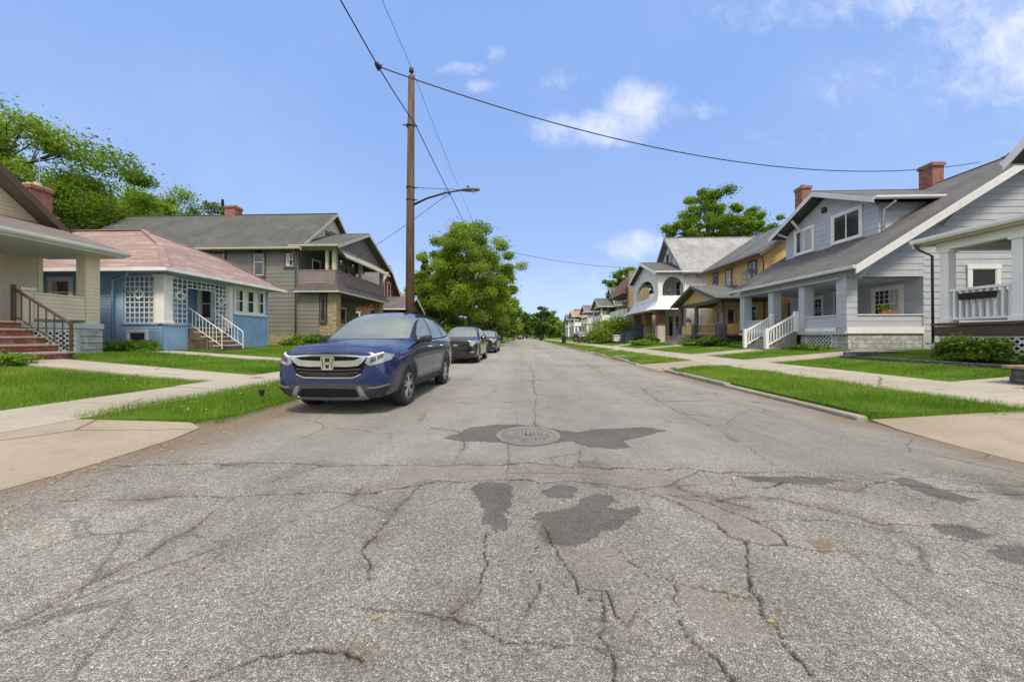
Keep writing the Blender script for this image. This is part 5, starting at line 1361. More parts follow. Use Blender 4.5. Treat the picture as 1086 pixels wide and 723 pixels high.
# ------------------------------------------------------------------ satellite dishes
def dish(label, loc, rz, mat, group, r=.36, mast=.55):
    t = thing('satellite_dish', label, 'satellite dish', loc, rz, group)
    L = Vector(loc)
    d = MB(); prof = [(r * k / 8, -.16 * (1 - (k / 8) ** 2)) for k in range(9)]; i0 = len(d.v)
    d.lathe(prof + [(r, .012)] + [(r * k / 8 * .97, -.16 * (1 - (k / 8) ** 2) + .014) for k in range(8, -1, -1)], (0, 0, 0), 28, 'x')
    mt = Matrix.Rotation(R(-28), 4, 'Y'); d.v = [tuple(L + mt @ Vector(v) + Vector((0, 0, mast))) for v in d.v]
    d.build('reflector', mat, t, smooth=True)
    a = MB(); a.tube([L + Vector((.05, 0, mast - .1)), L + Vector((.42, 0, mast - .12)), L + Vector((.5, 0, mast + .12))], .018, 6); a.box(L.x + .46, L.x + .56, L.y - .05, L.y + .05, L.z + mast + .08, L.z + mast + .2); a.build('feed_arm', M['grey_metal'], t)
    m = MB(); m.tube([L + Vector((0, 0, -.06)), L + Vector((0, 0, mast * .6)), L + Vector((-.12, 0, mast - .02))], .025, 8); m.box(L.x - .12, L.x + .12, L.y - .1, L.y + .1, L.z - .08, L.z - .03); m.build('mast', M['grey_metal'], t)
    return t
M['dish_grey'] = m_plain('dish_grey', (.055, .058, .062), .5)
dish('dark grey satellite dish on the pale grey house roof edge', (13.75, 21.6, 4.45), R(200), M['dish_grey'], None, .42, .6)
dish('grey satellite dish on the balcony parapet, nearer of the two', (-12.55, 22.6, 5.63), R(-50), M['dish_grey'], None, .34, .42)
dish('grey satellite dish on the balcony parapet, further of the two', (-12.55, 23.8, 5.63), R(-30), M['dish_grey'], None, .34, .42)
# ================================================================== trees and shrubs
M['bark'] = m_paint('bark', (0.10, 0.085, 0.065), .95, .35, scale=3, grime_amt=.4)
M['leaf_maple'] = m_leaf('leaf_maple', (0.055, 0.125, 0.014), (0.25, 0.39, 0.04), .45)
M['leaf_bright'] = m_leaf('leaf_bright', (0.10, 0.185, 0.02), (0.32, 0.44, 0.06), .5)
M['leaf_dark'] = m_leaf('leaf_dark', (0.03, 0.075, 0.014), (0.13, 0.23, 0.035), .4)
M['leaf_shrub'] = m_leaf('leaf_shrub', (0.045, 0.12, 0.010), (0.20, 0.36, 0.03), .4)
M['needle'] = m_leaf('needle', (0.012, 0.035, 0.014), (0.045, 0.085, 0.03), .15)

def leaves(name, P, size, mat, parent, r, tint, up=0.5):
    n = len(P)
    nr = r.normal(size=(n, 3)); nr[:, 2] = np.abs(nr[:, 2]) + up; nr /= np.linalg.norm(nr, axis=1)[:, None]
    a = np.cross(nr, r.normal(size=(n, 3))); a /= np.linalg.norm(a, axis=1)[:, None] + 1e-9
    b = np.cross(nr, a)
    s = (size * r.uniform(.6, 1.35, n))[:, None]
    V = np.empty((n, 4, 3)); V[:, 0] = P - a * s; V[:, 1] = P - b * s * .55 - a * s * .1 + nr * s * .12; V[:, 2] = P + a * s; V[:, 3] = P + b * s * .55 - a * s * .1 + nr * s * .12
    return np_mesh(name, V.reshape(-1, 3), np.arange(n * 4).reshape(n, 4), mat, parent, attrs={'tint': ('FACE', np.clip(tint, 0, 1))})

def tree(label, base, h, rx, ry, crown_z0, mat, seed, ncl=60, nl=16000, leaf=.16, trunk=.3, kind='deciduous_tree', cl_r=.17, group=None, skew=(0, 0), cat='tree', hollow=.45):
    """tapered trunk and limbs carrying many separate leaf clumps; gaps show between the clumps"""
    r = np.random.default_rng(seed); rn = random.Random(seed)
    t = thing(kind, label, cat, base, 0, group)
    B = Vector(base); zc = (crown_z0 + h) / 2; rz = (h - crown_z0) / 2
    cl = []
    while len(cl) < ncl:
        d = r.normal(size=3); d /= np.linalg.norm(d)
        q = d * (hollow + (1 - hollow) * r.random() ** .6)
        taper = 1.0 - .35 * max(q[2], 0) ** 1.5
        lob = 1 + .16 * math.sin(3 * math.atan2(d[1], d[0]) + seed) + .12 * math.sin(5 * d[2] + seed * 2)
        c = np.array([q[0] * rx * taper * lob + skew[0], q[1] * ry * taper * lob + skew[1], zc + q[2] * rz * (.93 + .1 * r.random())])
        cl.append(c)
    cl = np.array(cl)
    w = r.uniform(.55, 1.4, ncl); idx = r.choice(ncl, nl, p=w / w.sum())
    R0 = cl_r * (rx + ry + rz) / 3 * r.uniform(.7, 1.35, ncl)
    off = r.normal(size=(nl, 3)); L = np.linalg.norm(off, axis=1)[:, None]
    off = off / L * (r.random((nl, 1)) ** .45) * R0[idx][:, None]; off[:, 2] *= .72
    # loose sprays outside the clumps break the outline
    k = r.random(nl) < .17; off[k] *= r.uniform(1.1, 2.1, (k.sum(), 1))
    P = cl[idx] + off + np.array(base)
    ctint = r.normal(.48, .26, ncl)
    tint = ctint[idx] + r.normal(0, .16, nl)
    leaves('crown', P, leaf, mat, t, r, tint)
    mb = MB(); fork = B + Vector((skew[0] * .2, skew[1] * .2, crown_z0 + .18 * (h - crown_z0)))
    mb.tube([B - Vector((0, 0, .2)), B + Vector((.02, 0, .25)), B.lerp(fork, .5) + Vector((rn.uniform(-.1, .1), rn.uniform(-.1, .1), 0)), fork, Vector((B.x + skew[0] * .7, B.y + skew[1] * .7, B.z + h * .86))],
            [trunk * 1.5, trunk * 1.1, trunk * .9, trunk * .78, trunk * .1], 10)
    for c in cl[:: max(1, ncl // 34)]:
        e = B + Vector(c); s = B.lerp(fork, rn.uniform(.75, 1)) if rn.random() < .5 else fork.lerp(Vector((B.x + skew[0] * .7, B.y + skew[1] * .7, B.z + h * .86)), rn.uniform(0, .6))
        m1 = s.lerp(e, .5) + Vector((rn.uniform(-.3, .3), rn.uniform(-.3, .3), -.02 * h + rn.uniform(0, .3)))
        mb.tube([s, m1, e], [trunk * .34, trunk * .2, trunk * .05], 6, caps=False)
        for q in range(2):
            e2 = m1.lerp(e, .6) + Vector((rn.uniform(-1, 1) * rx * .16, rn.uniform(-1, 1) * ry * .16, rn.uniform(.1, 1) * rz * .14)); mb.tube([m1, e2], [trunk * .14, trunk * .03], 5, caps=False)
    mb.build('trunk', M['bark'], t, smooth=True, recalc=False)
    return t
def shrub(label, base, rx, ry, h, mat, seed, nl=2500, leaf=.06, name='shrub', group=None, ncl=24, cat='shrub'):
    r = np.random.default_rng(seed); t = thing(name, label, cat, base, 0, group)
    d = r.normal(size=(ncl, 3)); d /= np.linalg.norm(d, axis=1)[:, None]; d[:, 2] = np.abs(d[:, 2])
    c = d * r.uniform(.45, .9, (ncl, 1)) * np.array([rx, ry, h * .85]); idx = r.integers(0, ncl, nl)
    o = r.normal(size=(nl, 3)); o /= np.linalg.norm(o, axis=1)[:, None]; o *= (r.random((nl, 1)) ** .4) * np.array([rx, ry, h * .6]) * .42
    P = c[idx] + o; P[:, 2] = np.abs(P[:, 2]) + .02
    k = r.random(nl) < .08; P[k] *= 1.18
    leaves('foliage', P + np.array(base), leaf, mat, t, r, r.normal(.45, .18, ncl)[idx] + r.normal(0, .15, nl))
    s = MB(); B = Vector(base)
    for q in c[:10]: s.tube([B + Vector((q[0] * .15, q[1] * .15, -.05)), B + Vector((q[0] * .6, q[1] * .6, q[2] * .7)), B + Vector(q)], [.022, .014, .004], 5, caps=False)
    s.build('stem', M['bark'], t, recalc=False)
    return t
def conifer(label, base, h, rad, seed, nl=7000, leaf=.16):
    r = np.random.default_rng(seed); t = thing('conifer_tree', label, 'tree', base); B = Vector(base)
    u = r.random(nl) ** .75; z = .06 * h + .94 * h * u; lay = np.abs(np.sin(z * 3.4)); rr = rad * (1 - u) ** .85 * (.45 + .55 * lay) * r.random(nl) ** .35
    a = r.uniform(0, 2 * np.pi, nl); rr *= 1 + .25 * np.sin(3 * a + z)
    P = np.stack([rr * np.cos(a), rr * np.sin(a), z - rr * .25], 1) + np.array(base)
    leaves('crown', P, leaf, M['needle'], t, r, r.normal(.45, .2, nl), up=.2)
    MB().tube([B - Vector((0, 0, .2)), B + Vector((0, 0, h * .98))], [rad * .09, .02], 8).build('trunk', M['bark'], t, smooth=True)
    return t

big = M['leaf_maple']
# behind the houses on the left
tree('tall spreading tree behind the tan house at the left edge', (-43, 25.5, .8), 19.8, 10.4, 9.0, 5.0, big, 1, 140, 100000, .125, .5, hollow=.4, cl_r=.145)
tree('spreading tree with open crown between the chimney and the olive roof', (-45, 38, .8), 19.0, 8.6, 8.0, 3.8, big, 2, 120, 80000, .13, .5, cl_r=.135)
tree('darker tree right behind the pink roof ridge, left of the olive house', (-42.5, 43, .8), 19.4, 6.0, 6.0, 2.2, M['leaf_dark'], 3, 90, 40000, .16, .4, cl_r=.14)
tree('lower dark tree filling behind the pink roof and the brick chimney', (-40, 31, .8), 13.0, 5.5, 4.0, 1.6, M['leaf_dark'], 31, 80, 34000, .15, .3)
conifer('slim dark spruce top showing above the olive grey roof', (-44, 48, .8), 20.3, 1.9, 4, 6000, .16)
conifer('dark spruce beside the utility pole and the red gable', (-17.2, 58, .9), 14.8, 3.3, 5, 9000, .2)
tree('bright green tree filling the gap behind the red gable', (-16.0, 66, .9), 13.0, 5.5, 5, 2.0, M['leaf_bright'], 14, 60, 14000, .26, .3)
# street trees on the left
tree('largest round street tree behind the parked dark cars', (-6.9, 43, .5), 15.6, 6.5, 6.8, 1.4, M['leaf_bright'], 6, 170, 100000, .115, .42, hollow=.3, cl_r=.135)
tree('broad low tree left of the big street tree, beyond the red house', (-12.5, 46, .8), 10.2, 4.4, 4.4, .3, M['leaf_bright'], 7, 80, 60000, .12, .3, hollow=.3)
tree('medium green street tree just beyond the big round one', (-6.0, 62, .5), 13.2, 5.0, 5.5, .4, big, 8, 70, 20000, .24, .34, hollow=.3)
tree('distant dark green street tree on the left, second beyond the big one', (-5.9, 84, .5), 12.6, 4.8, 5.5, .4, big, 9, 60, 14000, .30, .3, hollow=.3)
tree('small round bright tree at the far left kerb', (-3.3, 97, .3), 6.8, 2.7, 2.7, .5, M['leaf_bright'], 10, 40, 7000, .24, .16, hollow=.25)
tree('far dark tree at the left end of the street', (-6.5, 125, .5), 14.0, 6.0, 6, .3, M['leaf_dark'], 11, 50, 9000, .42, .3, hollow=.3)
# far end and right
tree('far dark green tree closing the street just right of the roadway', (6.4, 132, .5), 12.6, 4.0, 4, .3, M['leaf_dark'], 12, 50, 8000, .42, .3, hollow=.3)
tree('pale green far tree right of the end of the street', (10.5, 150, .5), 13.0, 5.0, 5, .3, M['leaf_bright'], 13, 50, 8000, .45, .3, hollow=.3)
tree('far tree standing over the middle of the street end', (1.5, 210, .5), 15.0, 8.0, 6, 1.0, M['leaf_dark'], 16, 50, 9000, .6, .3, hollow=.3)
tree('tall tree above the white arched house and the yellow roof', (26.6, 51, .8), 22.6, 5.5, 5.6, 10.5, big, 17, 120, 64000, .125, .5, hollow=.4, cl_r=.135)
tree('smaller tree to the right, above the yellow house roof ridge', (32, 50, .8), 18.8, 4.4, 4.4, 9.0, big, 18, 70, 34000, .125, .4, cl_r=.14)
tree('tree top peeking over the brown mansard roof', (19.0, 66, .8), 14.6, 4.0, 4.0, 5.0, big, 19, 45, 9000, .26, .3)
tree('small treetop behind the white porch house gable', (29.4, 21.6, .8), 11.6, 1.8, 1.8, 7.2, M['leaf_bright'], 20, 30, 5000, .12, .2)
tree('broad tree behind the cream mansard house, left of the tall roof-top tree', (20, 60, .8), 12.5, 4.5, 4.5, 3.0, big, 24, 50, 10000, .24, .3)
tree('dense far tree behind the small round tree at the road end', (-1.0, 165, .5), 13.0, 6.0, 5, .5, M['leaf_dark'], 21, 50, 9000, .45, .3, hollow=.3)
tree('far tree right of the roadway, in front of the last pale houses', (5.2, 176, .5), 12.5, 4.5, 5, .6, big, 22, 50, 8000, .45, .3, hollow=.3)
tree('dense far street tree on the left, third beyond the big round one', (-8.5, 104, .5), 13.5, 5.5, 6, .6, big, 23, 60, 14000, .32, .3, hollow=.3)
# a far wood closes the views between the houses
def far_wood():
    r = np.random.default_rng(77); P = []
    for x0, x1, y0, y1, h in ((-140, -45, 90, 150, 11), (-60, -14, 135, 220, 11), (14, 60, 160, 220, 11), (60, 190, 90, 150, 10), (-70, 70, 225, 260, 13)):
        n = 9000
        x, y = r.uniform(x0, x1, n), r.uniform(y0, y1, n)
        top = h * (.68 + .38 * vnoise(x, y, .09, 61, 4))
        P.append(np.stack([x, y, .5 + top * r.random(n) ** .85], 1))
    P = np.vstack(P)
    o = leaves('far_wood', P, .95, M['leaf_dark'], None, r, r.normal(.5, .25, len(P)))
    o['kind'] = 'stuff'
far_wood()

# shrubs and beds
shrub('large bright bush in front of the mansard house, beside the navy stairs', (11.7, 46, .55), 3.3, 3.0, 3.7, M['leaf_bright'], 40, 18000, .12, name='bush', ncl=60, cat='bush')
shrub('rounded dark hedge shrub below the white porch planter', (11.9, 9.55, .6), .5, .86, .76, M['leaf_maple'], 41, 6000, .05, name='shrub')
shrub('low pale strap-leaved plant beside the rounded shrub under the white porch', (11.8, 8.0, .6), .35, .6, .38, M['leaf_shrub'], 42, 1500, .07, name='plant', cat='plant')
shrub('leafy clump at the blue bungalow corner beside the downspout', (-14.3, 11.9, .62), .9, .55, .5, M['leaf_shrub'], 43, 3500, .055, name='shrub')
for k, (x, y, s) in enumerate([(-13.7, 21.5, .6), (-13.2, 22.6, .5), (-14.6, 21.2, .55)]):
    shrub(['broad leafy plant at the foot of the olive house corner, nearest the street', 'low leafy plant by the stone porch pillar of the olive house', 'leafy plant under the olive house side wall downspout'][k], (x, y, .68), s * 1.5, s * 1.1, s * 1.2, M['leaf_shrub'], 50 + k, 2600, .08, name='plant', cat='plant', group='plants along the olive house')
shrub('rounded shrub by the yellow house porch pier nearest the camera', (12.6, 23.6, .62), .8, .9, .75, M['leaf_dark'], 55, 3500, .07)
shrub('low flat groundcover bed in front of the yellow porch', (12.6, 26.2, .6), .7, 1.6, .5, M['leaf_shrub'], 56, 3500, .08, name='plant_bed', cat='plants')
shrub('low leafy bed in front of the white arched house', (11.2, 33.2, .5), 1.2, 2.0, .45, M['leaf_shrub'], 57, 4500, .09, name='plant_bed', cat='plants')
shrub('dark weedy clump at the base of the arched house brick pillar', (12.6, 34.5, .6), .8, .8, .9, M['leaf_dark'], 58, 2500, .08)
for k, (x, y) in enumerate([(12.9, 19.9), (13.0, 16.2), (12.9, 21.2)]):
    shrub(['tall grass tuft left of the white stair rails', 'tall grass tuft right of the white stair rails, under the lattice', 'tall grass tuft at the far corner of the grey porch'][k], (x, y, .6), .5, 1.0, .32, M['grass'], 60 + k, 2200, .05, name='grass_tuft', cat='weeds', group='tufts along the grey porch')
shrub('weedy tuft at the foot of the brick steps at the left edge', (-11.9, 7.0, .52), .5, .7, .5, M['leaf_shrub'], 66, 2500, .045, name='plant', cat='plant')

# ================================================================== utility pole, lamp, cables
def utility_pole():
    bx, by = -4.68, 13.7
    t = thing('utility_pole', 'tall brown wooden utility pole with street lamp arm behind the blue car', 'utility pole', (bx, by, .12))
    mw, g, b = new_mat('pole_wood')
    o = objn(g); st = g.new('ShaderNodeMapping', {'Vector': o, 'Scale': (9, 9, .5)}).outputs[0]
    n = g.noise(st, 2.2, 6, .65); n2 = g.noise(o, .5, 4, .6)
    g.set(b, 'Base Color', g.mix(g.maprange(n, .35, .68), (.03, .018, .011), (.125, .07, .037))); g.set(b, 'Roughness', .85); bump(g, b, n, .7, .01)
    p = MB(); p.tube([(bx, by, 0), (bx + .01, by, 5), (bx + .06, by, 11.75)], [.185, .165, .125], 16); p.build('shaft', mw, t, smooth=True)
    i = MB(); i.lathe([(.03, 0), (.03, .18), (.09, .2), (.1, .26), (.06, .29), (.09, .32), (.06, .37), (.03, .4)], (bx + .06, by, 11.74), 12); i.build('insulator', M['dark_metal'], t, smooth=True)
    h = MB()
    for z in (9.75, 7.25, 6.75): h.lathe([(.17, -.03), (.175, 0), (.17, .03)], (bx + .02, by, z), 14); h.box(bx + .12, bx + .3, by - .02, by + .02, z - .02, z + .02)
    h.box(bx - .3, bx - .12, by - .015, by + .015, 9.78, 9.82)
    h.build('bracket', M['dark_metal'], t)
    a = MB(); a.tube([(bx + .14, by, 6.55), (bx + .7, by - .05, 6.78), (bx + 1.5, by - .1, 6.98), (bx + 2.15, by - .15, 7.05)], [.045, .042, .038, .036], 8)
    a.tube([(bx + .14, by, 7.25), (bx + 2.0, by - .14, 7.08)], .012, 5)
    arm = a.build('lamp_arm', M['dark_metal'], t, smooth=True)
    l = MB(); prof = [(0, 0), (.09, .06), (.13, .25), (.14, .5), (.1, .72), (0, .8)]
    i0 = len(l.v); l.lathe(prof, (0, 0, 0), 16, 'x'); l.v = [(bx + 2.1 + x, by - .15 + y, 7.06 + z * .52) for x, y, z in l.v]
    hd = l.build('lamp_head', m_plain('lamp_grey', (.13, .13, .135), .5), arm, smooth=True)
    q = MB(); q.lathe([(.05, 0), (.05, .07), (.03, .09)], (bx + 2.4, by - .15, 7.13), 10); q.build('photocell', M['dark_metal'], hd)
    q = MB(); q.lathe([(.0, -.075), (.07, -.06), (.1, 0)], (bx + 2.6, by - .15, 7.03), 14); q.build('lens', m_plain('lens', (.4, .4, .38), .2), hd)
utility_pole()
M['cable'] = m_plain('cable_black', (.012, .012, .012), .6)
def sag(p, q, s, n=28):
    p, q = Vector(p), Vector(q); return [p.lerp(q, k / n) - Vector((0, 0, 4 * s * (k / n) * (1 - k / n))) for k in range(n + 1)]
def cable(label, pts, r, group=None):
    o = MB().tube(pts, r, 6).build('overhead_cable', M['cable'], None, smooth=True); tag(o, label, 'cable', group)
PT = (-4.62, 13.7, 12.1); PB = (-4.45, 13.65, 9.8)
SP = Vector((-4.42, 10.1, 9.32)); SP2 = Vector((-4.35, 26.0, 10.4))
def poly_sag(*nodes):
    out = []
    for (a, b, s) in nodes: out += sag(a, b, s)[(1 if out else 0):]
    return out
cable('thick lower cable along the street, strung from overhead past the pole bracket', poly_sag(((-4.3, -16, 9.6), SP, .35), (SP, PB, .04), (PB, (-4.4, 19.7, 9.55), .04), ((-4.4, 19.7, 9.55), (-4.6, 42, 10.1), .25)), .02)
cable('thin upper wire along the street over the top insulator of the pole', poly_sag(((-4.3, -16, 12.0), PT, .25), (PT, (-4.6, 50, 12.0), .7)), .009)
cable('long service cable crossing the sky from left splice to the pale grey house', sag(SP, (22.3, 17.6, 9.75), 1.5, 40), .017)
cable('service cable running down behind the pole to the olive house balcony', sag((-4.4, 19.7, 9.55), (-12.3, 24.3, 6.9), .12), .014)
cable('distant service cable from the big tree across to the white arched house', sag((-4.5, 36, 10.9), (13.2, 38.9, 8.9), .55, 30), .02)
sp = thing('cable_splice', 'black cable splice hanging on the lower cable left of the pole top', 'cable splice', tuple(SP))
m = MB(); m.lathe([(.01, -.14), (.07, -.1), (.08, .05), (.03, .14)], (SP.x, SP.y, SP.z), 10, 'y'); m.tube([(SP.x - .1, SP.y, SP.z + .1), (SP.x, SP.y, SP.z - .13), (SP.x + .12, SP.y, SP.z + .05)], .02, 6); m.build('casing', M['cable'], sp)
s2 = thing('cable_splice', 'small black splice with looped wire under the street lamp head', 'cable splice', (-4.4, 19.7, 9.55))
m = MB(); m.lathe([(.01, -.1), (.06, -.07), (.06, .07), (.01, .1)], (-4.4, 19.7, 9.5), 8, 'y'); m.tube([(-4.4 + .22 * math.cos(k * .6) - .2, 19.7, 9.5 + .2 * math.sin(k * .6)) for k in range(10)], .011, 5); m.build('casing', M['cable'], s2)

# ================================================================== manhole cover
def manhole():
    cx, cy, z = .035, 4.14, .008
    t = thing('manhole_cover', 'round iron manhole cover with raised bars set in a dark tar patch', 'manhole cover', (cx, cy, z))
    iron = m_paint('worn_iron', (.20, .185, .17), .6, .3, grime=(.1, .07, .05), grime_amt=.5, scale=5, metal=.3); rim = m_concrete('rim_worn', (.19, .178, .158), (.11, .10, .09))
    r = MB(); r.lathe([(.32, -.02), (.385, -.02), (.39, .004), (.38, .007), (.33, .007), (.32, .002)], (cx, cy, z), 48); r.f = r.f[:-2]; r.build('frame', rim, t, smooth=False)
    l = MB(); l.lathe([(.0, -.03), (.318, -.03), (.318, .0), (.0, .001)], (cx, cy, z), 48); lid = l.build('lid', iron, t)
    b = MB()
    for k in range(-5, 6):
        x = k * .048; h = math.sqrt(max(.0, .25 ** 2 - x * x)) * .75
        if abs(k) in (1, 3): b.box(cx + x - .013, cx + x + .013, cy - h, cy - .03, z, z + .012); b.box(cx + x - .013, cx + x + .013, cy + .04, cy + h, z, z + .012)
        else: b.box(cx + x - .013, cx + x + .013, cy - h, cy + h, z, z + .012)
    b.build('raised_bar', rim, lid, bevel=.003)
    p = MB(); p.box(cx - .04, cx + .03, cy - .02, cy + .03, z + .001, z + .005); p.build('pick_hole', M['interior'], lid)
manhole()

# ================================================================== rubbish bins, boxes, litter
def bin_(label, loc, rz=0, s=1.0, mat=None, group=None):
    t = thing('wheelie_bin', label, 'bin', loc, rz, group); L = Vector(loc); mat = mat or M['black']
    b = MB(); i = len(b.v)
    for z, a, c in ((.08, .23, .25), (1.0, .29, .34)): b.v += [(L.x + x * s, L.y + y * s, L.z + z * s) for x, y in ((-a, -c), (a, -c), (a, c), (-a, c))]
    b.f += [(0, 3, 2, 1), (4, 5, 6, 7), (0, 1, 5, 4), (1, 2, 6, 5), (2, 3, 7, 6), (3, 0, 4, 7)]; b.build('body', mat, t, bevel=.02)
    l = MB(); l.prism([(-.37, 1.0), (.40, 1.0), (.40, 1.04), (0, 1.12), (-.37, 1.05)], 'x', -.31, .31); l.v = [(L.x + x * s, L.y + y * s, L.z + z * s) for x, y, z in l.v]; l.build('lid', mat, t, bevel=.01)
    for sx in (-1, 1):
        w = MB(); w.lathe([(.0, -.03), (.11, -.03), (.11, .03), (.0, .03)], (L.x + sx * .27 * s, L.y + .25 * s, L.z + .12 * s), 14, 'x'); w.build('wheel', M['dark_metal'], t)
    h = MB(); h.tube([L + Vector((-.25, .4, .98)) * s, L + Vector((.25, .4, .98)) * s], .018, 6); h.build('handle', mat, t)
bin_('black wheelie bin at the right kerb far down the street', (6.2, 55, .15), .2)
bin_('far black wheelie bin at the left edge of the roadway', (4.4, 96, .05), .5)
bin_('black wheelie bin beside the navy stairs', (11.6, 43.6, .6), 1.2)
bb = thing('storage_box', 'grey white box on the grass between the big bush and the navy stairs', 'box', (11.2, 42.3, .6))
m = MB(); m.box(10.8, 11.7, 41.8, 42.8, .62, 1.3); m.build('body', M['offwhite'], bb, bevel=.03); m = MB(); m.box(10.75, 11.75, 41.75, 42.85, 1.3, 1.42); m.build('lid', M['offwhite'], bb, bevel=.02)
fp = thing('flower_pot', 'small white flower pot on the yellow porch parapet', 'flower pot', (13.5, 28.8, 2.1))
m = MB(); m.lathe([(.1, 0), (.16, .3), (.18, .32), (.15, .3)], (13.5, 28.8, 2.09), 14); m.build('pot', M['white'], fp)
r_ = np.random.default_rng(90); leaves('foliage', np.array([13.5, 28.8, 2.5]) + r_.normal(size=(160, 3)) * .1, .06, M['leaf_shrub'], fp, r_, r_.random(160))
tp = thing('flower_pot', 'terracotta window box on the grey porch parapet beside the column', 'flower pot', (14.6, 15.0, 2.15))
m = MB(); m.prism([(14.95, 2.16), (15.0, 2.32), (15.6, 2.32), (15.65, 2.16)][::-1], 'y', 14.92, 15.08); m.build('pot', m_paint('terracotta', (.22, .08, .05), .8), tp); leaves('foliage', np.array([15.2, 15.0, 2.4]) + r_.normal(size=(140, 3)) * np.array([.18, .04, .07]), .05, M['leaf_shrub'], tp, r_, r_.random(140))
# loose leaves and grit along the left apron
def litter():
    r = np.random.default_rng(5); n = 420; y = r.uniform(1.0, 5.6, n); x = KL + np.abs(r.normal(0, .45, n)) + .02
    P = np.stack([x, y, np.full(n, .022)], 1)
    m, g, b = new_mat('dry_leaf'); at = g.new('ShaderNodeAttribute', attribute_name='tint')
    g.set(b, 'Base Color', g.ramp(at.outputs['Fac'], [(0, (.10, .06, .03)), (.5, (.32, .2, .07)), (1, (.5, .42, .12))])); g.set(b, 'Roughness', .8)
    o = leaves('dry_leaves', P, .012, m, None, r, r.random(n), up=2.0); o['kind'] = 'stuff'
    # scattered on the near road
    n = 70; P = np.stack([r.uniform(-3.6, 3.5, n), r.uniform(1.1, 5, n), np.full(n, .018)], 1)
    o = leaves('dry_leaves', P, .014, m, None, r, r.random(n), up=2.0); o['kind'] = 'stuff'
    rn = random.Random(9); v = MB()
    st = m_concrete('loose_stone', (.27, .245, .21), (.17, .15, .125))
    for k in range(520):
        x = KL + abs(rn.gauss(0, .5)) + .03; y = rn.uniform(.9, 6.0); s = rn.uniform(.003, .010)
        if rn.random() < .3: x = KR - abs(rn.gauss(0, .5)) - .03; y = rn.uniform(2.5, 9)
        a = rn.random() * 3; c, d = math.cos(a) * s, math.sin(a) * s; z = .012
        v.poly((x - c, y - d, z), (x + d, y - c, z), (x + c * .2, y + d * .3, z + s)); v.poly((x + d, y - c, z), (x + c, y + d, z), (x + c * .2, y + d * .3, z + s)); v.poly((x + c, y + d, z), (x - d, y + c, z), (x + c * .2, y + d * .3, z + s)); v.poly((x - d, y + c, z), (x - c, y - d, z), (x + c * .2, y + d * .3, z + s))
    o = v.build('loose_stones', st); o['kind'] = 'stuff'
litter()
def clover():
    r = np.random.default_rng(33); n = 5200; m = m_leaf('clover', (.06, .16, .02), (.20, .34, .05), .3)
    x = np.concatenate([r.uniform(-5.35, -4.3, n // 3), r.uniform(-12, -6.8, n // 3), r.uniform(5.1, 7.2, n // 3)]); y = r.uniform(4.6, 16, len(x))
    k = (vnoise(x, y, 1.1, 71, 4) > .08) & ~((x < -6) & (((y > 6.9) & (y < 8.7)) | ((y > 11.4) & (y < 12.5)))) & ~((x > 0) & (y > 11.6) & (y < 15)) ; x, y = x[k], y[k]
    z = np.interp(x, PX, PZ) + np.where(x < -6, .02, .05) + r.uniform(0, .05, len(x))
    o = leaves('clover', np.stack([x, y, z], 1), .022, m, None, r, r.random(len(x)), up=2.0); o['kind'] = 'stuff'
    n = 260; x = np.concatenate([r.uniform(-5.3, -4.4, n // 2), r.uniform(-12, -6.9, n // 2)]); y = r.uniform(4.6, 18, n)
    k = ~((x < -6) & (((y > 6.9) & (y < 8.7)) | ((y > 11.4) & (y < 12.5)))); x, y = x[k], y[k]
    o = leaves('dandelions', np.stack([x, y, np.interp(x, PX, PZ) + .09], 1), .016, m_paint('dandelion', (.72, .66, .25), .8), None, r, r.random(len(x)), up=2.0); o['kind'] = 'stuff'
clover()
cup = tag(MB().lathe([(.03, 0), (.042, .1), (.044, .105), (.04, .1), (.0, .02)], (-4.45, 5.6, .2), 14).build('cup', M['black'], None), 'small black cup in the grass near the left kerb', 'cup')
pt = MB(); pt.poly(*[(-6.3 + .16 * math.cos(a) * (1 + .3 * math.sin(3 * a)), 7.75 + .12 * math.sin(a), .262) for a in np.linspace(0, 2 * math.pi, 18, endpoint=False)])
structure(pt.build('paint_mark', m_paint('pink_paint', (.62, .16, .2), .7), None, recalc=False))
# ================================================================== vehicles
def car_body(sections, sub=2):
    """loft cross-sections [(y, [(x,z)... from bottom centre to roof centre])] into a smooth closed shell"""
    bm = bmesh.new(); rings = []
    for y, half in sections:
        pts = half + [(-x, z) for x, z in half[-2:0:-1]]
        rings.append([bm.verts.new((x, y, z)) for x, z in pts])
    n = len(rings[0])
    for a, b in zip(rings, rings[1:]):
        for j in range(n): bm.faces.new((a[j], a[(j + 1) % n], b[(j + 1) % n], b[j]))
    h = len(sections[0][1])
    for ring, flip in ((rings[0], 1), (rings[-1], 0)):
        for j in range(h - 1):
            q = [ring[j], ring[j + 1], ring[(n - j - 1) % n], ring[(n - j) % n]]
            q = list(dict.fromkeys(q))
            if len(q) > 2: bm.faces.new(q[::-1] if flip else q)
    bmesh.ops.recalc_face_normals(bm, faces=bm.faces)
    me = bpy.data.meshes.new('shell'); bm.to_mesh(me); bm.free()
    o = bpy.data.objects.new('shell', me); COL.objects.link(o)
    m = o.modifiers.new('s', 'SUBSURF'); m.levels = sub; m.render_levels = sub
    dg = bpy.context.evaluated_depsgraph_get(); dg.update()
    me2 = bpy.data.meshes.new_from_object(o.evaluated_get(dg)); bpy.data.objects.remove(o)
    return me2
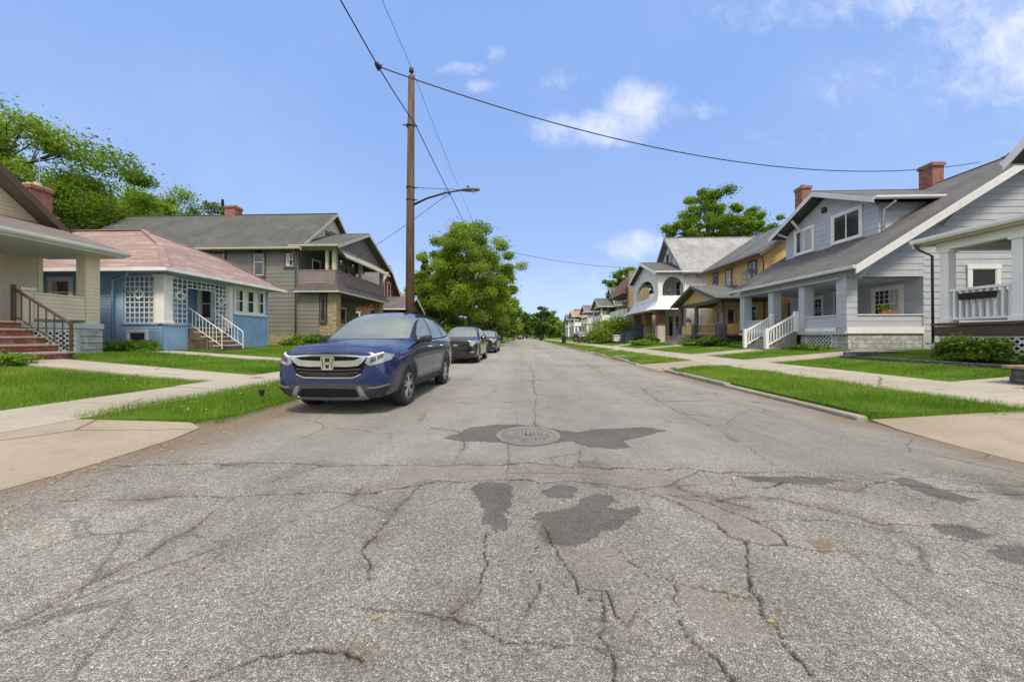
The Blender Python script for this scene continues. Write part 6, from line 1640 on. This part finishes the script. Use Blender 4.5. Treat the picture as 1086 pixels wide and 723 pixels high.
def cut_arches(me, axles, r, w, matb):
    o = bpy.data.objects.new('shell', me); COL.objects.link(o); cutters = []
    for y, z in axles:
        for sx in (-1, 1):
            c = MB().lathe([(r, 0), (r, .5)], (sx * w - (0 if sx > 0 else .5), y, z), 40, 'x').build('cutter', M['black']); cutters.append(c)
            md = o.modifiers.new('b', 'BOOLEAN'); md.object = c; md.operation = 'DIFFERENCE'; md.solver = 'EXACT'
    dg = bpy.context.evaluated_depsgraph_get(); dg.update()
    me2 = bpy.data.meshes.new_from_object(o.evaluated_get(dg))
    for q in cutters + [o]: bpy.data.objects.remove(q)
    return me2
def patch_mesh(bvh, poly, axis, off, step=.05, sign=1, ymax=9):
    """a panel drawn in outline and laid on the shell: 'front' outline is (x,z), 'rear' (x,z), 'side' (y,z), 'top' (x,y)"""
    bm = bmesh.new(); bm.faces.new([bm.verts.new((a, b, 0)) for a, b in poly])
    lo = [min(p[k] for p in poly) for k in (0, 1)]; hi = [max(p[k] for p in poly) for k in (0, 1)]
    for k in (0, 1):
        n = int((hi[k] - lo[k]) / step) + 1
        for i in range(1, n):
            c = [0, 0, 0]; c[k] = lo[k] + (hi[k] - lo[k]) * i / n; nn = [0, 0, 0]; nn[k] = 1
            bmesh.ops.bisect_plane(bm, geom=bm.verts[:] + bm.edges[:] + bm.faces[:], plane_co=c, plane_no=nn)
    bmesh.ops.triangulate(bm, faces=[f for f in bm.faces if len(f.verts) > 4])
    dead = []; base = {}
    for v in bm.verts:
        a, b = v.co.x, v.co.y
        if axis == 'front': o, d = Vector((a, -3, b)), Vector((0, 1, 0))
        elif axis == 'rear': o, d = Vector((a, 9, b)), Vector((0, -1, 0))
        elif axis == 'top': o, d = Vector((a, b, 5)), Vector((0, 0, -1))
        else: o, d = Vector((sign * 4, a, b)), Vector((-sign, 0, 0))
        h, n, i, _ = bvh.ray_cast(o, d)
        if h is None or (axis == 'front' and h.y > ymax): dead.append(v); continue
        if n.dot(d) > 0: n = -n
        v.co = h + n * off; base[v] = h - n * .012
    bmesh.ops.delete(bm, geom=dead, context='VERTS')
    if not bm.faces: bm.free(); return None
    bmesh.ops.recalc_face_normals(bm, faces=bm.faces)
    be = [e for e in bm.edges if e.is_boundary]
    r = bmesh.ops.extrude_edge_only(bm, edges=be)
    src = {}
    for v in r['geom']:
        if isinstance(v, bmesh.types.BMVert):
            best = min((e.other_vert(v) for e in v.link_edges), key=lambda w: (w.co - v.co).length)
            if best in base: v.co = base[best]
    bmesh.ops.recalc_face_normals(bm, faces=bm.faces)
    me = bpy.data.meshes.new('p'); bm.to_mesh(me); bm.free(); return me
def add_mesh(name, me, mat, par, smooth=True):
    me.name = name; me.materials.clear(); me.materials.append(mat)
    if smooth:
        me.shade_smooth(); me.set_sharp_from_angle(angle=R(38))
    o = bpy.data.objects.new(name, me); COL.objects.link(o); o.parent = par
    return o
def join(ms):
    bm = bmesh.new()
    for m in ms: bm.from_mesh(m)
    me = bpy.data.meshes.new('j'); bm.to_mesh(me); bm.free(); return me
def mirror(p): return [(-a, b) for a, b in p][::-1]
def strip(pts, w):
    """outline of a thin line along pts"""
    L, Rr = [], []
    for k, (a, b) in enumerate(pts):
        a0, b0 = pts[max(k - 1, 0)]; a1, b1 = pts[min(k + 1, len(pts) - 1)]
        dx, dy = a1 - a0, b1 - b0; l = math.hypot(dx, dy) or 1
        L.append((a - dy / l * w / 2, b + dx / l * w / 2)); Rr.append((a + dy / l * w / 2, b - dx / l * w / 2))
    return L + Rr[::-1]
M['tyre'] = m_paint('tyre_rubber', (.022, .022, .022), .85, .3, grime=(.12, .11, .1), grime_amt=.35, scale=6)
M['alloy'] = m_plain('alloy', (.52, .52, .53), .3, .85)
M['alloy_dark'] = m_plain('alloy_dark', (.09, .09, .095), .35, .7)
M['chrome'] = m_plain('chrome', (.66, .67, .69), .15, 1.0)
M['cladding'] = m_paint('cladding', (.032, .032, .034), .65, .15, grime=(.14, .13, .12), grime_amt=.3)
M['silver_trim'] = m_plain('silver_trim', (.22, .225, .23), .45, .6)
M['car_glass'] = m_glass('car_glass', (.12, .145, .145), .015)
M['lamp_clear'] = m_plain('lamp_clear', (.26, .27, .275), .10, .3, 1.0)
M['matte_black'] = m_plain('matte_black', (.006, .006, .0065), .9, spec=.15)
M['lamp_red'] = m_plain('lamp_red', (.42, .012, .012), .15, 0, 1.0)
def car_paint(name, c, metal=.4):
    m, g, b = new_mat(name)
    n = g.noise(objn(g), 380, 2, .5); dust = g.noise(objn(g), 2.2, 6, .65)
    col = g.mix(n, scl(c, .8), scl(c, 1.25)); col = g.mix(g.math('MULTIPLY', g.maprange(dust, .45, .8), .10), col, (.3, .28, .25))
    g.set(b, 'Base Color', col); g.set(b, 'Metallic', metal); g.set(b, 'Roughness', .24); g.set(b, 'Coat Weight', 1.0); g.set(b, 'Coat Roughness', .035)
    return m
def wheel(par, x, y, z, r, w, side, spokes=5, rim=None, double=True):
    W = MB(); W.lathe([(r * .66, -w * .5), (r * .93, -w * .5), (r, -w * .36), (r, w * .36), (r * .93, w * .5), (r * .66, w * .5), (r * .64, 0), (r * .66, -w * .5)], (x, y, z), 44, 'x')
    W.f = W.f[:-2]; wh = W.build('wheel', M['tyre'], par, smooth=True)
    rm = rim or M['alloy']; xo = x + side * w * .36
    B = MB(); B.lathe([(0, -w * .3), (r * .655, -w * .3), (r * .66, w * .47 if side > 0 else -w * .47), (r * .62, w * .47 if side > 0 else -w * .47), (r * .6, w * .1 * side), (0, w * .1 * side)], (x, y, z), 36, 'x'); B.build('rim_barrel', M['alloy_dark'], wh)
    S = MB()
    for k in range(spokes):
        for dd in ((-.13, .13) if double else (0,)):
            a = 2 * math.pi * k / spokes + .3; c, s = math.cos(a + dd), math.sin(a + dd); c2, s2 = math.cos(a + dd * 1.6), math.sin(a + dd * 1.6)
            p = Vector((xo + side * .012, y + c * r * .12, z + s * r * .12)); q = Vector((xo + side * .004, y + c2 * r * .62, z + s2 * r * .62))
            S.beam(p, q, r * (.1 if double else .16), .03, up=(side, 0, 0))
    S.lathe([(0, side * .035), (r * .17, side * .03), (r * .19, 0), (r * .15, -.05 * side)], (xo, y, z), 20, 'x')
    S.lathe([(r * .6, -.01), (r * .655, -.01), (r * .655, .015), (r * .6, .015)], (xo + side * .012, y, z), 36, 'x'); S.f = S.f[:-2]
    S.build('rim', rm, wh, bevel=.004)
    return wh
def sec(*half): return list(half)

def suv(label, loc, rz, paint, spec, cat='car', group=None, name='parked_car'):
    L = spec; t = thing(name, label, cat, (0, 0, 0), 0, group)
    me = car_body(L['sections'], 3)
    bvh0 = BVHTree.FromPolygons([v.co.copy() for v in me.vertices], [tuple(p.vertices) for p in me.polygons])
    me2 = cut_arches(me.copy(), L['axles'], L['arch_r'], L['arch_w'], None)
    me2.shade_smooth()
    body = add_mesh('body', me2, paint, t, smooth=False)
    def panel(nm, polys, axis, off, mat, par, both=True, step=.05, smooth=True):
        if axis == 'side':
            for sgn in (1, -1):
                ms = [m for m in (patch_mesh(bvh0, p, 'side', off, step, sgn) for p in polys) if m]
                if ms: add_mesh(nm, join(ms), mat, par, smooth)
            return None
        full = []
        for p in polys:
            if both and axis in ('front', 'rear') and abs(p[0][0]) < .02 and abs(p[-1][0]) < .02:
                p = [(0, p[0][1])] + list(p[1:-1]) + [(0, p[-1][1])]; full.append(p + mirror(p)[1:-1])
        ms = [m for m in (patch_mesh(bvh0, p, axis, off, step) for p in full) if m]
        if full: polys = [p for p in polys if not (abs(p[0][0]) < .02 and abs(p[-1][0]) < .02)]
        for p in polys:
            if axis == 'side':
                for sgn in ((1, -1) if both else (1,)): ms.append(patch_mesh(bvh0, p, 'side', off, step, sgn))
            else:
                ms.append(patch_mesh(bvh0, p, axis, off, step))
                if both: ms.append(patch_mesh(bvh0, mirror(p), axis, off, step))
        ms = [m for m in ms if m]
        if not ms: return None
        return add_mesh(nm, join(ms), mat, par, smooth)
    def each(nm, p, axis, off, mat, par, step=.05, ymax=9):
        """left and right as separate parts"""
        out = []
        for sgn in (1, -1):
            m = patch_mesh(bvh0, p if (axis == 'side' or sgn > 0) else mirror(p), axis, off, step, sgn, ymax)
            if m: out.append(add_mesh(nm, m, mat, par))
        return out
    L['detail'](t, body, panel, each, bvh0)
    for y, z in L['axles']:
        for sx in (-1, 1): wheel(t, sx * L['track'], y, z, L['wheel_r'], .225, sx, L.get('spokes', 5), L.get('rim'), L.get('double', True))
    # the bonnet line and cabin stand a little higher than the first section drawing
    def lift(o):
        if o.type == 'MESH' and not o.name.startswith('wheel'):
            for v in o.data.vertices:
                q = min(max((v.co.z - .58) / .34, 0), 1); v.co.z += .065 * q * q * (3 - 2 * q)
        if not o.name.startswith('wheel'):
            for c in o.children: lift(c)
    lift(t)
    t.location = loc; t.rotation_euler = (0, 0, rz)
    return t

CRV = dict(
 axles=[(.93, .345), (3.59, .345)], arch_r=.375, arch_w=.60, wheel_r=.345, track=.80,
 sections=[
  (0.00, sec((0, .30), (.50, .30), (.62, .40), (.68, .55), (.69, .68), (.66, .80), (.56, .86), (.40, .89), (.2, .90), (0, .905))),
  (0.05, sec((0, .25), (.60, .25), (.76, .34), (.82, .52), (.81, .68), (.77, .83), (.64, .93), (.46, .965), (.24, .98), (0, .985))),
  (0.18, sec((0, .22), (.70, .22), (.86, .32), (.905, .52), (.895, .71), (.85, .87), (.68, .975), (.50, 1.015), (.26, 1.035), (0, 1.04))),
  (0.45, sec((0, .20), (.76, .20), (.91, .32), (.935, .55), (.925, .77), (.87, .93), (.72, 1.0), (.52, 1.025), (.27, 1.04), (0, 1.045))),
  (0.90, sec((0, .20), (.78, .20), (.915, .32), (.945, .56), (.935, .80), (.88, .96), (.74, 1.025), (.53, 1.05), (.27, 1.067), (0, 1.07))),
  (1.20, sec((0, .20), (.78, .20), (.905, .32), (.93, .56), (.925, .82), (.885, .985), (.77, 1.05), (.56, 1.075), (.29, 1.09), (0, 1.095))),
  (1.38, sec((0, .20), (.78, .20), (.90, .32), (.925, .56), (.92, .83), (.89, 1.015), (.80, 1.13), (.68, 1.205), (.40, 1.235), (0, 1.245))),
  (1.75, sec((0, .20), (.78, .20), (.90, .32), (.922, .56), (.92, .84), (.892, 1.04), (.80, 1.27), (.68, 1.44), (.42, 1.505), (0, 1.525))),
  (2.10, sec((0, .20), (.78, .20), (.90, .32), (.92, .56), (.92, .85), (.892, 1.05), (.795, 1.33), (.66, 1.57), (.42, 1.64), (0, 1.66))),
  (2.70, sec((0, .20), (.78, .20), (.90, .32), (.92, .56), (.92, .86), (.892, 1.06), (.79, 1.355), (.66, 1.605), (.42, 1.675), (0, 1.695))),
  (3.40, sec((0, .20), (.78, .20), (.905, .32), (.925, .56), (.925, .87), (.89, 1.08), (.78, 1.36), (.645, 1.59), (.41, 1.66), (0, 1.68))),
  (3.95, sec((0, .22), (.77, .22), (.91, .34), (.93, .58), (.93, .89), (.88, 1.11), (.765, 1.36), (.63, 1.545), (.40, 1.61), (0, 1.63))),
  (4.28, sec((0, .26), (.72, .26), (.88, .38), (.915, .60), (.91, .90), (.86, 1.12), (.75, 1.30), (.63, 1.42), (.40, 1.49), (0, 1.51))),
  (4.48, sec((0, .30), (.66, .30), (.81, .42), (.86, .60), (.85, .85), (.81, 1.03), (.73, 1.13), (.62, 1.18), (.4, 1.2), (0, 1.205))),
  (4.58, sec((0, .36), (.56, .36), (.70, .46), (.74, .60), (.73, .78), (.70, .90), (.64, .95), (.54, .97), (.4, .98), (0, .985)))])
def crv_detail(t, body, panel, each, bvh):
    # glass
    panel('windscreen', [[(-.77, 1.105), (-.4, 1.095), (.4, 1.095), (.77, 1.105), (.66, 1.54), (.42, 1.595), (0, 1.615), (-.42, 1.595), (-.66, 1.54)]], 'front', .006, M['car_glass'], t, both=False, step=.06)
    panel('rear_window', [[(-.64, 1.18), (.64, 1.18), (.54, 1.5), (-.54, 1.5)]], 'rear', .006, M['car_glass'], t, both=False)
    panel('window_surround', [[(1.34, 1.035), (2.0, 1.055), (2.9, 1.08), (3.6, 1.10), (4.02, 1.15), (3.98, 1.25), (3.62, 1.47), (3.2, 1.565), (2.6, 1.585), (2.16, 1.555), (1.8, 1.40), (1.45, 1.15)]], 'side', .003, M['black'], t)
    each('side_window', [(1.55, 1.075), (2.42, 1.095), (2.42, 1.54), (2.22, 1.525), (1.9, 1.40), (1.62, 1.21)], 'side', .009, M['car_glass'], t)
    each('side_window', [(2.50, 1.098), (3.32, 1.12), (3.26, 1.50), (2.9, 1.545), (2.50, 1.548)], 'side', .009, M['car_glass'], t)
    each('side_window', [(3.42, 1.125), (3.93, 1.17), (3.88, 1.24), (3.36, 1.47)], 'side', .009, M['car_glass'], t)
    panel('chrome_strip', [strip([(1.34, 1.025), (2.0, 1.043), (2.9, 1.065), (3.6, 1.086), (4.04, 1.13)], .022)], 'side', .012, M['chrome'], t, step=.1)
    # black lower cladding: arch rings and sill
    def ring(cy, cz, r0, r1, a0, a1, n=18): return [(cy + r1 * math.cos(a), cz + r1 * math.sin(a)) for a in np.linspace(a0, a1, n)] + [(cy + r0 * math.cos(a), cz + r0 * math.sin(a)) for a in np.linspace(a1, a0, n)]
    clad = [ring(.93, .345, .378, .455, -.28, math.pi + .2), ring(3.59, .345, .378, .455, -.2, math.pi + .28), [(1.35, .235), (3.17, .235), (3.17, .41), (1.35, .41)]]
    panel('side_cladding', clad, 'side', .012, M['cladding'], body, step=.07)
    panel('sill_trim', [[(1.42, .44), (3.12, .46), (3.12, .50), (1.42, .475)]], 'side', .01, M['silver_trim'], body, step=.1)
    # door gaps and handles
    gaps = [strip([(1.40, 1.0), (1.36, .8), (1.34, .55), (1.36, .42)], .010), strip([(2.44, 1.06), (2.46, .75), (2.44, .43)], .010), strip([(3.36, 1.10), (3.34, .9), (3.18, .72), (3.10, .48)], .010), strip([(1.36, .43), (2.44, .43), (3.1, .45)], .008)]
    panel('door_gap', gaps, 'side', .0025, M['black'], body, step=.12)
    for y in (2.28, 3.18):
        for sx in (1, -1):
            h, n, i, _ = bvh.ray_cast(Vector((sx * 3, y, .93)), Vector((-sx, 0, 0)))
            m = MB(); m.tube([(h.x - sx * .005, y - .1, .93), (h.x + sx * .035, y - .08, .935), (h.x + sx * .035, y + .06, .94), (h.x - sx * .005, y + .09, .94)], .014, 8); m.build('door_handle', M['chrome'], t, smooth=True)
    # bumper
    panel('lower_bumper', [[(0, .215), (.66, .225), (.80, .30), (.86, .42), (.88, .50), (.70, .455), (.58, .475), (.42, .49), (0, .49)]], 'front', .008, M['cladding'], t, step=.06)
    panel('lower_intake', [[(0, .30), (.42, .30), (.46, .315), (.41, .415), (0, .42)]], 'front', .016, M['matte_black'], t, step=.08)
    panel('skid_trim', [[(0, .232), (.52, .238), (.60, .27), (.50, .455), (.44, .455), (.49, .305), (.46, .288), (0, .288)]], 'front', .018, M['silver_trim'], t, step=.05)
    each('fog_lamp_slot', [(.56, .36), (.83, .385), (.845, .43), (.60, .405)], 'front', .016, M['black'], t)
    panel('fog_trim', [strip([(.60, .43), (.72, .435), (.87, .47)], .02)], 'front', .02, M['silver_trim'], t)
    # grille: dark opening, slats, chrome wing
    panel('grille', [[(0, .595), (.40, .595), (.50, .645), (.545, .72), (.62, .80), (.56, .83), (0, .835)]], 'front', .008, M['matte_black'], t, step=.06)
    panel('grille_slat', [strip([(0, .642), (.25, .642), (.46, .655)], .016), strip([(0, .682), (.25, .682), (.50, .695)], .016), strip([(0, .615), (.2, .615), (.40, .62)], .012)], 'front', .017, M['cladding'], t, step=.08)
    panel('chrome_wing', [[(.09, .725), (.30, .722), (.46, .735), (.53, .772), (.585, .83), (.51, .835), (.41, .80), (.09, .79)]], 'front', .024, M['chrome'], t, step=.05)
    panel('chrome_wing', [strip([(.0, .862), (.30, .857), (.50, .845), (.60, .842)], .018)], 'front', .024, M['chrome'], t, step=.06)
    panel('chrome_wing', [strip([(.0, .578), (.38, .583), (.50, .632)], .018)], 'front', .014, M['chrome'], t, step=.06)
    # badge: raised outline with an H
    bd = MB(); y = -.035
    f = [(-.098, .835), (.098, .835), (.082, .695), (-.082, .695)]
    bd.prism([(x, z) for x, z in f], 'y', -.012, .06); em = bd.build('badge', M['black'], t, bevel=.012)
    e2 = MB()
    for (x0, z0), (x1, z1), w in (((-.098, .835), (.098, .835), .02), ((.098, .835), (.082, .695), .02), ((.082, .695), (-.082, .695), .02), ((-.082, .695), (-.098, .835), .02), ((-.056, .825), (-.042, .705), .034), ((.056, .825), (.042, .705), .034), ((-.05, .762), (.05, .762), .028)):
        e2.beam((x0, -.018, z0), (x1, -.018, z1), w, .02, up=(0, -1, 0))
    e2.build('badge_letter', M['chrome'], em)
    # headlights
    hl = each('headlight', [(.565, .765), (.63, .735), (.78, .762), (.868, .795), (.872, .855), (.80, .882), (.68, .862), (.60, .842)], 'front', .012, M['lamp_clear'], t, step=.025)
    for h, s in zip(hl, (1, -1)):
        m1 = [patch_mesh(bvh, q if s > 0 else mirror(q), 'front', .016, .04) for q in ([(.64, .765), (.72, .79), (.71, .835), (.645, .825)], [(.735, .80), (.79, .83), (.785, .87), (.73, .845)])]
        add_mesh('lamp_lens', join([m for m in m1 if m]), M['alloy_dark'], h)
        rl = strip([(.60, .836), (.68, .858), (.78, .885)], .014); m2 = patch_mesh(bvh, rl if s > 0 else mirror(rl), 'front', .017, .03, 1, .5)
        if m2: add_mesh('running_light', m2, M['white'], h)
    # bonnet edge, wipers, mirrors, roof rails, lamps
    panel('bonnet_gap', [strip([(.0, .884), (.4, .876), (.58, .866)], .010)], 'front', .003, M['black'], body, step=.06)
    for x in (-.45, .15):
        h, n, i, _ = bvh.ray_cast(Vector((x, -3, 1.2)), Vector((0, 1, 0)))
        w = MB(); w.tube([(x - .1, h.y - .10, 1.10), (x + .42, h.y - .05, 1.125)], .012, 6); w.build('wiper', M['matte_black'], t)
    for sx in (1, -1):
        mm = MB(); mm.prism([(.90, 1.03), (1.10, 1.035), (1.13, 1.10), (1.09, 1.165), (.97, 1.165), (.90, 1.09)] if sx > 0 else [(-.90, 1.03), (-1.10, 1.035), (-1.13, 1.10), (-1.09, 1.165), (-.97, 1.165), (-.90, 1.09)], 'y', 1.50, 1.66)
        mm.v = [(x if y > 1.6 else x * .985, y, z if y > 1.6 else 1.1 + (z - 1.1) * .75) for x, y, z in mm.v]; mm.beam((sx * .86, 1.6, 1.04), (sx * .95, 1.6, 1.05), .08, .04)
        mm.build('wing_mirror', M['black'], t, bevel=.025)
        rr = MB(); pts = []
        for y in np.linspace(2.2, 4.0, 12):
            h, n, i, _ = bvh.ray_cast(Vector((sx * .60, y, 4)), Vector((0, 0, -1))); pts.append((sx * .60, y, h.z + .02))
        rr.tube(pts, .014, 6); rr.build('roof_rail', M['black'], t, smooth=True)
    each('tail_lamp', [(4.14, 1.02), (4.5, 1.03), (4.42, 1.15), (4.24, 1.17)], 'side', .012, M['lamp_red'], t)
    panel('rear_bumper', [[(-.7, .36), (.7, .36), (.72, .55), (-.72, .55)]], 'rear', .008, M['cladding'], t, both=False)
CRV['detail'] = crv_detail
M['paint_blue'] = car_paint('car_paint_blue', (.006, .020, .098), .45)
M['paint_black'] = car_paint('car_paint_black', (.008, .010, .010), .2)
M['paint_charcoal'] = car_paint('car_paint_charcoal', (.02, .022, .024), .3)
M['paint_maroon'] = car_paint('car_paint_maroon', (.12, .008, .012), .3)
suv('dark blue compact SUV with chrome grille parked at the left kerb', (-2.97, 5.04, 0), R(-.6), M['paint_blue'], CRV)

# boxier black SUV
EQ = dict(CRV); sc = lambda h, a, b: [(x * a, z * b) for x, z in h]
EQ['sections'] = [(y * 1.03, [(x, z * 1.0) for x, z in h]) for y, h in CRV['sections']]
EQ['sections'] = [(y, [(x * (1.06 if i < 3 else 1.0), z + (.045 if (i < 4 and k > 3) else 0)) for k, (x, z) in enumerate(h)]) for i, (y, h) in enumerate(EQ['sections'])]
EQ['axles'] = [(.96, .35), (3.80, .35)]; EQ['wheel_r'] = .35; EQ['arch_r'] = .385; EQ['double'] = False
def eq_detail(t, body, panel, each, bvh):
    panel('windscreen', [[(-.75, 1.12), (.75, 1.12), (.62, 1.56), (.40, 1.60), (0, 1.615), (-.40, 1.60), (-.62, 1.56)]], 'front', .006, M['car_glass'], t, both=False, step=.08)
    panel('window_surround', [[(1.42, 1.05), (2.6, 1.07), (3.9, 1.12), (4.2, 1.2), (4.1, 1.3), (3.7, 1.47), (3.3, 1.565), (2.6, 1.585), (2.2, 1.555), (1.8, 1.40), (1.5, 1.17)]], 'side', .003, M['black'], t)
    for p in ([(1.6, 1.09), (2.5, 1.1), (2.5, 1.54), (2.25, 1.525), (1.95, 1.40)], [(2.58, 1.1), (3.42, 1.125), (3.38, 1.50), (2.58, 1.55)], [(3.5, 1.13), (4.05, 1.18), (3.5, 1.46)]): each('side_window', p, 'side', .009, M['car_glass'], t)
    panel('grille', [[(0, .62), (.50, .62), (.58, .70), (.58, .90), (0, .91)]], 'front', .008, M['black'], t, step=.08)
    panel('grille_bar', [strip([(0, .775), (.58, .775)], .05)], 'front', .014, M['paint_black'], t)
    panel('lower_grille', [[(0, .33), (.52, .33), (.50, .56), (0, .57)]], 'front', .008, M['black'], t, step=.08)
    pl = MB(); pl.box(-.16, .16, -.03, .05, .44, .58); pl.build('plate_holder', M['black'], t, bevel=.01)
    bt = MB(); bt.box(-.11, .11, -.035, .03, .76, .795); bt.box(-.045, .045, -.036, .03, .74, .815); bt.build('badge', M['chrome'], t, bevel=.004)
    hl = each('headlight', [(.60, .76), (.74, .74), (.86, .84), (.89, .95), (.78, .96), (.62, .92)], 'front', .014, M['lamp_clear'], t, step=.04)
    each('fog_lamp', [(.60, .50), (.82, .50), (.84, .57), (.66, .56)], 'front', .016, M['lamp_clear'], t, step=.05)
    panel('lower_bumper', [[(0, .22), (.70, .23), (.80, .32), (0, .31)]], 'front', .01, M['cladding'], t, step=.08)
    def ring(cy, cz, r0, r1, a0, a1, n=14): return [(cy + r1 * math.cos(a), cz + r1 * math.sin(a)) for a in np.linspace(a0, a1, n)] + [(cy + r0 * math.cos(a), cz + r0 * math.sin(a)) for a in np.linspace(a1, a0, n)]
    panel('side_cladding', [ring(.96, .35, .388, .43, -.2, 3.34), ring(3.8, .35, .388, .43, -.2, 3.34), [(1.42, .24), (3.35, .24), (3.35, .36), (1.42, .36)]], 'side', .012, M['cladding'], body, step=.08)
    panel('door_gap', [strip([(1.44, 1.0), (1.4, .6), (1.42, .4)], .010), strip([(2.54, 1.06), (2.54, .4)], .010), strip([(3.46, 1.1), (3.4, .8), (3.25, .45)], .010)], 'side', .0025, M['grey_metal'], body, step=.12)
    for sx in (1, -1):
        mm = MB(); mm.lathe([(.0, 0), (.08, .01), (.11, .06), (.1, .14), (.0, .17)], (0, 0, 0), 14, 'y'); mm.v = [(sx * 1.02 + x * 1.25, 1.5 + y, 1.11 + z * .9) for x, y, z in mm.v]; mm.beam((sx * .87, 1.56, 1.06), (sx * .98, 1.56, 1.08), .06, .04); mm.build('wing_mirror', M['paint_black'], t, smooth=True)
        rr = MB(); rr.tube([(sx * .62, 2.2, 1.64), (sx * .62, 2.3, 1.73), (sx * .61, 3.9, 1.71), (sx * .60, 4.1, 1.62)], .02, 6); rr.build('roof_rail', M['black'], t, smooth=True)
    each('tail_lamp', [(4.4, .9), (4.65, .92), (4.5, 1.2), (4.35, 1.2)], 'side', .012, M['lamp_red'], t)
EQ['detail'] = eq_detail
suv('black SUV with roof rails and clear headlights parked behind the blue one', (-3.06, 14.9, 0), R(-.4), M['paint_black'], EQ)
suv('dark grey car parked third, behind the black SUV', (-3.02, 24.6, 0), R(.3), M['paint_charcoal'], dict(EQ, spokes=6))
suv('maroon car parked in the grass beside the big bush', (9.0, 51.5, .32), R(4), M['paint_maroon'], dict(EQ))
suv('tiny far maroon car at the left end of the street', (-1.9, 135, 0), R(0), M['paint_maroon'], dict(EQ))

# repeats of a kind share a group
GROUPS = {'house': 'houses along the street', 'car': 'cars parked along the street', 'cable': 'overhead cables', 'cable splice': 'splices on the overhead cables', 'satellite dish': 'satellite dishes on the houses',
          'tree': 'trees along and behind the street', 'bin': 'wheelie bins along the street', 'shrub': 'shrubs in front of the houses', 'flower pot': 'flower pots on the porches', 'plants': 'planted beds in front of the porches'}
for o in scene.objects:
    if o.parent is None and o.get('category') in GROUPS and not o.get('group'): o['group'] = GROUPS[o['category']]
